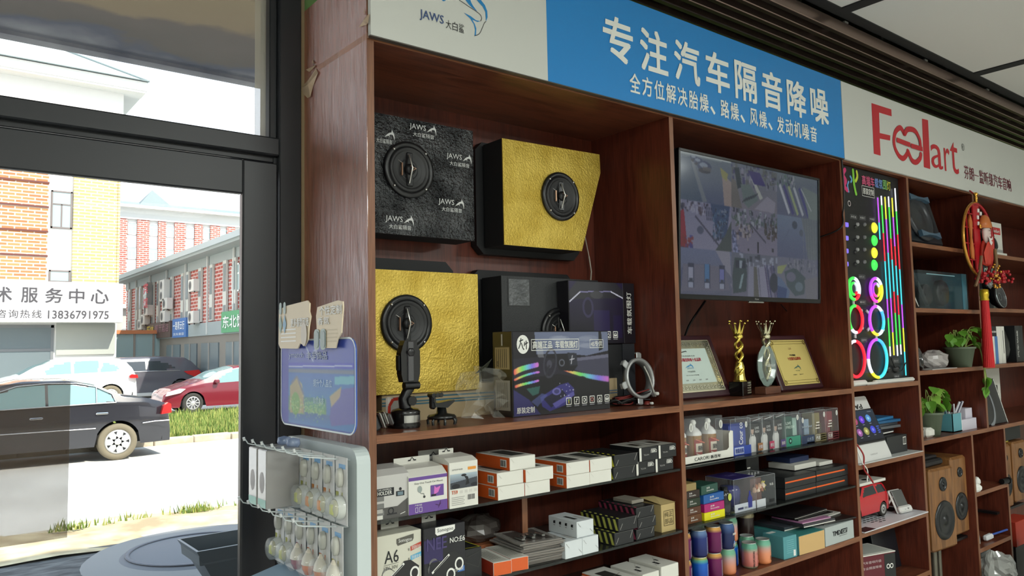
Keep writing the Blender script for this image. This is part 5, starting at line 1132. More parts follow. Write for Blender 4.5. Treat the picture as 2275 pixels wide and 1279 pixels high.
MAG = mat((150, 60, 84), .5); YL2 = mat((176, 178, 84), .5)
for k, l in enumerate(('lower', 'upper')): carton('charger_box', f'black carton with pale yellow hazard stripes, {l} of the two behind the white cartons', 'box', (1.838 + k * .02, .008, GS2 + k * .0425), .090, .18, .042, BLKC, hazard(YL2, .09, .18, .042), group='hazard striped cartons')
for k, l in enumerate(('bottom', 'middle', 'top')): carton('charger_box', f'black carton with dark red hazard stripes, {l} one of the three', 'box', ((1.946, 1.955, 1.948)[k], .012, GS2 + k * .0355), .090, .18, .035, BLKC, hazard(MAG, .09, .18, .035), group='red striped cartons')
carton('small_bag', 'small pale packet lying on top of the red striped cartons', 'packet', (1.98, .06, GS2 + .1075), .06, .09, .012, mat((150, 144, 132), .4))
def dk(m, F, L, T_):
    m.line(F, [(.012, .022), (.062, .022), (.062, .072), (.012, .072), (.012, .022)], .0018, mat((80, 68, 40), .6)); m.text(F, '纯正', .016, .050, .058, .068, mat((80, 68, 40), .6), .0); m.text(F, '部品', .016, .027, .058, .045, mat((80, 68, 40), .6), .0)
KR = mat((186, 164, 112), .75, key='kraft card')
m = MB(); m.box(0, .074, 0, .10, 0, .095, KR, .001); m.add([(-.002, -.002, .096), (.076, -.002, .096), (.074, .10, .104), (0, .10, .108), (.036, .06, .112)], [(0, 1, 4), (1, 2, 4), (2, 3, 4), (3, 0, 4)], KR); m.add([(-.002, -.002, .0955), (.076, -.002, .0955), (.074, .10, .0955), (0, .10, .0955)], [(0, 1, 2, 3)], KR)
dk(m, Ffront(0, 0, 0), None, None); tag(m.build('parts_box', loc=(2.088, .025, GS2)), 'kraft brown carton with a square stamp and open lid by the wooden divider', 'box')
# lowest glass shelf
G3 = .60
def dl(m, F, L, T_): m.rect(L, .0005, .0005, .1695, .037, ORG, .0006); bar(m, L, .115, .006, .034, .026, seed=8); m.rect(T_, .02, .05, .07, .13, mat((50, 50, 46), .5)); m.rect(T_, .01, .01, .05, .04, mat((180, 176, 166), .5)); m.line(T_, [(.0, .05), (.09, .08)], .003, mat((120, 110, 100), .5))
gq = 'pale cartons on the lowest glass shelf'
for x, y, z, l in ((1.85, .004, 0, 'pale carton under the orange-sided one on the lowest visible shelf'), (1.84, .0, .0405, 'orange-sided pale carton with a barcode on the lowest visible shelf')): carton('phone_charger_box', l, 'box', (x, y, G3 + z), .105, .17, .040, OFFW, dl, group=gq)
for x, y, z, w_, l in ((1.967, .004, 0, .08, 'pale carton lying right of the orange-sided one, lower'), (1.967, .010, .041, .082, 'pale carton with a torn lid right of the orange-sided one'), (2.056, .002, 0, .088, 'white carton, lower one against the divider on the lowest shelf'), (2.054, .004, .046, .09, 'white carton with dark marks, upper one against the divider')): carton('gadget_box', l, 'box', (x, y, G3 + z), w_, .15, .045 if x > 2.05 else .04, OFFW, lambda m, F, L, T_: (m.rect(T_, .02, .03, .032, .06, INK), m.rect(T_, .05, .06, .058, .08, INK), m.line(T_, [(.0, .02), (.07, .10)], .001, mat((160, 158, 150), .5))), group=gq)
for x, w_, l in ((1.64, .10, 'flat pale carton with a dark printed top, left one at the picture edge'), (1.745, .095, 'flat pale carton with a dark printed top, right one at the picture edge')): carton('gadget_box', l, 'box', (x, .004, G3 + .02), w_, .16, .052, mat((190, 182, 172), .45), lambda m, F, L, T_: (m.rect(T_, .015, .02, .07, .12, mat((56, 50, 48), .5)), m.rect(L, 0, 0, .16, .05, mat((130, 40, 52), .5))), group=gq)
carton('gadget_box', 'dark flat carton lying at the bottom edge left of the pale ones', 'box', (1.50, .004, G3), .12, .16, .06, BLKC)
# ------------------------------------------------------------------ bay two: surveillance screen
def screenpic():
    W_, H_ = 186, 104; c = CV(W_, H_, (70, 78, 104)); R = random.Random(9); cw, ch = W_ // 3, H_ // 3
    def cell(i, j): return i * cw, j * (H_ / 3)
    def blk(x0, y0, x1, y1, n, pal, s=2):
        for _ in range(n): x = R.uniform(x0, x1); y = R.uniform(y0, y1); c.rect(x, y, x + R.uniform(.5, s), y + R.uniform(.5, s * 1.4), R.choice(pal), .8)
    # 1 road with parked cars
    c.grad(0, 0, 62, 35, (96, 108, 118), (74, 82, 108)); c.poly([(0, 4), (12, 3), (26, 35), (0, 35)], (66, 80, 98)); c.poly([(13, 5), (16, 5), (32, 34), (27, 35)], (104, 112, 120)); c.poly([(50, 10), (62, 16), (62, 35), (53, 35)], (146, 130, 124)); c.poly([(48, 6), (58, 10), (56, 16), (50, 13)], (138, 136, 82))
    for x, y, s in ((17, 3, .7), (22, 5, .8), (29, 8, 1.2)): c.ell(x, y, 7 * s, 3.6 * s, (52, 62, 92)); c.ell(x - 1, y - 1, 4 * s, 1.6 * s, (128, 140, 156)); c.ell(x, y + 2.6 * s, 6 * s, 1.6 * s, (46, 48, 60))
    c.rect(27, 8, 37, 11, (92, 88, 86), .7); c.rect(0, 0, 62, 1, (210, 218, 210), .8); c.rect(0, 1, 50, 2, (150, 160, 156), .6)
    # 2 courtyard aerial
    c.grad(62, 0, 124, 35, (96, 104, 116), (112, 108, 118)); blk(62, 0, 124, 14, 90, ((50, 46, 96), (44, 42, 60), (134, 130, 150), (80, 84, 80)), 4); c.poly([(66, 4), (72, 3), (76, 18), (70, 20)], (34, 46, 54)); c.poly([(62, 12), (68, 14), (76, 35), (62, 35)], (100, 96, 92)); c.poly([(88, 10), (92, 10), (104, 24), (100, 26)], (164, 168, 160)); c.poly([(92, 34), (110, 22), (122, 26), (120, 35)], (136, 132, 146)); c.poly([(74, 16), (86, 15), (98, 26), (84, 34), (78, 30)], (92, 106, 104))
    for k in range(6): c.line(76 + k * 3, 30 - k, 82 + k * 3, 26 - k, (54, 60, 66), 1)
    c.poly([(84, 4), (100, 4), (108, 14), (92, 14)], (50, 42, 100))
    # 3 car park
    c.grad(124, 0, 186, 35, (98, 108, 116), (84, 88, 112)); blk(124, 0, 150, 10, 40, ((40, 44, 60), (150, 150, 158), (70, 96, 80)), 3)
    for x in (128, 134, 141, 149, 157): c.line(x, 10, x + 14, 33, ((150, 166, 110), (180, 186, 190), (60, 58, 120), (190, 194, 200), (58, 52, 112))[(x // 7) % 5], 3.2, .85)
    c.poly([(162, 8), (186, 12), (186, 35), (172, 35)], (110, 122, 118)); c.line(160, 10, 176, 28, (160, 168, 166), 1.5)
    # 4 shop interior
    y = 35; c.grad(0, y, 62, 70, (116, 116, 142), (128, 126, 150)); blk(0, y, 34, y + 8, 60, ((40, 40, 56), (70, 60, 72), (150, 150, 170)), 3); c.poly([(0, 44), (5, 42), (9, 70), (0, 70)], (134, 36, 50)); c.poly([(36, y), (60, y), (56, 60), (44, 62), (40, 46)], (50, 66, 98)); blk(38, y + 2, 56, 62, 120, ((34, 42, 60), (110, 120, 140), (60, 90, 120)), 2); c.poly([(62, 46), (62, 70), (42, 70), (54, 58)], (60, 68, 68)); c.line(18, 46, 46, 66, (62, 60, 80), 1.6); c.ell(24, 56, 4, 3, (72, 76, 98)); blk(2, 60, 14, 70, 24, ((44, 44, 66), (120, 40, 40), (60, 60, 130)), 4)
    for x in (31, 33, 35, 37): c.line(x, 38, x + 1, 48, (44, 48, 70), .9)
    # 5 hall
    c.grad(62, y, 124, 70, (110, 108, 126), (116, 110, 132)); blk(62, y, 124, 48, 130, ((40, 44, 54), (150, 156, 164), (74, 84, 92), (60, 80, 66)), 3); blk(68, 46, 90, 56, 50, ((60, 44, 44), (40, 40, 44), (150, 140, 140)), 3); blk(104, 44, 124, 56, 40, ((60, 50, 46), (44, 44, 40)), 3); c.line(86, 46, 108, 60, (60, 58, 74), 1.4); c.poly([(62, 54), (66, 54), (71, 70), (64, 70)], (132, 138, 176)); c.rect(96, 60, 98, 69, (24, 24, 34)); c.rect(83, 66, 85, 68, (40, 40, 50)); c.rect(116, 64, 119, 67, (44, 44, 56)); blk(62, 52, 74, 70, 20, ((54, 60, 92),), 3)
    # 6 empty road
    c.grad(124, y, 186, 70, (104, 118, 140), (76, 82, 112)); c.poly([(160, y), (186, y), (186, 70), (170, 70), (166, 50)], (96, 104, 110)); c.ell(150, 42, 4, 3.4, (58, 66, 82)); c.ell(160, 48, 3, 3, (76, 84, 98)); c.line(124, 68, 142, 46, (84, 92, 116), .9)
    for x in range(162, 184, 4): c.line(x, y, x + 2, 70, (118, 122, 124), .8, .6)
    # 7 yard with three vans
    y = 70; c.grad(0, y, 62, H_, (98, 106, 136), (86, 88, 110)); c.poly([(42, y), (60, y), (62, 98), (56, 86)], (134, 132, 148)); c.ell(28, 92, 34, 11, (92, 94, 116)); c.poly([(4, 82), (52, 82), (60, 100), (0, 102)], (100, 98, 116))
    for x, col in ((13, (150, 152, 174)), (32, (66, 112, 160)), (50, (104, 108, 170))): c.rect(x - 3.4, 81, x + 3.4, 99, (46, 50, 72)); c.rect(x - 2.8, 81 if x == 32 else 84, x + 2.6, 94, col); c.rect(x - 2.8, 95, x + 2.6, 99, (150, 156, 178)); c.rect(x - 2, 92, x + 2, 95, (50, 56, 74))
    c.poly([(0, 88), (4, 84), (2, 100), (0, 100)], (70, 76, 110))
    # 8 corridor with jeep
    c.grad(62, y, 124, H_, (92, 96, 112), (100, 98, 118)); blk(70, y, 124, 80, 40, ((40, 44, 58), (150, 156, 176), (150, 156, 176)), 4); c.poly([(84, 80), (96, 80), (100, 104), (83, 104)], (128, 128, 148)); c.poly([(91, 80), (95, 80), (98, 104), (91, 104)], (84, 82, 76)); c.poly([(98, 80), (106, 80), (114, 104), (101, 104)], (136, 134, 156)); c.poly([(66, 74), (80, 74), (82, 86), (81, 100), (64, 102), (63, 88)], (48, 62, 66)); c.rect(67, 76, 80, 82, (28, 34, 52)); c.poly([(72, 76), (76, 76), (75, 82), (72, 82)], (140, 152, 164)); c.poly([(75, 87), (78, 86), (74, 98), (71, 98)], (126, 150, 154))
    for k in range(5): c.line(106 + k * 3, 78, 112 + k * 3, 104, ((70, 60, 100), (50, 48, 96), (120, 116, 150))[k % 3], 1.6)
    c.ell(119, 92, 6, 8, (34, 40, 56))
    # 9 car from above
    c.grad(124, y, 186, H_, (102, 104, 124), (108, 108, 122)); c.poly([(124, 78), (138, 76), (130, 84), (124, 84)], (142, 150, 96)); c.poly([(134, 82), (150, 78), (166, 86), (164, 100), (150, 102), (138, 94)], (58, 74, 80)); c.ell(144, 86, 7, 4, (98, 98, 120)); c.ell(156, 94, 6, 4, (96, 112, 124)); c.poly([(124, 86), (130, 88), (142, 98), (140, 104), (124, 104)], (84, 104, 138)); c.poly([(124, 94), (138, 96), (136, 104), (124, 104)], (42, 62, 110)); blk(138, y, 184, 80, 50, ((52, 60, 76), (128, 128, 140), (90, 96, 110)), 3); c.poly([(164, 88), (186, 84), (186, 104), (168, 104)], (112, 110, 118))
    c.rect(0, 0, W_, H_, (84, 94, 112), .22); c.blur(); c.noise(4, rng=R)
    # veil of room light and slight banding of the panel
    return c
t = thing('television', 'large wall mounted black screen showing nine surveillance camera pictures', 'television', (2.70, 0.01, 1.89), 0)
TT = Matrix.Rotation(rad(2.6), 4, 'X'); TWD, THT = .964, .556
m = MB(TT); x0, x1, z0, z1 = -TWD / 2, TWD / 2, -THT / 2, THT / 2; TVB = mat((14, 15, 18), .3)
m.box(x0, x1, .004, .035, z0, z1, TVB, .004); m.box(x0, x0 + .010, -.004, .01, z0, z1, TVB, .001); m.box(x1 - .010, x1, -.004, .01, z0, z1, TVB, .001); m.box(x0, x1, -.004, .01, z1 - .010, z1, TVB, .001); m.box(x0, x1, -.004, .01, z0, z0 + .018, TVB, .001)
m.box(x0 + .1, x1 - .1, .03, .075, z0 + .05, z1 - .2, TVB, .01); m.text(Ffront(0, -.004, 0) if False else Matrix(Ffront(0, -.004, 0)), 'Haier', -.014, z0 + .005, .014, z0 + .013, mat((150, 150, 150), .4), .0, lift=.0012); m.box(-.05, .05, -.005, .004, z0 - .007, z0 + .0, SILV, .002); m.build('housing', t)
m = MB(TT); m.canvas(Ffront(0, .0025, 0), x0 + .010, z0 + .018, x1 - .010, z1 - .010, screenpic(), artmat(.12, .52), .0); m.build('screen', t)
m = MB(); m.box(-.12, .12, .08, .38, -.08, .10, mat((60, 60, 62), .5)); m.box(-.46, -.40, .10, .12, .12, .20, mat((190, 186, 178), .5)); m.build('wall_bracket', t)
def cable(label, pts, r=.0035, c=BLACK, n=8): return tag(MB().tube(curve2(pts, n), r, c, 6).build('cable'), label, 'cable')
def pa(px, py, Y): q = aty(px, py, Y); return (q.x, q.y, q.z)
cable('black cable dropping from the screen towards the white certificate', [pa(1567, 668, .3), pa(1545, 700, .36), pa(1530, 725, .38), pa(1519, 755, .38)], .005)
cable('black cable looping below the right part of the screen', [pa(1735, 676, .2), pa(1755, 696, .36), pa(1772, 692, .38), pa(1775, 660, .3)], .003)
cable('black cable running straight down behind the gold certificate', [pa(1770, 670, .38), pa(1771, 700, .39), pa(1774, 760, .39)], .004)
cable('black cable falling down the edge between the screen bay and the light board bay', [(3.386, -.004, 2.29), (3.386, -.006, 2.12), (3.37, -.004, 2.03), (3.35, .02, 1.95), (3.33, .3, 1.9)], .004)

# --- trophies and certificates
SHB = SH + .0025; GOLD = mat((238, 212, 104), .2, .9, key='polished gold'); MAHOG = mat((58, 26, 34), .28, coat=.3, key='dark lacquered frame')
def leanT(ang): return Matrix.Rotation(-rad(ang), 4, 'X')
t = thing('certificate_plaque', 'white printed certificate in an ornate silver border on a dark wooden plaque', 'certificate', (2.315, .135, SHB)); A_ = leanT(22)
PW, PH = .425, .27
m = MB(A_); m.box(-.06, PW - .06 if False else .36, 0, .016, .004, PH, MAHOG, .004); m.build('plaque', t)
F = A_ @ Ffront(0, 0, 0); SV = mat((186, 184, 160), .28, .8); m = MB()
u0, u1, v0, v1 = -.02, .325, .030, .245
for a, b_, c_, d_ in ((u0, v0, u1, v0 + .034), (u0, v1 - .034, u1, v1), (u0, v0, u0 + .034, v1), (u1 - .034, v0, u1, v1)): m.box(a, c_, 0, .003, 0, .001, SV, T=Matrix()) if False else m.rect(F, a, b_, c_, d_, SV, .0015)
for k in range(15): uu = u0 + .02 + k * .0225; [m.ring(F, uu, vv, .004, .008, mat((236, 234, 216), .2, .9), .003, 10) for vv in (v0 + .017, v1 - .017)]
for k in range(8): vv = v0 + .04 + k * .020; [m.ring(F, uu, vv, .004, .008, mat((236, 234, 216), .2, .9), .003, 10) for uu in (u0 + .017, u1 - .017)]
m.line(F, [(u0, v0), (u1, v0), (u1, v1), (u0, v1), (u0, v0)], .005, mat((236, 230, 200), .25, .8), .003); m.build('silver_border', t)
m = MB(); m.rect(F, u0 + .034, v0 + .034, u1 - .034, v1 - .034, mat((200, 216, 208), .5), .0022); cu = (u0 + u1) / 2 + .0
m.line(F, [(cu - .045, .186), (cu - .03, .194), (cu + .01, .200), (cu + .012, .196)], .0035, INK, .0032); m.text(F, '中国汽车用品联合会', cu - .055, .176, cu + .055, .182, mat((70, 70, 74), .5), 0, lift=.0032); m.text(F, '中国汽车隔音降噪十佳品牌', cu - .085, .155, cu + .085, .170, mat((200, 70, 90), .5), .02, lift=.0032)
m.shape(F, [(cu - .03 + a * .05, .128 + b * .022) for a, b in fishp], mat((80, 150, 196), .5), .0032); m.text(F, 'JAWS', cu - .02, .122, cu + .016, .130, mat((110, 170, 200), .5), 0, lift=.0034); m.text(F, '大白鲨隔音', cu - .024, .110, cu + .024, .116, INK, 0, lift=.0032); m.text(F, '2016-2017年度', cu - .04, .095, cu + .04, .100, mat((60, 60, 64), .5), 0, lift=.0032)
for k in range(5): m.text(F, '品牌', cu - .09 + k * .04, .074, cu - .075 + k * .04, .080, mat((120, 120, 124), .5), 0, lift=.0032)
m.build('printed_sheet', t)
t = thing('certificate_plaque', 'gold metal certificate on a dark wooden plaque at the right of the glass trophy', 'certificate', (2.995, .105, SHB)); A_ = Matrix.Rotation(rad(0), 4, 'Z') @ leanT(20)
m = MB(A_); m.box(0, .335, 0, .020, .004, .262, MAHOG, .005); m.build('plaque', t); F = A_ @ Ffront(0, 0, 0); GP = mat((224, 204, 124), .4, .4, key='brushed gold plate'); GP2 = mat((226, 206, 120), .22, .85)
m = MB(); m.rect(F, .028, .026, .312, .238, GP, .0012); m.line(F, [(.036, .034), (.304, .034), (.304, .230), (.036, .230), (.036, .034)], .0025, GP2, .002); m.line(F, [(.05, .046), (.290, .046)], .0016, GP2, .002); m.line(F, [(.05, .218), (.290, .218)], .0016, GP2, .002)
for u, v in ((.042, .040), (.298, .040), (.042, .224), (.298, .224)): m.ring(F, u, v, .005, .011, GP2, .003, 12)
m.text(F, '证书', .155, .190, .178, .200, mat((150, 90, 60), .5), 0, lift=.0024); m.text(F, '汽车隔音', .145, .160, .192, .168, INK, .01, lift=.0024); m.text(F, '十佳服务品牌商', .120, .140, .225, .155, mat((184, 70, 44), .5), .02, lift=.0024); m.shape(F, [(.14 + a * .055, .098 + b * .024) for a, b in fishp], mat((80, 110, 90), .5), .0024); m.text(F, '大白鲨', .150, .088, .185, .094, mat((80, 100, 70), .5), 0, lift=.0024); m.text(F, '组委会', .12, .070, .15, .075, INK, 0, lift=.0024); m.text(F, '2017', .17, .070, .20, .075, INK, 0, lift=.0024)
m.build('gold_plate', t)
def crownpart(m, z, mt, s=1.0):
    m.lathe([(.016 * s, z), (.020 * s, z + .006), (.020 * s, z + .012), (.017 * s, z + .014), (.019 * s, z + .030), (.017 * s, z + .030), (.014 * s, z + .012)], mt, seg=24)
    for k in range(10):
        a = 2 * pi * k / 10; e = 1.0 if k % 2 == 0 else .86; r1, r2 = .017 * s, .040 * s * e; zt = z + .070 * s * e
        ca, sa = cos(a), sin(a); b_ = .42
        m.add([(r1 * cos(a - b_), r1 * sin(a - b_), z + .016), (r1 * cos(a + b_), r1 * sin(a + b_), z + .016), (r2 * ca, r2 * sa, zt), (r1 * .8 * ca, r1 * .8 * sa, z + .02)], [(0, 1, 2), (1, 3, 2), (3, 0, 2)], mt)
        m.lathe([(0, -.0045), (.0042, -.002), (.0042, .002), (0, .0045)], mt, Matrix.Translation((r2 * ca, r2 * sa, zt + .002)), 8)
def twist(m, z0, z1, mt, r=.012, turns=1.4, n=40, strands=2):
    for s in range(strands):
        pts = []; rr = []
        for i in range(n + 1):
            q = i / n; a = 2 * pi * (turns * q + s / strands); R_ = r * (.8 + .25 * sin(pi * q)); pts.append((R_ * cos(a), R_ * sin(a), z0 + (z1 - z0) * q)); rr.append(.0085 - .002 * abs(cos(pi * q)))
        m.tube(pts, rr, mt, 8)
t = thing('trophy', 'gold trophy with a twisted stem and a crown top on a black block', 'trophy', (2.715, .125, SHB), rad(14))
m = MB(); m.box(-.048, .048, -.030, .030, 0, .058, mat((14, 14, 15), .12, coat=.5), .002); F = Ffront(0, -.030, 0)
for k, s_ in enumerate(('汽车隔音', '十佳品牌', '年度', '最佳贡献奖', '颁奖盛典')): m.text(F, s_, -.002, .048 - k * .010, .038, .054 - k * .010, mat((200, 196, 170), .4), 0)
m.build('base', t)
m = MB(); m.lathe([(.028, .058), (.024, .064), (.019, .09), (.020, .11), (.015, .135), (.008, .145)], GOLD, seg=9, smooth=False); twist(m, .062, .132, GOLD, .014, .6, strands=3); twist(m, .135, .236, GOLD, .013, 1.15, strands=2); m.build('stem', t)
m = MB(); crownpart(m, .234, GOLD); m.build('crown', t)
CRY = mat((226, 240, 234), .03, trans=.85, key='crystal', spec=.8); CRE = mat((190, 214, 206), .06, alpha=.45, key='crystal rim', spec=1.0); PG2 = mat((216, 212, 176), .14, .9, key='pale gold')
t = thing('trophy', 'oval cut glass trophy with a pale crown on a small wooden block', 'trophy', (2.870, .098, SHB), rad(4))
m = MB(); m.box(-.062, .062, -.026, .026, 0, .030, grain('small walnut block', (88, 54, 40), (120, 76, 56), 'X', .4), .002); m.build('base', t)
m = MB(); n = 14; ro = [(.074 * cos(2 * pi * (k + .5) / n), .090 * sin(2 * pi * (k + .5) / n) + .118) for k in range(n)]; ri = [(.060 * cos(2 * pi * (k + .5) / n), .075 * sin(2 * pi * (k + .5) / n) + .118) for k in range(n)]
vs = [(a, -.013, b) for a, b in ri] + [(a, 0, b) for a, b in ro] + [(a, .013, b) for a, b in ri]
m.add(vs, [tuple(range(n - 1, -1, -1))[::-1], tuple(range(3 * n - 1, 2 * n - 1, -1))], mat((200, 220, 212), .03, alpha=.13, spec=1.0, key='glass oval face')); m.add(vs, [(k, (k + 1) % n, n + (k + 1) % n, n + k) for k in range(n)] + [(n + k, n + (k + 1) % n, 2 * n + (k + 1) % n, 2 * n + k) for k in range(n)], CRE)
F = Ffront(0, -.014, 0); wt = mat((216, 220, 216), .5, alpha=.8)
m.text(F, '十佳服务品牌', -.040, .112, .042, .124, wt, 0); m.text(F, '2017', -.014, .086, .010, .094, wt, 0); m.text(F, '隔音降噪', -.018, .062, .022, .074, wt, 0); m.build('glass_oval', t)
m = MB(); twist(m, .06, .19, PG2, .010, 1.0, strands=2); twist(m, .19, .236, PG2, .012, .5, strands=2); m.build('figure', t); m = MB(); crownpart(m, .232, PG2); m.build('crown', t)

# --- upper glass shelf: bottle tray and clear boxes
CLR = mat((216, 222, 226), .06, alpha=.09, key='clear plastic box', spec=1.0)
def clearbox(t, x0, x1, y0_, y1_, z0, z1):
    m = MB(); m.box(x0, x1, y0_, y1_, z0, z1, CLR); e = .0007; c = mat((210, 214, 216), .3, alpha=.5, key='clear box edge')
    for a in (x0, x1):
        for b in (y0_, y1_): m.tube([(a, b, z0), (a, b, z1)], e, c, 4)
        m.tube([(a, y0_, z1), (a, y1_, z1)], e, c, 4)
    for b in (y0_, y1_): m.tube([(x0, b, z1), (x1, b, z1)], e, c, 4)
    m.build('clear_case', t)
t = thing('display_tray', 'white cardboard tray with a scooped front for the liquor shaped bottles', 'tray', (2.205, .030, GB1))
m = MB(); pts = [(0, 0), (.315, 0), (.317, .100), (.302, .103), (.291, .092), (.289, .040), (.277, .032), (.02, .028), (.0, .034)]
m.prism(pts, .002, OFFW, Ffront(0, .002, 0)); m.box(.313, .315, .002, .10, 0, .10, OFFW); m.box(0, .315, .0, .10, 0, .003, OFFW)
m.text(Ffront(0, 0, 0), 'CARORI', .080, .010, .165, .022, INK, 0); m.text(Ffront(0, 0, 0), '香百年', .172, .010, .235, .022, INK, .01); m.build('tray', t)
def liquor(x, y, label):
    t = thing('perfume_bottle', label, 'bottle', (x, y, GB1 + .004), 0, 'perfume bottles in the white tray')
    m = MB(); A_ = mat((150, 112, 66), .25, coat=.4, key='amber glass'); m.lathe([(0, 0), (.029, 0), (.031, .01), (.031, .085), (.031, .090)], A_, seg=20); m.lathe([(.0312, .010), (.0312, .075)], mat((150, 60, 54), .4), seg=20, a0=-2.4, a1=-.3); m.lathe([(.0316, .030), (.0316, .062)], mat((206, 196, 180), .4), seg=12, a0=-2.2, a1=-.9)
    F = Ffront(0, -.0315, 0)
    m.text(F, '国香', -.014, .036, .010, .054, INK, .02); m.line(F, [(-.026, .078), (.024, .062)], .004, mat((196, 110, 90), .4)); m.line(F, [(-.026, .026), (.024, .010)], .004, mat((206, 190, 176), .4)); m.build('body', t)
    m = MB(); m.lathe([(.031, .090), (.030, .100), (.020, .113), (.010, .120), (.009, .128)], mat((222, 222, 220), .3), seg=20); m.build('shoulder', t)
    m = MB(); m.lathe([(0, .148), (.008, .146), (.012, .138), (.011, .131), (.006, .127)], WHITE, seg=16); m.build('stopper', t)
    return t
for i, (x, l) in enumerate(((2.262, 'perfume bottle with white stopper, left one partly hidden by the divider'), (2.352, 'perfume bottle with white stopper, middle one in the white tray'), (2.440, 'perfume bottle with white stopper, right one in the white tray'))): liquor(x, .085, l)
for i, (x, l) in enumerate(((2.218, 'left clear case around the first perfume bottle'), (2.308, 'middle clear case around the second perfume bottle'), (2.396, 'right clear case around the third perfume bottle'))):
    t = thing('clear_case', l, 'case', (x, .048, GB1 + .004), 0, 'clear cases in the white tray'); m = MB(); m.box(0, .086, 0, .078, 0, .158, CLR); m.build('case', t); m = MB(); m.disc(Ffront(.074, -.001, .125), 0, 0, .011, mat((206, 206, 200), .4), .001, ry=.016); m.line(Ffront(.074, -.001, .125), [(.0, .008), (-.002, -.010)], .002, INK, .002); m.build('sticker', t)
def seal(m, F, u, v): m.disc(F, u, v, .008, mat((214, 214, 208), .4), .0012, ry=.012); m.line(F, [(u, v + .006), (u - .001, v - .008)], .0015, INK, .0018)
def boxed(label, x, w, h, inner, y=.048, d=.07, z=GB1, grp='clear perfume boxes on the upper glass shelf'):
    t = thing('perfume_box', label, 'box', (x, y, z), 0, grp); clearbox(t, 0, w, 0, d, 0, h); m = MB(); inner(m, Ffront(0, -.0005, 0), w, h, d); m.build('contents', t); return t
BLU = mat((40, 62, 150), .3, coat=.3)
def i_cou(m, F, w, h, d):
    m.box(.01, w - .01, .01, d - .01, .0, h - .02, BLU, .008); m.rect(F, 0, 0, w, .034, mat((44, 70, 160), .4), .0004); m.rect(F, .02, .004, .08, .030, mat((180, 190, 220), .4)); m.text(F, '智能香薰', .024, .008, .076, .026, mat((50, 70, 150), .4), .01, lift=.002)
    m.text(F @ Matrix.Translation((.062, .040, 0)) @ Matrix.Rotation(pi / 2, 4, 'Z'), 'Cour co', 0, -.012, .085, .014, WHITE, .01); seal(m, F, .10, h - .025)
boxed('clear box with a blue can shaped perfume and white script lettering', 2.532, .128, .140, i_cou)
def i_ve(band, col):
    def f(m, F, w, h, d):
        m.box(.006, w - .006, .012, d - .01, 0, h - .025, mat((30, 30, 32), .4)); G_ = Ffront(0, .011, 0)
        m.shape(G_, [(.0, .0), (.045, 0), (.046, .055), (.034, .070), (.012, .070), (.0, .050)], mat((198, 198, 196), .5), .0012); m.disc(G_, .024, .084, .010, mat((176, 150, 136), .5), .0012, ry=.014); m.disc(G_, .024, .095, .011, mat((44, 40, 40), .5), .0014, ry=.006); m.shape(G_, [(.024, .066), (.032, .071), (.032, .061)], INK, .0016); m.shape(G_, [(.024, .066), (.016, .071), (.016, .061)], INK, .0016)
        m.text(G_, 'LIVE', .040, .088, w - .010, .098, mat((200, 200, 200), .4), .02, lift=.002); m.text(G_, 'FRESH', .040, .074, w - .010, .084, mat((190, 190, 190), .4), .02, lift=.002); m.rect(F, .042, .004, w - .002, .034, mat(col, .4)); m.text(F, band, .046, .012, w - .008, .026, mat((220, 210, 214), .4), .01, lift=.002)
        m.line(F, [(.01, h - .012), (w - .01, h - .004)], .0016, mat((220, 220, 220), .2), .002)
    return f
boxed('clear box picturing a man in a white shirt, tan band at its foot', 2.664, .078, .136, i_ve('柠檬', (150, 104, 66)))
boxed('clear box picturing a man in a white shirt, pink band at its foot', 2.745, .078, .138, i_ve('樱花', (176, 60, 92)))
boxed('clear box picturing a man in a white shirt, violet band at its foot', 2.826, .078, .140, i_ve('薰衣草', (80, 64, 120)))
def i_gr(m, F, w, h, d):
    m.box(.004, w * .62, .012, d - .01, 0, h - .012, mat((24, 74, 62), .35)); m.rect(F, 0, 0, w, .040, mat((58, 140, 116), .4), .0006); m.disc(F, .030, .022, .012, INK, .001); m.disc(F, .030, .022, .006, mat((120, 190, 170), .4), .0016)
    G_ = Ffront(0, .0, 0); m.text(G_, 'LIVE', .002, .090, .040, .102, mat((200, 216, 206), .4), .02); m.text(G_, 'FRESH', .002, .074, .062, .086, mat((200, 216, 206), .4), .02); m.box(w * .66, w - .006, .012, d - .012, .04, h - .02, mat((150, 180, 170), .3)); seal(m, F, w - .018, h - .018)
boxed('clear box with a dark green card and white latin writing', 2.908, .108, .134, i_gr)
def i_bl(m, F, w, h, d):
    m.box(.004, .036, .012, d - .01, 0, h - .02, mat((44, 56, 84), .4)); m.rect(F, 0, 0, w, .034, mat((40, 56, 86), .4), .0006); m.text(F, '山水茶', .042, .008, w - .006, .026, mat((170, 184, 200), .4), 0); m.box(.05, w - .012, .016, d - .014, .034, h - .03, mat((130, 150, 170), .2)); m.text(F, 'SHAN SHUI', .004, h * .52, .08, h * .58, mat((180, 190, 200), .4), .01); m.rect(F, .04, .0, w, .004, mat((190, 196, 200), .3)); seal(m, F, .014, h - .03)
boxed('clear box with a dark blue foot and pale blue bottle', 3.024, .100, .130, i_bl)
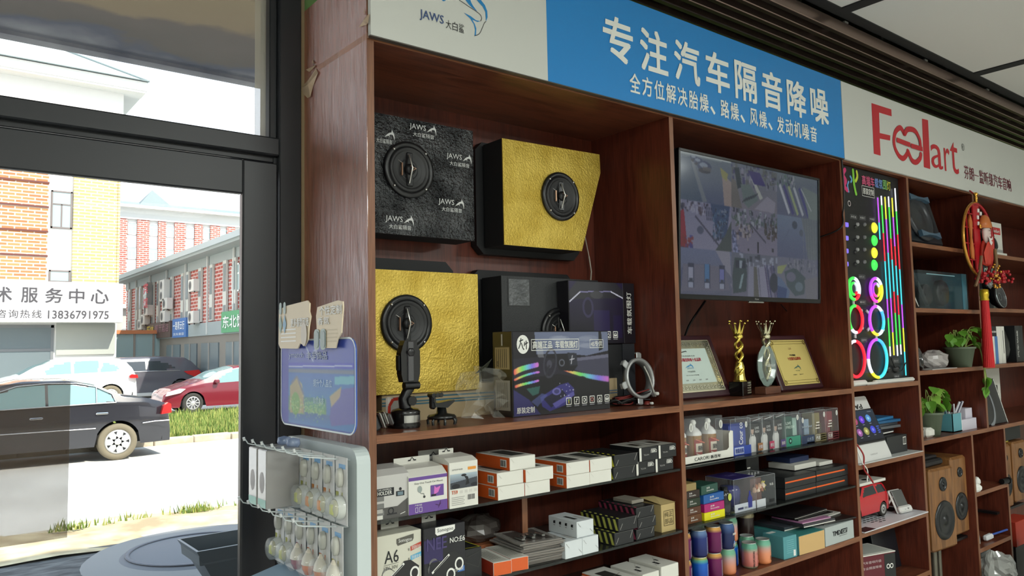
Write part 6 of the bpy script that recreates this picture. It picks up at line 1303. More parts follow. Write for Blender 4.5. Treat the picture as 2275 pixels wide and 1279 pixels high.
def i_lab(c1, tx):
    def f(m, F, w, h, d):
        m.box(.004, w - .028, .012, d - .01, 0, h - .012, mat(c1, .45)); m.box(w - .05, w - .022, .008, .03, .034, .075, mat((70, 54, 36), .3)); m.rect(F, 0, 0, w, .034, mat(tuple(int(v * .8) for v in c1), .4), .0006); m.line(F, [(.006, .006), (.040, .006), (.040, .030), (.006, .030), (.006, .006)], .0014, WHITE); m.text(F, tx, .008, .010, .038, .026, WHITE, .01); [m.rect(F, .046, .006 + .009 * k, w - .006, .010 + .009 * k, mat((210, 206, 200), .4)) for k in range(3)]
        for k in range(3): m.rect(F, .006 + .004 * k, .056 + k * .012, .040, .061 + k * .012, mat((214, 208, 200), .4))
        seal(m, F, w - .012, h - .020)
    return f
boxed('clear box with an olive card', 3.130, .092, .134, i_lab((124, 112, 70), '西湖'))
boxed('clear box with a maroon card at the right end of the shelf', 3.232, .096, .134, i_lab((122, 44, 52), '红茶'))
# --- lower glass shelf
def small(name, label, x, z, w, h, c, d=.08, y=.03, rz=0, tx=None, grp='small coloured cartons stacked left'):
    def f(m, F, L, T_):
        if tx: m.text(F, tx, w * .28, h * .30, w * .72, h * .50, WHITE, 0); m.text(F, '香薰', w * .28, h * .58, w * .48, h * .78, WHITE, 0)
    return carton(name, label, 'box', (x, y, z), w, d, h, mat(c, .4), f, rz=rz, group=grp)
small('perfume_carton', 'dark brown and orange carton at the foot of the left small stack', 2.226, GB2, .090, .030, (96, 58, 30), tx='Smootha')
small('perfume_carton', 'brown carton second from the foot of the left small stack', 2.224, GB2 + .0305, .088, .027, (84, 48, 30), tx='Smootha')
small('perfume_carton', 'dark green carton in the left small stack', 2.224, GB2 + .058, .086, .030, (36, 50, 34), tx='Smootha')
small('perfume_carton', 'near black carton in the left small stack', 2.222, GB2 + .0885, .086, .028, (44, 32, 26), tx='Smootha')
small('perfume_carton', 'small tan carton topmost on the left small stack', 2.222, GB2 + .117, .068, .026, (150, 130, 84), d=.05)
small('perfume_carton', 'yellow carton at the foot of the right small stack', 2.320, GB2, .122, .029, (222, 214, 22), y=.022, tx='Smootha')
small('perfume_carton', 'magenta carton above the yellow one', 2.322, GB2 + .0295, .118, .030, (170, 34, 110), y=.022, tx='Smootha')
small('perfume_carton', 'blue carton above the magenta one', 2.322, GB2 + .060, .126, .032, (34, 90, 160), y=.024, rz=rad(2), tx='Smootha')
small('perfume_carton', 'deep green carton topmost on the right small stack', 2.316, GB2 + .0925, .110, .033, (40, 78, 68), y=.028, rz=rad(5), tx='Smootha')
t = thing('gift_box', 'clear gift box with a violet lid and a blue bottle printed on its foot', 'box', (2.512, .03, GB2), 0)
clearbox(t, 0, .136, 0, .13, 0, .124); m = MB(); m.box(.0, .136, .0, .13, .122, .126, mat((52, 44, 120), .3, alpha=.75), .001); m.text(Ftop(0, 0, .126), 'Good', .04, .05, .09, .075, mat((130, 120, 190), .4), .0); m.build('lid', t)
m = MB(); m.lathe([(0, 0), (.04, 0), (.042, .06), (.034, .075), (0, .078)], mat((40, 44, 110), .25, coat=.3), Matrix.Translation((.068, .07, .012)), 20); m.box(.03, .10, .03, .10, 0, .012, mat((40, 50, 80), .4)); m.build('contents', t)
m = MB(); F = Ffront(0, -.001, 0); m.rect(F, 0, 0, .136, .030, mat((190, 196, 206), .4), .0005); m.shape(F, [(.086, .008), (.112, .008), (.114, .045), (.104, .058), (.103, .072), (.094, .072), (.093, .058), (.085, .045)], mat((44, 50, 130), .4)); m.rect(F, .02, .008, .055, .016, mat((50, 54, 90), .4)); m.text(F, '车载香水', .06, .008, .082, .016, INK, 0); m.build('printed_foot', t)
t = thing('gift_box', 'clear gift box with a yellow flower and small figures inside', 'box', (2.655, .03, GB2), 0)
clearbox(t, 0, .132, 0, .12, 0, .118); m = MB(); r = random.Random(5); m.box(.006, .08, .03, .11, 0, .105, mat((96, 60, 50), .5))
for k in range(6): m.lathe([(0, 0), (.010, .006), (.008, .02), (0, .026)], mat(((200, 160, 130), (150, 90, 60), (220, 200, 180))[k % 3], .5), Matrix.Translation((.016 + .012 * k, .02, .05 + .012 * (k % 2))), 8, smooth=False)
for k in range(7): a = 2 * pi * k / 7; m.add([(.092, .03, .068), (.092 + .022 * cos(a), .028, .068 + .026 * sin(a)), (.092 + .016 * cos(a + .5), .032, .068 + .02 * sin(a + .5))], [(0, 1, 2)], mat((190, 176, 50), .5))
m.rect(Ffront(0, -.001, 0), .0, .0, .06, .03, mat((196, 200, 206), .4), .0005); m.rect(Ffront(0, -.001, 0), .085, .01, .12, .022, INK, .0005); m.text(Ffront(0, -.001, 0), '车品', .09, .075, .115, .085, WHITE, 0); m.build('contents', t)
m = MB(); m.lathe([(.022, 0), (.024, .01), (.024, .07), (.018, .085), (.014, .088), (.014, .10), (0, .10)], mat((26, 28, 30), .2, coat=.4), seg=20); m.disc(Ffront(0, -.025, .066), 0, 0, .011, mat((190, 200, 90), .4), .001, ry=.014); tag(m.build('perfume_bottle', loc=(2.478, .05, GB2)), 'black bottle with a round lime sticker between the small cartons and the violet lidded box', 'bottle')
for k, (x, y) in enumerate(((2.40, .20), (2.33, .24))):
    m = MB(); m.lathe([(0, 0), (.06, 0), (.062, .01), (.062, .10), (.05, .12), (0, .122)], mat((24, 26, 28), .25, coat=.3), seg=24); tag(m.build('round_tin', loc=(x, y, GB2)), ('large round black tin behind the green carton, nearer one', 'large round black tin behind the small cartons, farther one')[k], 'tin', 'round black tins')
def dcard(m, F, L, T_): [m.disc(F, .012 + k * .022, .092, .007, mat((150, 150, 150), .5), .001, ry=.009) or m.disc(F, .012 + k * .022, .092, .005, INK, .0016) for k in range(4)]; m.rect(F, .008, .044, .078, .070, mat((206, 206, 200), .5)); bar(m, F, .018, .046, .05, .022); m.rect(F, .002, .118, .024, .124, WHITE)
carton('charger_box', 'tall narrow black carton with a white barcode at the back of the lower shelf', 'box', (2.80, .17, GB2), .088, .06, .165, BLKC, dcard)
OR2 = mat((232, 96, 24), .4, key='orange strip')
for k, (x, z, l) in enumerate(((2.856, 0, 'lower left'), (3.092, 0, 'lower right'), (2.858, .0455, 'upper left'), (3.096, .0465, 'upper right'))):
    carton('tool_case', f'flat black case with an orange strip, {l} of four', 'case', (x, .03, GB2 + z), .232 if x < 3 else .262, .20, .045, BLKC, lambda m, F, L, T_: m.rect(F, 0, .022, .262 if False else (.232), .028, OR2, .001), group='flat black cases with orange strips')
carton('book', 'thick white covered pad lying on the black cases', 'book', (3.03, .09, GB2 + .094), .17, .13, .022, OFFW); carton('book', 'small white pad right of the thick white one', 'book', (3.21, .08, GB2 + .094), .11, .10, .016, OFFW)
carton('book', 'dark blue folder resting on the white pad', 'book', (3.06, .13, GB2 + .117), .15, .12, .022, mat((34, 48, 86), .5))
# --- lowest shelf: cans and boxes
def canmat(stops):
    m, nt, b, nd, L = nodemat('printed can'); tc = nd('TexCoord'); sp = nd('SeparateXYZ'); mr = nd('MapRange'); mr.inputs[1].default_value = 0; mr.inputs[2].default_value = .095; cr = nd('ValToRGB')
    L(tc.outputs['Object'], sp.inputs[0]); L(sp.outputs[2], mr.inputs[0]); L(mr.outputs[0], cr.inputs[0]); L(cr.outputs[0], b.inputs['Base Color']); b.inputs['Roughness'].default_value = .25; b.inputs['Metallic'].default_value = .25
    cr.color_ramp.elements[0].position = stops[0][0]; cr.color_ramp.elements[0].color = (*s2l(stops[0][1]), 1); cr.color_ramp.elements[1].position = stops[-1][0]; cr.color_ramp.elements[1].color = (*s2l(stops[-1][1]), 1)
    for p, c in stops[1:-1]: e = cr.color_ramp.elements.new(p); e.color = (*s2l(c), 1)
    return m
CM = dict(navy=canmat([(0, (26, 36, 92)), (.7, (34, 52, 120)), (.9, (100, 128, 172))]), purple=canmat([(0, (96, 20, 76)), (.78, (110, 24, 84)), (.9, (212, 160, 84))]), dark=canmat([(0, (26, 36, 84)), (.6, (28, 44, 90)), (.9, (70, 100, 150))]),
          pastel=canmat([(0, (232, 140, 92)), (.35, (226, 150, 120)), (.62, (196, 160, 160)), (.82, (120, 180, 150)), (1, (120, 180, 150))]), blue=canmat([(0, (20, 60, 160)), (.75, (20, 96, 196)), (.88, (90, 170, 150)), (.95, (176, 176, 80))]),
          pink=canmat([(0, (120, 180, 150)), (.12, (220, 130, 120)), (.6, (214, 140, 130)), (.8, (110, 174, 150)), (1, (110, 174, 150))]), orange=canmat([(0, (236, 146, 92)), (.45, (232, 152, 116)), (.65, (200, 160, 150)), (.8, (124, 186, 160)), (1, (110, 176, 150))]))
CH_ = .095; CR_ = .031; LID = mat((196, 200, 196), .3, .6)
def can(kind, x, y, lvl, label, rot=0.0):
    t = thing('tea_can', label, 'can', (x, y, CS2 + lvl * (CH_ + .0005)), rot, 'printed drink shaped cans'); s = CR_
    m = MB(); m.lathe([(s * .78, 0), (s * .92, .003), (s, .010), (s, .070), (s * .97, .080), (s * .84, .090), (s * .84, .0935)], CM[kind], seg=28)
    def curv(pts, c, w_): m.tube([(s * 1.003 * cos(a), s * 1.003 * sin(a), z) for a, z in pts], w_, c, 4)
    base = -pi / 2 + rad(8)
    if kind in ('navy', 'purple', 'blue'):
        r = random.Random(hash(label) % 99 if False else len(label))
        for k in range(11): z = .066 - k * .0052; a1 = base + .15 + r.uniform(.35, .75); curv([(base + .15 + (a1 - base - .15) * q / 4, z) for q in range(5)], mat((190, 196, 216), .4), .00045)
        curv([(base + .10, .068), (base + .10, .010)], mat((190, 196, 216), .4), .0004)
    elif kind == 'dark':
        F = lambda a, z: Matrix.Translation((s * 1.006 * cos(a), s * 1.006 * sin(a), z)) @ Matrix.Rotation(a + pi / 2, 4, 'Z') @ Matrix.Rotation(pi / 2, 4, 'X')
        m.text(F(base, .052), '茶香薰', -.010, 0, .012, .008, WHITE, .01); m.disc(F(base + .1, .024), 0, 0, .007, mat((110, 140, 190), .4), .0006); m.text(F(base, .014), '白茶', -.008, -.004, .010, .008, WHITE, .0)
    else:
        F = lambda a, z: Matrix.Translation((s * 1.006 * cos(a), s * 1.006 * sin(a), z)) @ Matrix.Rotation(a + pi / 2, 4, 'Z') @ Matrix.Rotation(pi / 2, 4, 'X')
        if kind == 'orange': m.ring(F(base + .1, .028), 0, 0, .003, .005, INK, .0006); m.text(F(base + .1, .016), 'F', -.003, 0, .002, .006, INK, .02)
        elif kind == 'pink': m.text(F(base, .052), '白桃乌龙', -.004, 0, .018, .006, mat((70, 50, 50), .4), .0); m.text(F(base - .55, .008) @ Matrix.Rotation(pi / 2, 4, 'Z'), 'PROFUSION', 0, -.004, .058, .004, INK, .03); m.disc(F(base + .3, .025), 0, 0, .006, mat((226, 120, 120), .4), .0005)
        else:
            m.text(F(base + .75, .012) @ Matrix.Rotation(pi / 2, 4, 'Z'), 'PROFUSION', 0, -.004, .058, .004, INK, .03)
            for k in range(9): z = .060 - k * .0055; curv([(base + .05 + .1 * q, z) for q in range(6)], mat((120, 84, 80), .4), .0004)
    m.build('body', t); m = MB(); m.lathe([(s * .86, .0925), (s * .87, .095), (s * .82, .0945), (s * .78, .092), (0, .092)], LID, seg=28); m.build('lid', t); return t
for k, x, y, lv, l in (('blue', 2.316, .050, 0, 'blue can with a lime rim, front left of the lower tier'), ('navy', 2.318, .050, 1, 'navy can with white print, front left of the upper tier'),
    ('purple', 2.400, .050, 0, 'purple can with an orange rim in the lower tier'), ('purple', 2.402, .050, 1, 'purple can with an orange rim in the upper tier'),
    ('pastel', 2.483, .050, 0, 'green to orange can with rows of print in the lower tier'), ('dark', 2.481, .050, 1, 'dark blue can with white characters in the upper tier'),
    ('blue', 2.575, .105, 0, 'blue can standing under the upright printed pastel can'), ('pastel', 2.577, .105, 1, 'pastel can with upright black lettering behind the dark blue one'),
    ('pink', 2.616, .045, 0, 'peach coloured can with upright black lettering at the front'), ('orange', 2.701, .042, 0, 'orange and green can with a recycling mark, rightmost at the front'),
    ('pastel', 2.700, .115, 0, 'pastel can behind the rightmost orange one'), ('blue', 2.66, .17, 0, 'blue can with green drawings standing under another at the back'), ('blue', 2.66, .17, 1, 'blue can with green drawings on top at the back'),
    ('purple', 2.236, .060, 0, 'purple can cut by the divider in the lower tier'), ('purple', 2.238, .060, 1, 'purple can cut by the divider in the upper tier'), ('navy', 2.33, .15, 1, 'dark can with a green lid in the second row, left'), ('pastel', 2.43, .15, 1, 'can with a pale lid in the second row behind the purple one'), ('navy', 2.33, .15, 0, 'dark can under the left one of the second row'), ('pastel', 2.43, .15, 0, 'can under the pale lidded one of the second row')): can(k, x, y, lv, l)
t = thing('thermos_bottle', 'dark bottle with a wide pale gold cap behind the cans', 'bottle', (2.80, .19, CS2)); MB().lathe([(0, 0), (.036, 0), (.036, .14), (.034, .145)], mat((48, 34, 32), .3, coat=.3), seg=24).build('body', t); MB().lathe([(.037, .142), (.037, .152), (.035, .154), (.037, .205), (.034, .209), (0, .21)], mat((150, 140, 110), .35, .5), seg=24).build('cap', t)
TEAL = mat((84, 150, 156), .5); TEAL2 = mat((60, 132, 128), .5); SAND = mat((206, 170, 114), .6)
carton('perfume_carton', 'small teal carton with faint print in front of the large teal one', 'box', (2.795, .010, CS2), .086, .10, .088, TEAL, lambda m, F, L, T_: ([m.rect(F, .02, .070 - k * .008, .066, .072 - k * .008, mat((120, 180, 186), .5)) for k in range(7)], m.rect(F, .062, .006, .076, .030, WHITE), m.rect(T_, .006, .07, .05, .09, WHITE)), rz=rad(-4))
carton('keepsake_box', 'large teal box with a sand coloured front right of the cans', 'box', (2.895, .004, CS2), .185, .235, .076, TEAL2, lambda m, F, L, T_: (m.rect(F, .001, .001, .184, .075, SAND, .0006), m.rect(L, .0, .0, .235, .075, TEAL, .0004)), rz=rad(-2))
carton('perfume_carton', 'white open carton with big black latin lettering at the right end', 'box', (3.095, -.0 + .002, CS2), .235, .22, .078, mat((176, 184, 182), .45), lambda m, F, L, T_: (m.text(F, 'TMD', .058, .034, .120, .054, INK, .04), m.shape(F, [(.122, .034), (.176, .034), (.180, .054), (.126, .054)], INK, .001), m.text(F, 'car', .132, .037, .172, .051, mat((176, 184, 182), .45), .02, lift=.002), m.text(F, 'PERFORMANCE', .11, .026, .175, .030, INK)), tab=None)
bs = [('magazine', 'dark plastic folder lying on the large teal box', 2.93, .09, .076, .20, .16, .016, (60, 66, 72), -3), ('magazine', 'black booklet under the pink one', 2.98, .03, .0925, .21, .17, .014, (58, 56, 62), -6), ('magazine', 'pink and violet booklet on the stack', 2.98, .035, .107, .19, .16, .006, (176, 120, 160), -6), ('magazine', 'black tray on top of the booklets', 2.99, .06, .114, .25, .18, .006, (26, 24, 26), -4), ('magazine', 'topmost black folder with a white edge', 2.98, .07, .121, .27, .18, .007, (36, 34, 36), 2)]
for n_, l, x, y, z, w_, d_, h_, c_, rz_ in bs: carton(n_, l, 'booklet', (x, y, CS2 + z), w_, d_, h_, mat(c_, .3), lambda m, F, L, T_, w_=w_, h_=h_: m.rect(F, 0, .001, w_, max(.0018, h_ * .35), OFFW, .0008), rz=rad(rz_), group='booklets stacked on the boxes')
for x, y, z, w_, d_, c_, rz_, l in ((3.14, .03, .0785, .19, .18, (150, 150, 146), -4, 'grey booklet on the open white carton'), (3.13, .02, .0855, .21, .18, (30, 28, 28), -8, 'black booklet jutting over the open white carton'), (3.15, .06, .0925, .2, .16, (205, 203, 196), 3, 'white booklet topmost over the open white carton')): carton('magazine', l, 'booklet', (x, y, CS2 + z), w_, d_, .0065, mat(c_, .35), rz=rad(rz_), group='booklets stacked on the boxes')
# ------------------------------------------------------------------ bay three: glowing light board
YB = .03
def lb(x, y): q = aty(1860 + x / 2.461, 340 + y / 2.461, YB); return (q.x, q.z)
t = thing('light_display_board', 'tall black display board of glowing rainbow rings, strips and small lamps', 'display board', (3.70, YB, S3[0])); OT = Matrix.Translation((-3.70, -YB, -S3[0]))
m = MB(OT); m.box(3.396, 4.004, YB, YB + .012, S3[0] + .0, 2.272, mat((16, 17, 20), .35)); m.build('board', t)
FB = frame((0, YB, 0), (1, 0, 0), (0, 0, 1)); FB = OT @ FB
def glow(c, e=2.2): return mat(c, .4, 0, 'light tube', emit=e * .42)
GC = dict(r=(255, 40, 60), g=(70, 240, 90), b=(80, 190, 255), p=(200, 80, 255), y=(240, 235, 60), w=(235, 240, 255), c=(70, 220, 240), m=(255, 70, 200))
strips = [(236, 243, 250, 475, 'pppccc'), (254, 270, 240, 460, 'wggg'), (260, 308, 460, 1105, 'rrccccrrgggw'), (272, 288, 245, 1105, 'yyppppcccpppyy'), (290, 300, 245, 460, 'wggg'), (300, 338, 460, 1100, 'rrrcccrrggg'), (308, 322, 250, 600, 'yypppcc'), (322, 365, 600, 1215, 'ccrrcppyycc'), (325, 338, 195, 550, 'wggrrr'), (338, 345, 550, 1100, 'cccppggg')]
strips = [(236, 243, 250, 475, 'pppcc'), (254, 306, 240, 1108, 'wgggrrrccccppgggw'), (272, 288, 245, 1105, 'yypppccccpppyy'), (290, 322, 243, 1108, 'wgggrrcccrrgggw'), (308, 342, 250, 1100, 'yyppprrcccrrgggw'), (324, 363, 198, 1215, 'wwggrrrcccppyycc')]
for i, (xa, xb, ya, yb, cs) in enumerate(strips):
    a, b_ = lb(xa, ya), lb(xb, yb); n = len(cs); pt = MB(OT); x_ = lb((xa + xb) / 2, (ya + yb) / 2)[0]; x_ = 3.762 + i * .0375
    for k, c in enumerate(cs):
        z0 = a[1] + (b_[1] - a[1]) * k / n; z1 = a[1] + (b_[1] - a[1]) * (k + 1) / n; pt.cyl((x_, YB - .008, z0), (x_, YB - .008, z1),   .0032, glow(GC[c], 2.6 if c == 'w' else 1.8), 8, cap=False)
    pt.build('light_strip', t)
def ringpart(px, py, R, cols, kind=0):
    u, v = lb(px, py); m = MB(OT); n = len(cols)
    for k, c in enumerate(cols):
        a0 = 2 * pi * k / n + pi / 2; pts = [(u + R * cos(a0 + 2 * pi / n * q / 6), YB - .010, v + R * sin(a0 + 2 * pi / n * q / 6)) for q in range(7)]; m.tube(pts, .0075, glow(GC[c], 1.7), 8)
        if kind == 2: m.tube([(u + (p[0] - u) * .55, p[1], v + (p[2] - v) * .55) for p in pts], .006, glow(GC[c], 1.1), 6)
    if kind == 1:
        for k in range(6): a = pi / 2 + k * pi / 3; m.box(-.006, .006, -.006, 0, 0, .022, mat((200, 200, 204), .4), T=Matrix.Translation((u, YB, v)) @ Matrix.Rotation(pi / 2 - a, 4, 'Y') @ Matrix.Translation((0, 0, R + .004)))
    m.build('ring_lamp', t)
ringpart(80, 742, .050, 'gggrww', 2); ringpart(202, 748, .056, 'ppmyyw', 2); ringpart(90, 908, .062, 'gggwrrrr', 1); ringpart(205, 915, .068, 'pppywcbw', 1); ringpart(90, 1125, .082, 'wcwrrrrr'); ringpart(210, 1122, .090, 'ppwycccb')
for i, y in enumerate((408, 478, 545, 612)):
    u, v = lb(201, y); m = MB(OT); m.lathe([(0, .010), (.018, .010), (.026, .004), (.027, 0)], glow(GC['yg'[i % 2]], 1.4), Matrix.Translation((u, YB, v)) @ Matrix.Rotation(pi / 2, 4, 'X'), 20); m.build('button_lamp', t)
    u, v = lb(48, (392, 465, 535, 606)[i]); m = MB(OT); m.box(u - .014, u + .012, YB - .008, YB, v - .011, v + .011, glow((130, 110, 240), 1.2), .003); m.build('square_lamp', t)
    m = MB(OT)
    for px, c in ((97, (20, 20, 22)), (108, (150, 150, 150)), (147, (110, 110, 112))): u, v = lb(px, y - 18 + (px == 97) * 14); m.lathe([(0, .01), (.008, .008), (.010, 0)], mat(c, .35), Matrix.Translation((u, YB, v)) @ Matrix.Rotation(pi / 2, 4, 'X'), 10)
    m.build('sample_part', t)
m = MB(); FBm = FB
def tl(s, xa, ya, xb, yb, c, bold=.01, e=0):
    a = lb(xa, yb); b_ = lb(xb, ya); m.text(FB, s, a[0], a[1], b_[0], b_[1], c if not e else c, bold)
PK = (214, 90, 130)
a = lb(133, 165); b_ = lb(290, 165); hh_ = .048; w_ = (b_[0] - a[0]) / 7
for i, ch in enumerate('高端车载氛围灯'): m.text(FB, ch, a[0] + i * w_ + .002, a[1] - .006, a[0] + (i + 1) * w_ - .002, a[1] + .042, mat((PK, PK, PK, (120, 150, 214), (120, 160, 214), (130, 190, 110), (206, 206, 70))[i], .5), .02)
a = lb(136, 232); b_ = lb(200, 192); m.line(FB, [a, (b_[0], a[1]), b_, (a[0], b_[1]), a], .002, WHITE); m.text(FB, '原装定制', a[0] + .008, a[1] + .009, b_[0] - .008, b_[1] - .009, WHITE, .01)
m.build('printed_title', t); m = MB(); LG = mat((130, 200, 60), .5); LM = mat((200, 214, 60), .5); LP = mat((206, 50, 110), .5); LBL = mat((110, 170, 220), .5)
def L2(P): return [lb(*q) for q in P]
for P, c, w_ in (([(42, 88), (30, 118), (45, 150), (38, 178), (55, 205)], LP, .022), ([(62, 155), (55, 175), (62, 215)], LBL, .010), ([(68, 125), (78, 145), (72, 160)], LBL, .010), ([(84, 88), (88, 140), (92, 180), (103, 228)], LG, .018), ([(104, 98), (108, 130), (98, 155)], LM, .016), ([(30, 110), (24, 150)], LP, .010)): m.line(FB, curve2(L2(P)), w_, c)
m.build('printed_emblem', t); m = MB()
for (x, y, s) in ((30, 343, '氛围灯'), (88, 348, '高低音'), (137, 354, '氛围灯'), (190, 362, '中控旋钮灯'), (134, 676, '出风口灯'), (138, 815, '喇叭环灯'), (145, 1022, '低音环灯'), (320, 1135, '流水灯'), (325, 1220, '控制盒')):
    u, v = lb(x, y); k = .030 if x > 40 else .016; u = max(u, 3.42); m.line(FB, [(u - k, v - .009), (u + k, v - .009), (u + k, v + .009), (u - k, v + .009), (u - k, v - .009)], .0012, mat((120, 120, 124), .5)); m.text(FB, s, u - k * .8, v - .005, u + k * .8, v + .005, mat((190, 190, 190), .5), 0)
for x in (65, 97, 128, 160, 190): u, v = lb(x, 275); m.ring(FB, u, v, .010, .014 if x == 65 else .011, mat((190, 180, 180) if x == 65 else (70, 72, 76), .5))
m.build('printed_lettering', t)
m = MB(OT); [m.lathe([(0, .02), (.014, .018), (.02, 0)], BLACK, Matrix.Translation((lb(x, 1180)[0], YB, lb(x, 1180)[1])) @ Matrix.Rotation(pi / 2, 4, 'X'), 12) for x in (270, 315)]; m.tube(curve2([(3.80, YB - .01, 1.36), (3.84, YB - .01, 1.31), (3.90, YB - .01, 1.29), (3.95, YB - .01, 1.33)], 5), .003, BLACK, 6); m.build('control_box', t)
for i, (x, w_, d_, h_, z, rz_, l) in enumerate(((3.398, .125, .028, .026, 0, 2, 'white plastic lamp holder lying at the left end of the light board'), (3.52, .10, .024, .014, 0, -2, 'small white lamp holder between the two larger ones'), (3.60, .40, .026, .020, 0, 1, 'long white lamp housing lying in front of the light board'))):
    m = MB(); m.box(0, w_, 0, d_, 0, h_, mat((216, 214, 208), .35), .008); tag(m.build('lamp_housing', loc=(x, -.001 + .0 * i, S3[0]), rz=0), l, 'lamp part', 'white lamp parts below the light board')
# tablet on a white stand
t = thing('tablet_display', 'white leaning stand holding a lit tablet with rounded app icons', 'tablet', (3.40, .012, S3[1] + .004)); A_ = leanT(22)
m = MB(A_); m.prism([(-.0, 0), (.335, 0), (.340, .012), (.335, .300), (.325, .305), (-.0, .305)], .014, mat((214, 214, 212), .3), Ffront(0, .014, 0)); F = Ffront(0, 0, 0); U = F @ Matrix.Translation((.26, .268, 0)) @ Matrix.Rotation(pi, 4, 'Z'); m.text(U, 'PAPAGO', 0, 0, .24, .024, INK, .04); m.text(F, 'DRIVING', .03, .282, .20, .290, mat((150, 150, 150), .5), 0); m.text(F, 'CARPLAY', .15, .024, .22, .030, mat((170, 170, 170), .5), 0); m.build('stand', t)
c = CV(96, 60, (20, 26, 36)); c.grad(0, 0, 96, 60, (40, 56, 72), (18, 22, 34)); c.rect(78, 3, 90, 5, (150, 160, 170), .6)
for i, (x, y, col) in enumerate(((14, 20, (70, 120, 220)), (34, 19, (190, 80, 120)), (54, 18, (110, 60, 230)), (74, 17, (90, 160, 230)), (34, 42, (170, 100, 170)), (54, 41, (170, 170, 90)), (74, 40, (70, 80, 230)))): c.ell(x, y, 7, 7.5, col); c.ell(x, y, 3, 3, tuple(min(255, v + 70) for v in col)); c.rect(x - 3, y + 10, x + 3, y + 11, (170, 176, 186))
for k in range(4): c.rect(86, 34 + k * 4, 94 - k % 2 * 2, 36 + k * 4, (70, 110, 220))
c.ell(4, 36, 2, 3, (200, 200, 210)); c.ell(6, 52, 2, 2, (170, 170, 180))
m = MB(A_); m.box(.0, .330, -.012, .0, .078, .240, mat((18, 19, 22), .2), .005); m.canvas(A_.inverted() @ A_ @ Ffront(0, -.0125, 0), .008, .088, .318, .234, c, artmat(.15, .75), .0008); m.build('screen', t)
tag(MB().box(.0, .632, 0, .36, 0, .0035, mat((196, 198, 196), .4)).build('shelf_liner', loc=(3.396, -.006, S3[1])), 'pale sheet lying on the shelf under the lit tablet', 'sheet')
t_ = cable('bundle of red and black wires with plugs hanging over the shelf edge', [(3.41, .02, .99), (3.43, -.008, .93), (3.42, -.012, .87), (3.46, -.015, .83), (3.49, -.015, .80)], .004, mat((150, 30, 30), .5)); cable('white wire hanging with the red ones below the tablet', [(3.40, .01, .97), (3.41, -.01, .90), (3.45, -.012, .86), (3.44, -.013, .81)], .003, WHITE)
for k, (z, c, w_, d_, rz_, l) in enumerate(((.094, (30, 32, 36), .20, .17, 4, 'black case at the foot of the folder pile with a white rim'), (.118, (92, 96, 100), .22, .19, -3, 'grey folder below the blue ones'), (.132, (60, 66, 74), .23, .20, 2, 'dark folder in the pile'), (.146, (36, 92, 134), .23, .20, -2, 'blue folder, lower of two on the pile'), (.160, (52, 120, 170), .21, .19, 5, 'bright blue folder on top of the pile'))):
    carton('folder', l, 'folder', (3.765, .09, S3[1] + .004 + z - .003), w_, d_, .022 if k == 0 else .013, mat(c, .4), (lambda m, F, L, T_, w_=w_: m.rect(F, .01, .0, w_ - .01, .006, WHITE)) if k == 0 else None, rz=rad(rz_), group='folders piled on the black box')
carton('storage_box', 'black box with a small white barcode label under the pile of folders', 'box', (3.765, .045, S3[1] + .004), .205, .19, .084, mat((38, 40, 42), .45), lambda m, F, L, T_: bar(m, F, .160, .035, .032, .038))
# toy car, satnav, white panel
car('toy_car', 'red toy car with a flat roof box, its front hidden behind the divider', 'toy car', (3.85, .165, S3[2] + .008), pi, 4.3, 1.75,
    [(0, .5), (.04, .95), (.25, 1.35), (.5, 1.58), (1.2, 1.64), (2.4, 1.6), (3.0, 1.2), (4.1, 1.0), (4.3, .5)], [(0, .9), (.4, 1.1), (3.0, 1.08), (4.3, .8)], .28, (.85, 3.4), .34, carcolour((196, 28, 40)),
    [[(.4, 1.16), (.6, 1.5), (1.3, 1.5), (1.3, 1.14)], [(1.4, 1.14), (1.4, 1.52), (2.3, 1.5), (2.8, 1.14)]], GLCD, tyre=TYRED, scale=.098, step=.04, glassx=[(.1, .4), (2.5, 3.0)])
carton('flat_box', 'flat white box laid on the roof of the red toy car', 'box', (3.56, .085, S3[2] + .172), .25, .13, .013, OFFW, lambda m, F, L, T_: m.disc(T_, .13, .04, .03, INK, ry=.014))
t = thing('satnav', 'small grey screened satnav propped on a white stand beside the toy car', 'satnav', (3.86, .055, S3[2] + .006), rad(-6)); A_ = leanT(24)
m = MB(A_); m.box(0, .098, 0, .012, 0, .118, mat((214, 214, 210), .35), .006); m.box(-.002, .102, -.022, .0, .0, .034, mat((214, 214, 210), .35), .008); m.build('stand', t); m = MB(A_); m.box(.006, .094, -.010, .0, .030, .112, mat((90, 92, 90), .3), .003); m.text(Ffront(0, -.0225, 0), '- +', .03, .012, .07, .020, INK, 0); m.build('screen', t); MB().tube([(.01, .03, .08), (-.01, .075, .0)], .005, mat((214, 214, 210), .35), 6).build('prop_leg', t)
m = MB(); m.box(0, .63, 0, .36, 0, .006, mat((214, 213, 218), .4), .002); F = Ftop(0, 0, .006)
for i in range(6):
    for j in range(6):
        if 2 <= i + j <= 8 and abs(i - j) < 4: u, v = .16 + .036 * i - .0 * j, .05 + .020 * j; m.shape(F, [(u, v), (u + .018, v - .005), (u + .026, v + .003), (u + .008, v + .008)], INK, .001)
m.rect(F, 0, 0, .10, .05, INK); m.rect(F, .50, .12, .60, .18, INK); tag(m.build('printed_board', loc=(3.397, -.014, S3[2])), 'white printed panel with a diamond of black marks under the toy car', 'panel')
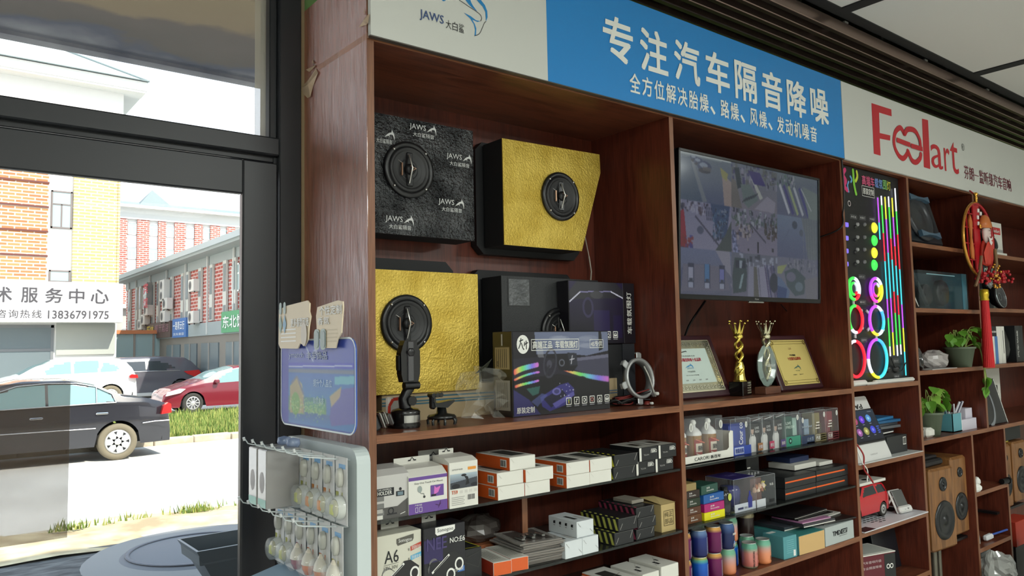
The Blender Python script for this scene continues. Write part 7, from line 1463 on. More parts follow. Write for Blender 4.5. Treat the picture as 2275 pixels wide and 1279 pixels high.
m = MB(); m.box(0, .22, 0, .15, 0, .17, mat((96, 22, 36), .4)); m.box(-.002, .222, -.002, .152, .17, .174, OFFW); m.box(.012, .208, .012, .138, .1745, .1755, mat((176, 180, 174), .5)); m.rect(Ffront(0, 0, 0), .15, .0, .22, .165, mat((26, 30, 30), .4)); [m.ring(Ffront(0, 0, 0), .172 + .022 * k, .11, .007, .011, WHITE, .0014) for k in (0, 1)]; m.text(Ffront(0, 0, 0), '汽车音响升级', .01, .135, .13, .147, mat((206, 190, 190), .5), 0); m.text(Ffront(0, 0, 0), '专业隔音降噪', .01, .11, .13, .122, mat((206, 190, 190), .5), 0)
tag(m.build('product_box', loc=(3.405, .02, .325 - .02), rz=rad(-14)), 'maroon carton with a white open lid near the bottom of the picture', 'box')
part(board(XD2 + T, XD3, .305), 'shelf', cab3)
for x, y, h_, l in ((3.60, .17, .30, 'dark panel leaning behind the maroon carton'), (3.76, .12, .27, 'second dark panel leaning at the right of the maroon carton')): m = MB(leanT(8)); m.box(0, .24, 0, .02, 0, h_ - .05, mat((20, 24, 30), .3), .004); tag(m.build('leaning_panel', loc=(x, y, .305)), l, 'panel', 'dark leaning panels')
m = MB(); m.box(0, .09, 0, .03, 0, .24, mat((150, 156, 152), .4)); m.box(.095, .11, 0, .03, 0, .24, mat((120, 124, 120), .4)); tag(m.build('grey_sleeve', loc=(3.41, .25, .305)), 'upright grey sleeve at the back left below the white panel', 'sleeve')

# ------------------------------------------------------------------ bays four and five
SMK = mat((70, 84, 88), .08, alpha=.32, key='smoky clear plastic', spec=1.0)
def roundspk(name, label, cat, loc, R, tilt, c=CONE, ring=SILV, rz=0, shallow=False):
    t = thing(name, label, cat, loc, rz); T_ = Matrix.Translation((0, 0, R)) @ Matrix.Rotation(-rad(tilt), 4, 'X') @ Matrix.Rotation(pi / 2, 4, 'X')
    m = MB(T_); m.lathe([(0, -.05), (R * .5, -.045), (R * .95, -.012), (R, 0), (R, .010), (R * .93, .014)], BLACK, seg=28); m.build('basket', t)
    m = MB(T_); m.lathe([(R * .93, .013), (R * .88, .016), (R * .82, .012), (R * .2, -.004), (0, .002)], c, seg=28); m.lathe([(R * .95, .014), (R * .92, .018), (R * .90, .015)], ring, seg=28); m.ring(Matrix.Identity(4), 0, 0, R * .28, R * .32, ring, .008); m.build('cone', t); return t
t = thing('subwoofer', 'big black square framed woofer leaning in the top left cell beside the light board', 'speaker', (4.085, .03, S4[0])); A_ = leanT(14) 
m = MB(A_); m.box(0, .44, 0, .05, .0, .30, mat((28, 34, 40), .35), .02); m.build('frame', t); m = MB(A_); T_ = Matrix.Translation((.21, -.002, .158)) @ Matrix.Rotation(pi / 2, 4, 'X')
m.lathe([(.138, 0), (.136, .014), (.115, .018), (.10, .008), (.09, .004), (.03, .014), (0, .020)], mat((34, 38, 44), .3), T_, 32); m.build('cone', t)
for z in (.245, .035): m = MB(A_); m.prism([(.11, z), (.19, z + .012), (.27, z + .012), (.33, z), (.33, z + .035), (.27, z + .024), (.19, z + .024), (.11, z + .035)], .02, mat((70, 96, 116), .3), Ffront(0, -.018, 0)); m.build('clamp', t)
t = thing('speaker_blister', 'smoky clear box with two round speakers and a teal edge below the square woofer', 'box', (4.065, .03, S4[1])); 
m = MB(); m.box(.10, .72, 0, .12, 0, .205, SMK); m.box(.64, .70, -.002, .12, .0, .205, mat((60, 120, 140), .3)); m.box(.10, .64, .10, .12, 0, .205, mat((50, 66, 74), .4)); m.box(.2, .55, -.001, .0, .185, .190, mat((130, 170, 180), .3)); m.build('case', t)
for x, z, R in ((.50, .095, .075), (.30, .08, .06)): m = MB(); m.lathe([(R, 0), (R, .02), (R * .9, .03), (R * .3, .012), (0, .02)], mat((44, 36, 40), .3), Matrix.Translation((x, .07, z)) @ Matrix.Rotation(pi / 2, 4, 'X'), 24); m.build('speaker', t)
m = MB(); m.tube([(.08, .02, .20), (.22, .01, .01)], .010, SMK, 8); m.box(.0, .07, .02, .1, .0, .14, BLACK, .02); m.tube([(.02, .0, .09), (.07, -.005, .01)], .006, SILV, 6); m.build('side_parts', t)
TERR = mat((104, 116, 96), .5, alpha=.9, key='translucent pot'); LEAF = mat((96, 150, 48), .45, key='pothos leaf'); LEAF2 = mat((136, 180, 74), .45); STEM = mat((140, 160, 80), .5); SOIL = mat((58, 46, 36), .9)
def pothos(label, loc, R, H_, seed, spread, trail=False, n=30):
    t = thing('potted_plant', label, 'plant', loc); m = MB(); m.lathe([(0, 0), (R * .72, 0), (R * .98, H_ * .9), (R * 1.06, H_ * .9), (R * 1.08, H_), (R * .98, H_), (R * .95, H_ * .92)], TERR, seg=24); m.build('pot', t); m = MB(); m.lathe([(0, H_ * .93), (R * .95, H_ * .9)], SOIL, seg=16); m.build('soil', t)
    r = random.Random(seed); ms = MB()
    for k in range(n):
        a = r.uniform(0, 2 * pi); L_ = spread * r.uniform(.35, 1); up = r.uniform(.4, 1.15) * H_; tr = trail and k >= n - 5
        if tr: a = r.uniform(-.7, .1); L_ = R * 1.4; P = [(R * .5, -.02, H_), (R * 1.25, -.06, H_ * 1.1), (R * 1.5, -.075, H_ * .3 * r.random()), (R * 1.4 + .03 * r.random(), -.08, -.04 - .10 * r.random())]
        else: P = [(R * .4 * cos(a), R * .4 * sin(a), H_ * .95), (L_ * .6 * cos(a), L_ * .45 * sin(a), H_ + up * .8), (L_ * cos(a), L_ * .5 * sin(a) - .01, H_ + up * r.uniform(.35, 1.0))]
        P = curve2(P, 4); ms.tube(P, .0022, STEM, 5); e = Vector(P[-1]); d = (e - Vector(P[-3])).normalized(); s_ = r.uniform(.030, .052); side = d.cross(Vector((0, 0, 1))).normalized(); nn = side.cross(d); 
        if nn.y > 0: nn = -nn
        d = (d + Vector((0, 0, -.55))).normalized(); side = (side + nn * r.uniform(-.3, .3)).normalized(); nn = side.cross(d).normalized()
        lm = MB(); row = []; pr_ = [(0, .12), (.12, .46), (.35, .55), (.6, .42), (.82, .2), (1.0, 0.01)]
        for q, w_ in pr_: c_ = e + d * (q * s_ * 1.35) - nn * (q * q * .25 * s_); row += [c_ - side * (w_ * s_) + nn * (.14 * w_ * s_), c_, c_ + side * (w_ * s_) + nn * (.14 * w_ * s_)]
        lm.add(row, [(i * 3 + j, i * 3 + j + 1, i * 3 + j + 4, i * 3 + j + 3) for i in range(5) for j in (0, 1)], (LEAF, LEAF2)[r.random() < .3], smooth=True); lm.build('leaf', t)
    ms.build('stems', t); return t
pothos('trailing green plant in a translucent pot on the upper of the two plant shelves', (4.68, .055, S4[2]), .078, .112, 3, .16, True)
pothos('bushy green plant in a ribbed translucent pot on the lower plant shelf', (4.285, .070, S4[3]), .068, .125, 8, .16, False, 34)
m = MB(); T_ = Matrix.Translation((0, 0, .062)) @ Matrix.Rotation(rad(14), 4, 'Z') @ Matrix.Rotation(pi / 2 - .15, 4, 'X'); m.lathe([(.062, -.03), (.066, -.02), (.066, .02), (.060, .03), (.045, .03), (.040, .01), (.040, -.03), (.062, -.03)], mat((20, 20, 22), .2, coat=.5), T_, 30); tag(m.build('tape_roll', loc=(4.16, .07, S4[2])), 'glossy black ring shaped roll at the left of the upper plant shelf', 'roll')
lump('plastic_bag', 'crumpled clear bag of small parts left of the upper potted plant', 'bag', (4.42, .085, S4[2]), .13, .06, .052, mat((190, 184, 182), .2, alpha=.75, spec=.9), 5); tag(MB().box(0, .3, 0, .09, 0, .003, mat((180, 178, 176), .4)).build('paper_sheet', loc=(4.20, .0, S4[2])), 'pale paper sheet under the clear bag', 'sheet')
t = thing('pen_holder', 'teal and white box shaped pen holder right of the lower potted plant', 'pen holder', (4.50, .04, S4[3])); m = MB(); Tm = mat((96, 160, 172), .4); m.box(0, .11, .0, .004, 0, .10, Tm); m.box(0, .11, .09, .094, 0, .10, Tm); m.box(0, .004, 0, .094, 0, .10, Tm); m.box(.11, .114, 0, .094, 0, .10, WHITE); m.box(0, .114, 0, .094, 0, .006, mat((150, 190, 150), .4)); m.build('pen_cup', t)
m = MB(); m.box(.116, .31, .0, .08, 0, .060, mat((206, 202, 214), .45), .001); m.box(.22, .31, .02, .08, .06, .115, mat((206, 202, 214), .45), .001); m.build('note_box', t)
r = random.Random(2); pc = [(210, 210, 214), (40, 50, 110), (120, 160, 170), (30, 30, 34), (190, 200, 210), (90, 90, 130)]
wh = ['leftmost', 'second from left', 'third from left', 'fourth from left', 'middle', 'slightly right', 'far right']
for k in range(7):
    m = MB(); x = .014 + k * .013; m.cyl((x, .03 + .03 * (k % 2), .008), (x + r.uniform(-.01, .03), .03 + .02 * (k % 3), .14 + .02 * r.random()), .0045, mat(pc[k % 6], .35), 8); tag(m.build('pen', loc=(4.50, .04, S4[3])), f'{wh[k]} of the pens standing in the teal holder', 'pen', 'pens in the teal holder')
for k in range(3):
    m = MB(); m.cyl((.12 + k * .022, .05, .061), (.175 + k * .022, .03, .155), .006, mat(((200, 200, 206), (50, 50, 70), (180, 180, 190))[k], .35), 8); tag(m.build('marker', loc=(4.50, .04, S4[3])), ('left', 'middle', 'right')[k] + ' of three slanting markers on the white part of the pen holder', 'marker', 'slanting markers')
t = thing('mobile_phone', 'dark phone propped upright in a silver cradle at the left of the lower plant shelf', 'phone', (4.075, .06, S4[3])); m = MB(leanT(12)); m.box(0, .062, 0, .012, .05, .18, mat((60, 62, 68), .3), .005); m.box(.006, .056, -.001, .0, .07, .155, mat((130, 140, 136), .3)); m.build('body', t); MB().box(-.005, .085, -.02, .05, 0, .05, SILV, .006).build('cradle', t)
carton('small_box', 'small white box with a curved front beside the silver phone cradle', 'box', (4.175, .03, S4[3]), .085, .07, .050, OFFW, ch=.012)
# bay five stock
def dfe(m, F, L, T_): m.rect(F, .25, .155, .395, .200, mat((196, 44, 44), .4)); m.text(F, 'Feelart', .265, .166, .382, .188, WHITE, .02); m.rect(F, 0, 0, .42, .06, mat((168, 168, 164), .5))
carton('speaker_carton', 'white carton with a small red label behind the tilted oval speaker', 'box', (5.13, .10, S5[0]), .42, .20, .232, OFFW, dfe)
roundspk('car_speaker', 'large round black speaker leaning on the white carton with the red label', 'speaker', (5.20, .055, S5[0] + .02), .078, 20); tag(MB().box(0, .30, 0, .07, 0, .016, OFFW, .002).build('cover_plate', loc=(5.05, .01, S5[0])), 'white plate under the round black speaker', 'plate')
SWP = mat((110, 150, 160), .4)
carton('speaker_carton', 'black carton with a pale swirl emblem behind the clear framed speakers', 'box', (4.93, .13, S5[1]), .56, .16, .285, mat((30, 32, 34), .45), lambda m, F, L, T_: [m.ring(F, .40, .245, .012 + .006 * k, .018 + .007 * k, mat(((220, 214, 190), (120, 170, 190), (200, 196, 160))[k], .4), .0014 + .0004 * k, a0=k * 2.1, a1=k * 2.1 + 3) for k in range(3)] and m.rect(F, .49, 0, .52, .285, mat((100, 110, 100), .5)))
for x, y, z, R, l in ((5.02, .05, 0, .060, 'clear framed round speaker at the left, behind the red tassel'), (5.27, .045, 0, .075, 'clear framed round speaker, largest at the right'), (5.05, .11, .10, .042, 'small silver cone speaker, upper left of the clear framed ones'), (5.30, .115, .115, .042, 'small grey cone speaker, upper right of the clear framed ones')): 
    t = roundspk('car_speaker', l, 'speaker', (x, y, S5[1] + z), R, 10, mat((120, 118, 116) if R < .05 else (60, 60, 62), .3), mat((150, 160, 160), .2, .6)); t['group'] = 'speakers in the rightmost bay'
carton('amplifier_box', 'white carton with a black label and latin lettering behind the long plant stem', 'box', (4.93, .05, S5[2]), .35, .14, .225, OFFW, lambda m, F, L, T_: (m.rect(F, .115, .165, .28, .225, INK), m.text(F, 'GOLDHORN', .125, .186, .27, .198, WHITE, .03, lift=.002), m.rect(F, .0, .0, .10, .11, mat((50, 56, 70), .4)), m.rect(F, .245, .0, .29, .165, mat((70, 120, 180), .4))))
carton('binder', 'white spine binder beside the carton with the black label', 'binder', (5.285, .05, S5[2]), .05, .16, .225, OFFW, lambda m, F, L, T_: m.rect(F, .02, .06, .03, .2, mat((120, 120, 116), .5)))
lump('plastic_bag', 'tall dark bag standing right of the white spine binder', 'bag', (5.42, .12, S5[2]), .075, .06, .122, mat((40, 42, 40), .35), 7, amp=.06); carton('binder', 'black carton with upright pale characters at the right picture edge', 'box', (5.51, .05, S5[2]), .13, .16, .23, BLKC, lambda m, F, L, T_: m.text(F @ Matrix.Translation((.03, .03, 0)) @ Matrix.Rotation(pi / 2, 4, 'Z'), '汽车功放', 0, -.012, .17, .012, WHITE, 0))
carton('flat_box', 'grey flat box lying at the back above the white and black cartons', 'box', (4.98, .22, S5[2] + .232), .6, .16, .03, mat((110, 106, 100), .5))
t = thing('tablet_display', 'dark framed panel leaning back with a curved grey band', 'panel', (4.93, .03, S5[3])); A_ = leanT(14); m = MB(A_); m.box(0, .31, 0, .014, 0, .27, mat((34, 35, 38), .3), .01); F = Ffront(0, 0, 0); m.ring(F, .05, .13, .12, .14, mat((130, 134, 138), .4), .001, a0=-1.5, a1=1.1); m.build('panel', t); MB(A_).box(.302, .31, -.003, .014, 0, .27, SILV, .002).build('edge', t)
carton('speaker_carton', 'black carton with pale upright lettering behind the leaning panel', 'box', (5.13, .12, S5[3]), .24, .10, .215, mat((26, 28, 28), .45), lambda m, F, L, T_: m.text(F @ Matrix.Translation((.19, .02, 0)) @ Matrix.Rotation(pi / 2, 4, 'Z'), 'SPEAKERS', 0, -.014, .18, .008, mat((110, 120, 110), .4), .02)); m = MB(); m.lathe([(0, 0), (.09, 0), (.09, .03), (0, .03)], BLACK, Matrix.Translation((0, 0, .09)) @ Matrix.Rotation(pi / 2, 4, 'X'), 28); tag(m.build('round_grille', loc=(5.13, .235, S5[3] + .085)), 'round black grille behind the black carton', 'grille')
carton('speaker_carton', 'large white carton with small grey characters at the right picture edge', 'box', (5.06, .25, S5[3]), .72, .12, .325, OFFW, lambda m, F, L, T_: m.text(F, 'D6', .57, .06, .63, .085, mat((120, 120, 116), .5), .02))
# lower right: walnut loudspeakers on stands and odds and ends
WAL = grain('walnut speaker veneer', (92, 58, 30), (150, 104, 60), 'Z', .35, scale=6)
def walnut(label, x, y, z0, w_, h_, rz_=0, stand=True, d_=.22):
    t = thing('bookshelf_speaker', label, 'speaker', (x, y, z0), rad(rz_), 'walnut loudspeakers on stands'); m = MB(); m.box(0, w_, 0, d_, 0, h_, WAL, .012); m.build('cabinet', t)
    for k, (v, R) in enumerate(((h_ * .80, w_ * .13), (h_ * .36, w_ * .36))):
        m = MB(Matrix.Translation((w_ * .48, 0, v)) @ Matrix.Rotation(pi / 2, 4, 'X')); m.lathe([(R * 1.12, 0), (R * 1.10, .006), (R * .96, .007), (R * .86, .010), (R * .8, .005), (R * .26, .001), (R * .22, .006), (0, .012)], mat((26, 28, 30), .3), seg=30); m.build(('tweeter', 'woofer')[k], t)
    return t
walnut('walnut loudspeaker with a bright dust cap, front left in the dark lower opening', 4.10, .0, .372, .245, .412, -3); walnut('walnut loudspeaker set back at the right of the front one', 4.428, .03, .395, .182, .412, 0)
walnut('walnut loudspeaker at the right picture edge, left one', 5.115, .05, .432, .17, .37, -3); walnut('walnut loudspeaker cut by the right picture edge', 5.30, .03, .45, .2, .36, 0)
m = MB(); m.box(.0, .22, 0, .2, 0, .035, mat((24, 24, 26), .5), .01); m.box(.02, .2, .02, .18, .035, .05, mat((34, 34, 36), .5), .01); tag(m.build('dark_case', loc=(4.11, .03, .786)), 'flat black case lying on top of the front walnut loudspeaker', 'case')
STN = mat((120, 116, 104), .35, .6)
for x, l in ((4.36, 'metal stand under the pair of walnut loudspeakers'), (5.20, 'metal stand under the far right loudspeakers')):
    m = MB(); zt = .37 if x < 5 else .43; m.cyl((x, .12, FZ), (x, .12, zt - .012), .016, STN); m.cyl((x + .06, .12, FZ), (x + .06, .12, zt - .012), .012, STN); m.box(x - .16, x + .26, .05, .25, zt - .014, zt - .001, BLACK); m.box(x - .10, x + .12, .02, .24, FZ, FZ + .015, BLACK); tag(m.build('speaker_stand'), l, 'stand')
t = thing('picture_frame', 'small dark framed panel leaning in the small upper right cell', 'frame', (4.66, .03, .60)); A_ = Matrix.Rotation(rad(20), 4, 'Z') @ leanT(12); m = MB(A_); m.box(0, .13, 0, .012, 0, .21, mat((96, 34, 42), .4), .003); m.build('frame', t); m = MB(A_); m.box(.0, .115, -.002, 0, .02, .19, mat((70, 62, 74), .15), .001); m.build('screen', t)
for k, (x, z, s_) in enumerate(((4.672, .60, .024), (4.700, .60, .022), (4.684, .637, .024))): lump('paper_wad', ('left lower', 'right lower', 'upper')[k] + ' of the white crumpled wads at the cell edge', 'wad', (x, .012, z), s_, .02, s_, WHITE, 9 + k, 10, .1)
tag(MB().cyl((0, 0, 0), (.06, -.01, .0), .016, BLACK).cyl((.06, -.01, 0), (.075, -.012, 0), .020, BLACK).build('black_dial', loc=(5.0, .0, .617)), 'black knob shaped part at the right end of the small cell shelf', 'knob')
t = thing('cleaning_brush', 'white bristled brush with a thin blue handle lying in the lower right cell', 'brush', (4.82, .04, .305)); MB().tube([(.08, 0, .02), (.24, -.03, .03)], .006, mat((60, 90, 170), .4), 8).build('handle', t); MB().box(0, .09, -.015, .015, .0, .03, mat((214, 216, 220), .7), .008).build('head', t)
tag(MB().tube(curve2([(4.66, .06, .31), (4.68, .04, .37), (4.71, .03, .36), (4.72, .03, .31)], 6), .005, SILV, 6).build('metal_clip'), 'bent metal clip standing at the left of the lower right cell', 'clip')
lump('plastic_bag', 'shiny crumpled clear plastic bag on the dark cloth at lower right', 'bag', (4.78, -.02, .08), .15, .09, .10, mat((170, 172, 168), .12, alpha=.7, spec=1.0), 12, 26, .16); lump('dark_cloth', 'dark cloth heap under the clear bag', 'cloth', (4.80, .0, FZ), .17, .13, .125, mat((22, 26, 32), .8), 4, 22, .08)
lump('cushion', 'pale olive cushion at the lower right corner of the picture', 'cushion', (4.72, -.30, FZ), .16, .14, .20, mat((186, 186, 124), .8), 2, 26, .05); m = MB(); m.box(0, .22, 0, .05, 0, .52, mat((34, 38, 38), .7), .05); tag(m.build('chair_back', loc=(4.98, -.16, FZ)), 'rounded dark chair back behind the olive cushion', 'chair')
carton('red_crate', 'red box seen between the stand and the dark chair back', 'box', (5.16, .0, .22), .26, .10, .14, mat((170, 50, 30), .5)); carton('black_crate', 'plain black crate carrying the red box', 'box', (5.14, .0, FZ), .3, .12, .37, mat((20, 20, 22), .5)); carton('amplifier_box', 'black box on the far right walnut loudspeakers with a yellow cloth beneath', 'box', (5.12, .05, .822), .36, .2, .09, mat((24, 26, 26), .5)); tag(MB().box(0, .2, 0, .15, 0, .012, mat((170, 160, 60), .8), .004).build('yellow_cloth', loc=(5.115, .06, .8095)), 'folded yellow cloth between the far right loudspeaker and the black box', 'cloth')
# hanging ornament
t = thing('hanging_ornament', 'round red and gold hanging festival ornament with a bearded figure and long red tassel', 'ornament', (4.765, -.05, 2.0)); ORR = mat((176, 24, 34), .35); OG = mat((214, 160, 70), .25, .8); OO = mat((196, 110, 50), .4)
O2 = Matrix.Rotation(pi / 2, 4, 'X'); m = MB(); m.lathe([(.200, -.006), (.212, -.006), (.214, 0), (.212, .006), (.200, .006), (.200, -.006)], ORR, O2, 48); m.lathe([(.208, -.009), (.218, 0), (.208, .009)], OG, O2, 48)
for u in (-.15, -.11, -.06, .12, .165): h_ = sqrt(max(0, .2 ** 2 - u * u)); m.box(u - .004, u + .004, -.003, .003, -h_, h_, ORR)
for v in (-.12, -.03, .06, .14): w_ = sqrt(.2 ** 2 - v * v); m.box(-w_, w_, -.003, .003, v - .003, v + .003, ORR)
m.prism([(-.06, -.19), (.02, -.2), (.02, .2), (-.06, .19)], .004, ORR, Ffront(0, 0, 0)); m.build('round_frame', t)
m = MB(); m.prism([(-.135, -.11), (-.105, -.12), (-.1, -.07), (-.115, 0), (-.1, .09), (-.12, .13), (-.14, .1), (-.13, 0), (-.14, -.06)], .008, OO, Ffront(0, -.004, 0)); [m.box(u - .009, u + .009, -.012, -.004, v - .011, v + .011, WHITE, .002) for u, v in ((-.0, .165), (-.012, .125), (-.01, .09), (.03, .15))]; m.build('relief_plaque', t)
m = MB(); m.add(*(lambda vs: (vs, [(0, 1, 2, 3), (0, 3, 4, 5), (6, 0, 5), (1, 6, 2)][:2]))([(.0, -.028, -.14), (.10, -.028, -.13), (.13, -.03, -.02), (.08, -.045, .0), (.01, -.04, -.02), (-.02, -.03, -.08), (.05, -.02, 0)]), mat((196, 60, 44), .4)); m.lathe([(0, 0), (.055, .01), (.065, .06), (.05, .12), (.03, .145), (0, .15)], mat((190, 54, 40), .4), Matrix.Translation((.055, -.012, -.15)) @ Matrix.Diagonal((1, .35, 1, 1)), 20); m.build('robed_figure', t)
m = MB(); m.lathe([(0, 0), (.026, .012), (.040, .045), (.042, .075), (.034, .10), (0, .115)], mat((218, 196, 190), .5), Matrix.Translation((.055, -.022, -.03)) @ Matrix.Diagonal((1, .45, 1, 1)), 20); F = Ffront(.055, -.042, 0); [m.disc(F, u, .050, .0045, mat((80, 40, 36), .5), .002) for u in (-.014, .014)]; m.disc(F, 0, .034, .005, mat((206, 160, 150), .5), .002); m.shape(F, [(-.012, .016), (.012, .016), (0, .006)], mat((150, 60, 50), .5), .002)
m.shape(F, [(-.030, .020), (-.016, .010), (0, .004), (.016, .010), (.030, .020), (.020, -.020), (0, -.035), (-.020, -.020)], mat((224, 214, 210), .6), .0015); m.build('face_relief', t)
m = MB(); m.lathe([(.05, 0), (.062, .01), (.055, .03), (.040, .06), (.02, .075), (0, .078)], OO, Matrix.Translation((.055, -.018, .065)) @ Matrix.Diagonal((1, .5, 1, 1)), 16); [m.box(.055 + u - .012, .055 + u + .012, -.022, -.012, .06, .085, OG, .004) for u in (-.06, .06)]; m.build('hat_relief', t)
m = MB(); r = random.Random(6)
for k in range(90): x = r.uniform(-.12, .32); z = -.215 + r.uniform(-.035, .03) + .06 * max(0, x - .05); m.lathe([(0, -.009), (.007, -.006), (.009, 0), (.007, .006), (0, .009)], ORR, Matrix.Translation((x, -.03 + r.uniform(-.03, .02), z)), 6)
m.build('red_berries', t); m = MB(); r = random.Random(7)
for k in range(26): x = r.uniform(.02, .16); z = -.20 + r.uniform(-.08, .06); m.lathe([(0, -.008), (.006, -.005), (.008, 0), (.006, .005), (0, .008)], OG, Matrix.Translation((x, -.045 + r.uniform(-.02, .02), z)), 6)
m.tube([(-.06, -.03, -.10), (-.10, -.03, -.20), (-.14, -.02, -.27)], .009, mat((120, 90, 60), .6), 6); m.tube([(.14, -.03, -.05), (.12, -.04, -.14), (.06, -.04, -.22)], .010, mat((120, 96, 60), .6), 6); m.build('gold_beads', t)
MB().lathe([(.006, .27), (.014, .262), (.006, .25), (.010, .24), (.008, .215), (0, .21)], OG, seg=10).cyl((0, .0, .255), (0, .03, .286), .004, ORR).build('hanging_knot', t)
m = MB(); m.lathe([(0, -.28), (.022, -.285), (.024, -.315), (.02, -.33), (.024, -.345), (0, -.35)], mat((214, 180, 50), .3, .6), Matrix.Translation((.0, -.01, 0)), 12); m.build('tassel_cap', t); m = MB()
for k in range(18): a = 2 * pi * k / 18; m.tube([(.016 * cos(a), -.01 + .014 * sin(a), -.345), (.026 * cos(a), -.01 + .02 * sin(a), -.6), (.032 * cos(a), -.01 + .022 * sin(a), -.72)], .0062, mat((196, 20, 28), .6), 5)
m.build('tassel', t)
# ------------------------------------------------------------------ display rack between the door and the cabinet end
XR = .82; RKW = mat((196, 206, 206), .35, key='white rack plastic'); CLP = mat((226, 232, 232), .08, alpha=.22, key='blister plastic', spec=1.0)
t = thing('display_rack', 'white plastic display rack with clear hooks standing between the door and the cabinet', 'rack', (XR + .05, .02, FZ)); OT = Matrix.Translation((-XR - .05, -.02, -FZ))
def FR(x): return frame((x, 0, 0), (0, -1, 0), (0, 0, 1))
def rr(u0, v0, u1, v1, r, n=6):
    o = []
    for cx, cy, a in ((u1 - r, v0 + r, -pi / 2), (u1 - r, v1 - r, 0), (u0 + r, v1 - r, pi / 2), (u0 + r, v0 + r, pi)): o += [(cx + r * cos(a + pi / 2 * k / n), cy + r * sin(a + pi / 2 * k / n)) for k in range(n + 1)]
    return o
m = MB(OT); m.prism(rr(-.235, .30, .185, 1.225, .035), .035, RKW, FR(XR + .035)); m.prism([(.14, FZ), (.14, .35), (-.19, .35), (-.19, FZ)], .03, RKW, FR(XR + .06)); m.build('back_panel', t)
m = MB(OT); m.prism([(-.245, FZ), (.195, FZ), (.195, .30), (-.245, .30)], .20, RKW, FR(XR + .035)); m.build('base', t)
m = MB(OT); c_ = mat((170, 196, 214), .3, alpha=.85); m.add([(XR, .235, .892), (XR, -.19, .892), (XR - .20, -.20, .842), (XR - .20, .245, .842), (XR, .235, .884), (XR, -.19, .884), (XR - .20, -.20, .834), (XR - .20, .245, .834)], [(0, 1, 2, 3)[::-1], (4, 5, 6, 7), (2, 3, 7, 6)[::-1], (0, 3, 7, 4), (1, 5, 6, 2)], c_); m.tube([(XR - .2, .245, .842), (XR - .2, -.20, .842)], .005, RKW, 6)
m.build('tray', t)
for z0, ys in ((1.197, (.172, .112, .05, -.015, -.08, -.145)), (1.045, (.205, .14, .07, .0, -.07, -.140))):
    for y in ys:
        m = MB(OT)
        for dy in (-.006, .006): m.tube([(XR, y + dy, z0), (XR - .11, y + dy * .5, z0 + .018), (XR - .122, y, z0 + .022), (XR - .130, y, z0 + .034)], .0016, CLP if False else mat((214, 222, 222), .1, alpha=.6, key='clear hook', spec=1.0), 6)
        m.cyl((XR - .131, y, z0 + .030), (XR - .133, y, z0 + .038), .0035, mat((200, 204, 204), .2), 8); m.build('hook', t)
# header card with printed sea picture
c = CV(92, 66, (40, 110, 180)); c.grad(0, 0, 92, 66, (50, 80, 170), (30, 110, 170)); c.rect(0, 0, 92, 20, (54, 76, 170)); c.rect(10, 17, 92, 21, (26, 46, 180)); c.rect(10, 22, 92, 25, (96, 112, 140)); c.grad(10, 25, 92, 44, (16, 96, 176), (24, 116, 176)); c.grad(10, 44, 60, 58, (30, 116, 130), (104, 150, 84)); c.rect(0, 0, 10, 66, (16, 40, 160)); c.grad(10, 56, 92, 66, (30, 90, 150), (16, 110, 180))
c.poly([(64, 58), (66, 46), (78, 36), (92, 34), (92, 60), (66, 64)], (74, 76, 160)); c.poly([(64, 42), (78, 34), (76, 42), (66, 50)], (166, 150, 120)); c.poly([(15, 34), (22, 29), (29, 34), (31, 46), (31, 58), (12, 58), (12, 36)], (160, 146, 104)); c.ell(20, 50, 6, 9, (96, 150, 60)); c.line(14, 34, 22, 28, (90, 100, 130), 2); c.line(22, 28, 31, 42, (90, 100, 130), 2); c.line(31, 42, 32, 58, (110, 120, 130), 1.4)
R = random.Random(3)
for k in range(260): c.px(int(R.uniform(12, 58)), int(R.gauss(52, 4)), R.choice(((190, 214, 120), (110, 170, 130), (90, 160, 90), (210, 220, 160))), .7)
c.poly([(70, 27), (92, 26), (92, 32), (70, 33)], (90, 170, 190)); c.line(10, 20, 90, 19, (210, 216, 226), 1); c.line(34, 4, 44, 16, (200, 210, 226), 1.2); c.poly([(44, 8), (48, 2), (50, 14)], (200, 206, 220), .7)
c.blur().blur(); m = MB(OT); P = rr(-.229, 1.258, .205, 1.478, .03); m.prism(P, .004, mat((60, 90, 170), .4), FR(XR - .012 + .004)); m.canvas(FR(XR - .012), -.225, 1.264, .200, 1.474, c, artmat(.4, 0, .08), .0006)
F = FR(XR - .012); SL = mat((190, 200, 220), .6); m.text(F, 'ymatch', -.175, 1.428, -.08, 1.448, SL, .0, lift=.0016); m.text(F, '丰车饰品', -.06, 1.428, .06, 1.448, SL, .01, lift=.0016); m.text(F, '提升个人品位', -.02, 1.362, .085, 1.380, mat((176, 206, 226), .3), .0, lift=.0016); m.text(F, '自然清香', -.02, 1.320, .04, 1.336, mat((176, 206, 220), .3), .0, lift=.0016)
for w_ in ((P[i], P[(i + 1) % len(P)]) for i in range(len(P))): m.line(F, w_, .004, mat((206, 216, 220), .2), .001)
m.build('header_card', t, label='blue printed header card with a sea picture')
BG = mat((224, 208, 180), .5, key='cream card'); SLT = mat((240, 240, 236), .4); PGR = mat((150, 170, 166), .4)
m = MB(OT); F = FR(XR - .022); m.prism([(-.218, 1.47), (-.205, 1.458), (-.09, 1.456), (-.075, 1.47), (-.045, 1.462), (-.026, 1.478), (-.020, 1.51), (-.010, 1.535), (-.018, 1.548), (-.016, 1.568), (-.03, 1.576), (-.16, 1.570), (-.215, 1.562)], .003, BG, F)
m.text(F, '更多香型可选', -.13, 1.512, -.018, 1.534, SLT, .02, lift=.0044); [m.rect(F, -.20, 1.475 + k * .010, -.10, 1.478 + k * .010, SLT, .0036) for k in range(4)]
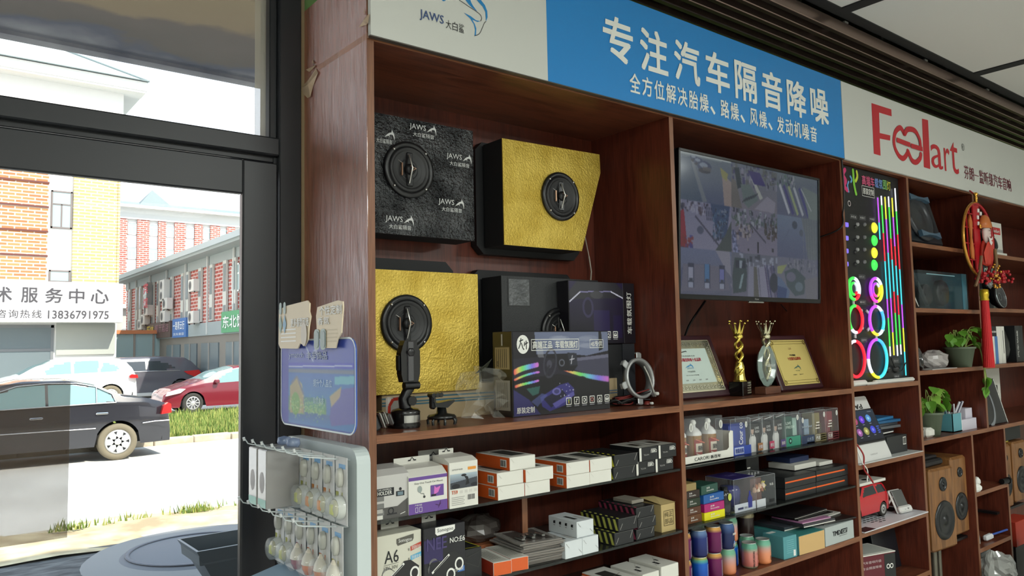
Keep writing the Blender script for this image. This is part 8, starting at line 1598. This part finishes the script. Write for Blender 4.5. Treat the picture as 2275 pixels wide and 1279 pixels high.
for u, c1 in ((-.200, (130, 160, 150)), (-.172, (110, 160, 190))): m.shape(F, rr(u - .008, 1.548, u + .008, 1.580, .007), PGR, .005); m.shape(F, [(u, 1.548), (u + .012, 1.52), (u, 1.496), (u - .012, 1.52)], mat(c1, .4), .005)
m.disc(F, -.046, 1.492, .018, mat((196, 186, 172), .4), .0055, ry=.030); m.build('topper_card', t)
m = MB(OT); m.prism([(.06, 1.456), (.13, 1.455), (.14, 1.475), (.160, 1.49), (.170, 1.55), (.168, 1.562), (.14, 1.566), (.03, 1.556), (.022, 1.535), (.026, 1.50)], .003, BG, F); m.text(F, '个性定制', .045, 1.534, .166, 1.556, SLT, .02, lift=.0044); m.text(F, '香氛', .035, 1.512, .10, 1.530, SLT, .01, lift=.0044); [m.rect(F, .07, 1.47 + k * .009, .14, 1.473 + k * .009, mat((206, 190, 160), .5), .0036) for k in range(4)]
for u in (.030, .066): m.shape(F, rr(u - .016, 1.452, u + .016, 1.502, .012), PGR, .0052); m.shape(F, rr(u - .012, 1.457, u + .012, 1.497, .009), mat((120, 140, 136), .3), .0062)
m.build('topper_card', t)
CARD = mat((206, 206, 204), .4, key='pale blister card')
def pack(label, y, z, cap, kind, group):
    x = XR - .030; t = thing('air_freshener', label, 'air freshener', (x, y, z), 0, group); w_ = .029; h_ = .146
    m = MB(); m.box(0, .0012, -w_, w_, -h_, .004, CARD); m.box(-.0006, .0, -w_ * .7, w_ * .4, -.022, -.012, mat((120, 170, 214), .4)); m.box(-.0005, .0, -w_ * .2, w_ * .95, -.105, -.075, mat(cap, .4, alpha=.6)); m.build('card', t)
    BT_ = Matrix.Rotation(-pi / 2, 4, 'Y')
    m = MB(); m.lathe([(.013, 0), (.0125, .008), (.009, .011), (0, .012)], mat((190, 190, 180), .3), Matrix.Translation((-.001, 0, -.042)) @ Matrix.Diagonal((1, 1, 1.7, 1)) @ BT_, 16); m.box(-.005, 0, -.003, .003, -.085, -.055, mat((200, 200, 196), .3)); m.build('pull_tab', t)
    m = MB(); S_ = Matrix.Translation((-.001, 0, -.108))
    if kind == 0: m.lathe([(.026, 0), (.025, .010), (.021, .016)], mat((206, 208, 200), .2), S_ @ BT_, 24); m.lathe([(.020, .016), (.018, .020), (.008, .024), (0, .025)], mat((188, 184, 150), .25, coat=.5), S_ @ BT_, 20); m.box(-.027, -.014, -.008, .008, -.122, -.098, mat(cap, .25), .003)
    else:
        m.lathe([(0, -.026), (.012, -.024), (.020, -.012), (.022, 0)], mat(cap, .15, alpha=.92, coat=.5), S_ @ Matrix.Diagonal((.7, 1, 1, 1)) @ Matrix.Translation((-.012, 0, 0)), 16, smooth=False); m.lathe([(.023, 0), (.020, .012), (.010, .026), (.004, .036), (0, .037)], mat((222, 214, 196), .3), S_ @ Matrix.Diagonal((.7, 1, 1, 1)) @ Matrix.Translation((-.012, 0, 0)), 16)
    m.build('capsule', t); m = MB(); m.lathe([(.029, 0), (.0275, .026), (.022, .030), (0, .031)], CLP, S_ @ BT_, 20); m.build('blister', t)
ya, oa, wi = (196, 200, 90), (224, 140, 50), (180, 60, 100)
g1, g2 = 'air fresheners on the upper hooks', 'air fresheners on the lower hooks'
for y, c_, l in ((-.168, ya, 'rightmost'), (-.102, oa, 'second from right'), (-.036, oa, 'third from right'), (.030, ya, 'leftmost')): pack(f'round capsule air freshener on its card, {l} on the upper hooks', y, 1.205, c_, 0, g1)
for y, c_, k, l in ((-.146, (214, 200, 90), 1, 'pale yellow drop shaped air freshener, rightmost on the lower hooks'), (-.078, (224, 120, 40), 1, 'orange drop shaped air freshener, second from right on the lower hooks'), (-.010, (226, 110, 30), 1, 'orange drop shaped air freshener, third from right on the lower hooks'), (.058, (150, 40, 80), 1, 'wine red drop shaped air freshener on the lower hooks'), (.126, (206, 206, 110), 0, 'round capsule air freshener, second from left on the lower hooks'), (.194, ya, 0, 'round capsule air freshener, leftmost on the lower hooks')): pack(l, y, 1.050, c_, k, g2)
for y, l in ((.092, 'slim silver carton with a round window, nearer one on the upper hooks'), (.156, 'slim silver carton with a round window, farther one on the upper hooks')):
    m = MB(); m.box(0, .085, -.028, .028, 0, .142, mat((170, 168, 166), .3, .3), .002); F = frame((0, 0, 0), (0, -1, 0), (0, 0, 1)); m.rect(F, -.026, .002, .026, .140, mat((196, 196, 200), .25, .3), .0006); m.rect(F, -.026, .002, .026, .022, mat((150, 206, 196), .3), .001); m.disc(F, 0, .062, .015, mat((150, 146, 148), .4), .001, ry=.026)
    tag(m.build('freshener_carton', loc=(XR - .115, y, 1.068)), l, 'box', 'silver cartons on the upper hooks')
for y in (.165, .105): 
    m = MB(); m.lathe([(0, 0), (.014, .002), (.018, .010), (.016, .022), (.0, .026)], mat((150, 170, 206), .2, alpha=.6, spec=1), Matrix.Translation((0, 0, 0)), 16); tag(m.build('suction_cup', loc=(XR - .03, y, 1.205)), ('clear blue suction cup above the farther silver carton', 'clear blue suction cup above the nearer silver carton')[y < .15], 'suction cup', 'suction cups on the rack')
tag(MB().lathe([(0, 0), (.012, 0), (.012, .02), (0, .02)], SILV, seg=14).build('bottle_cap', loc=(XR - .15, .12, .850)), 'small silver cap lying in the rack tray', 'cap')
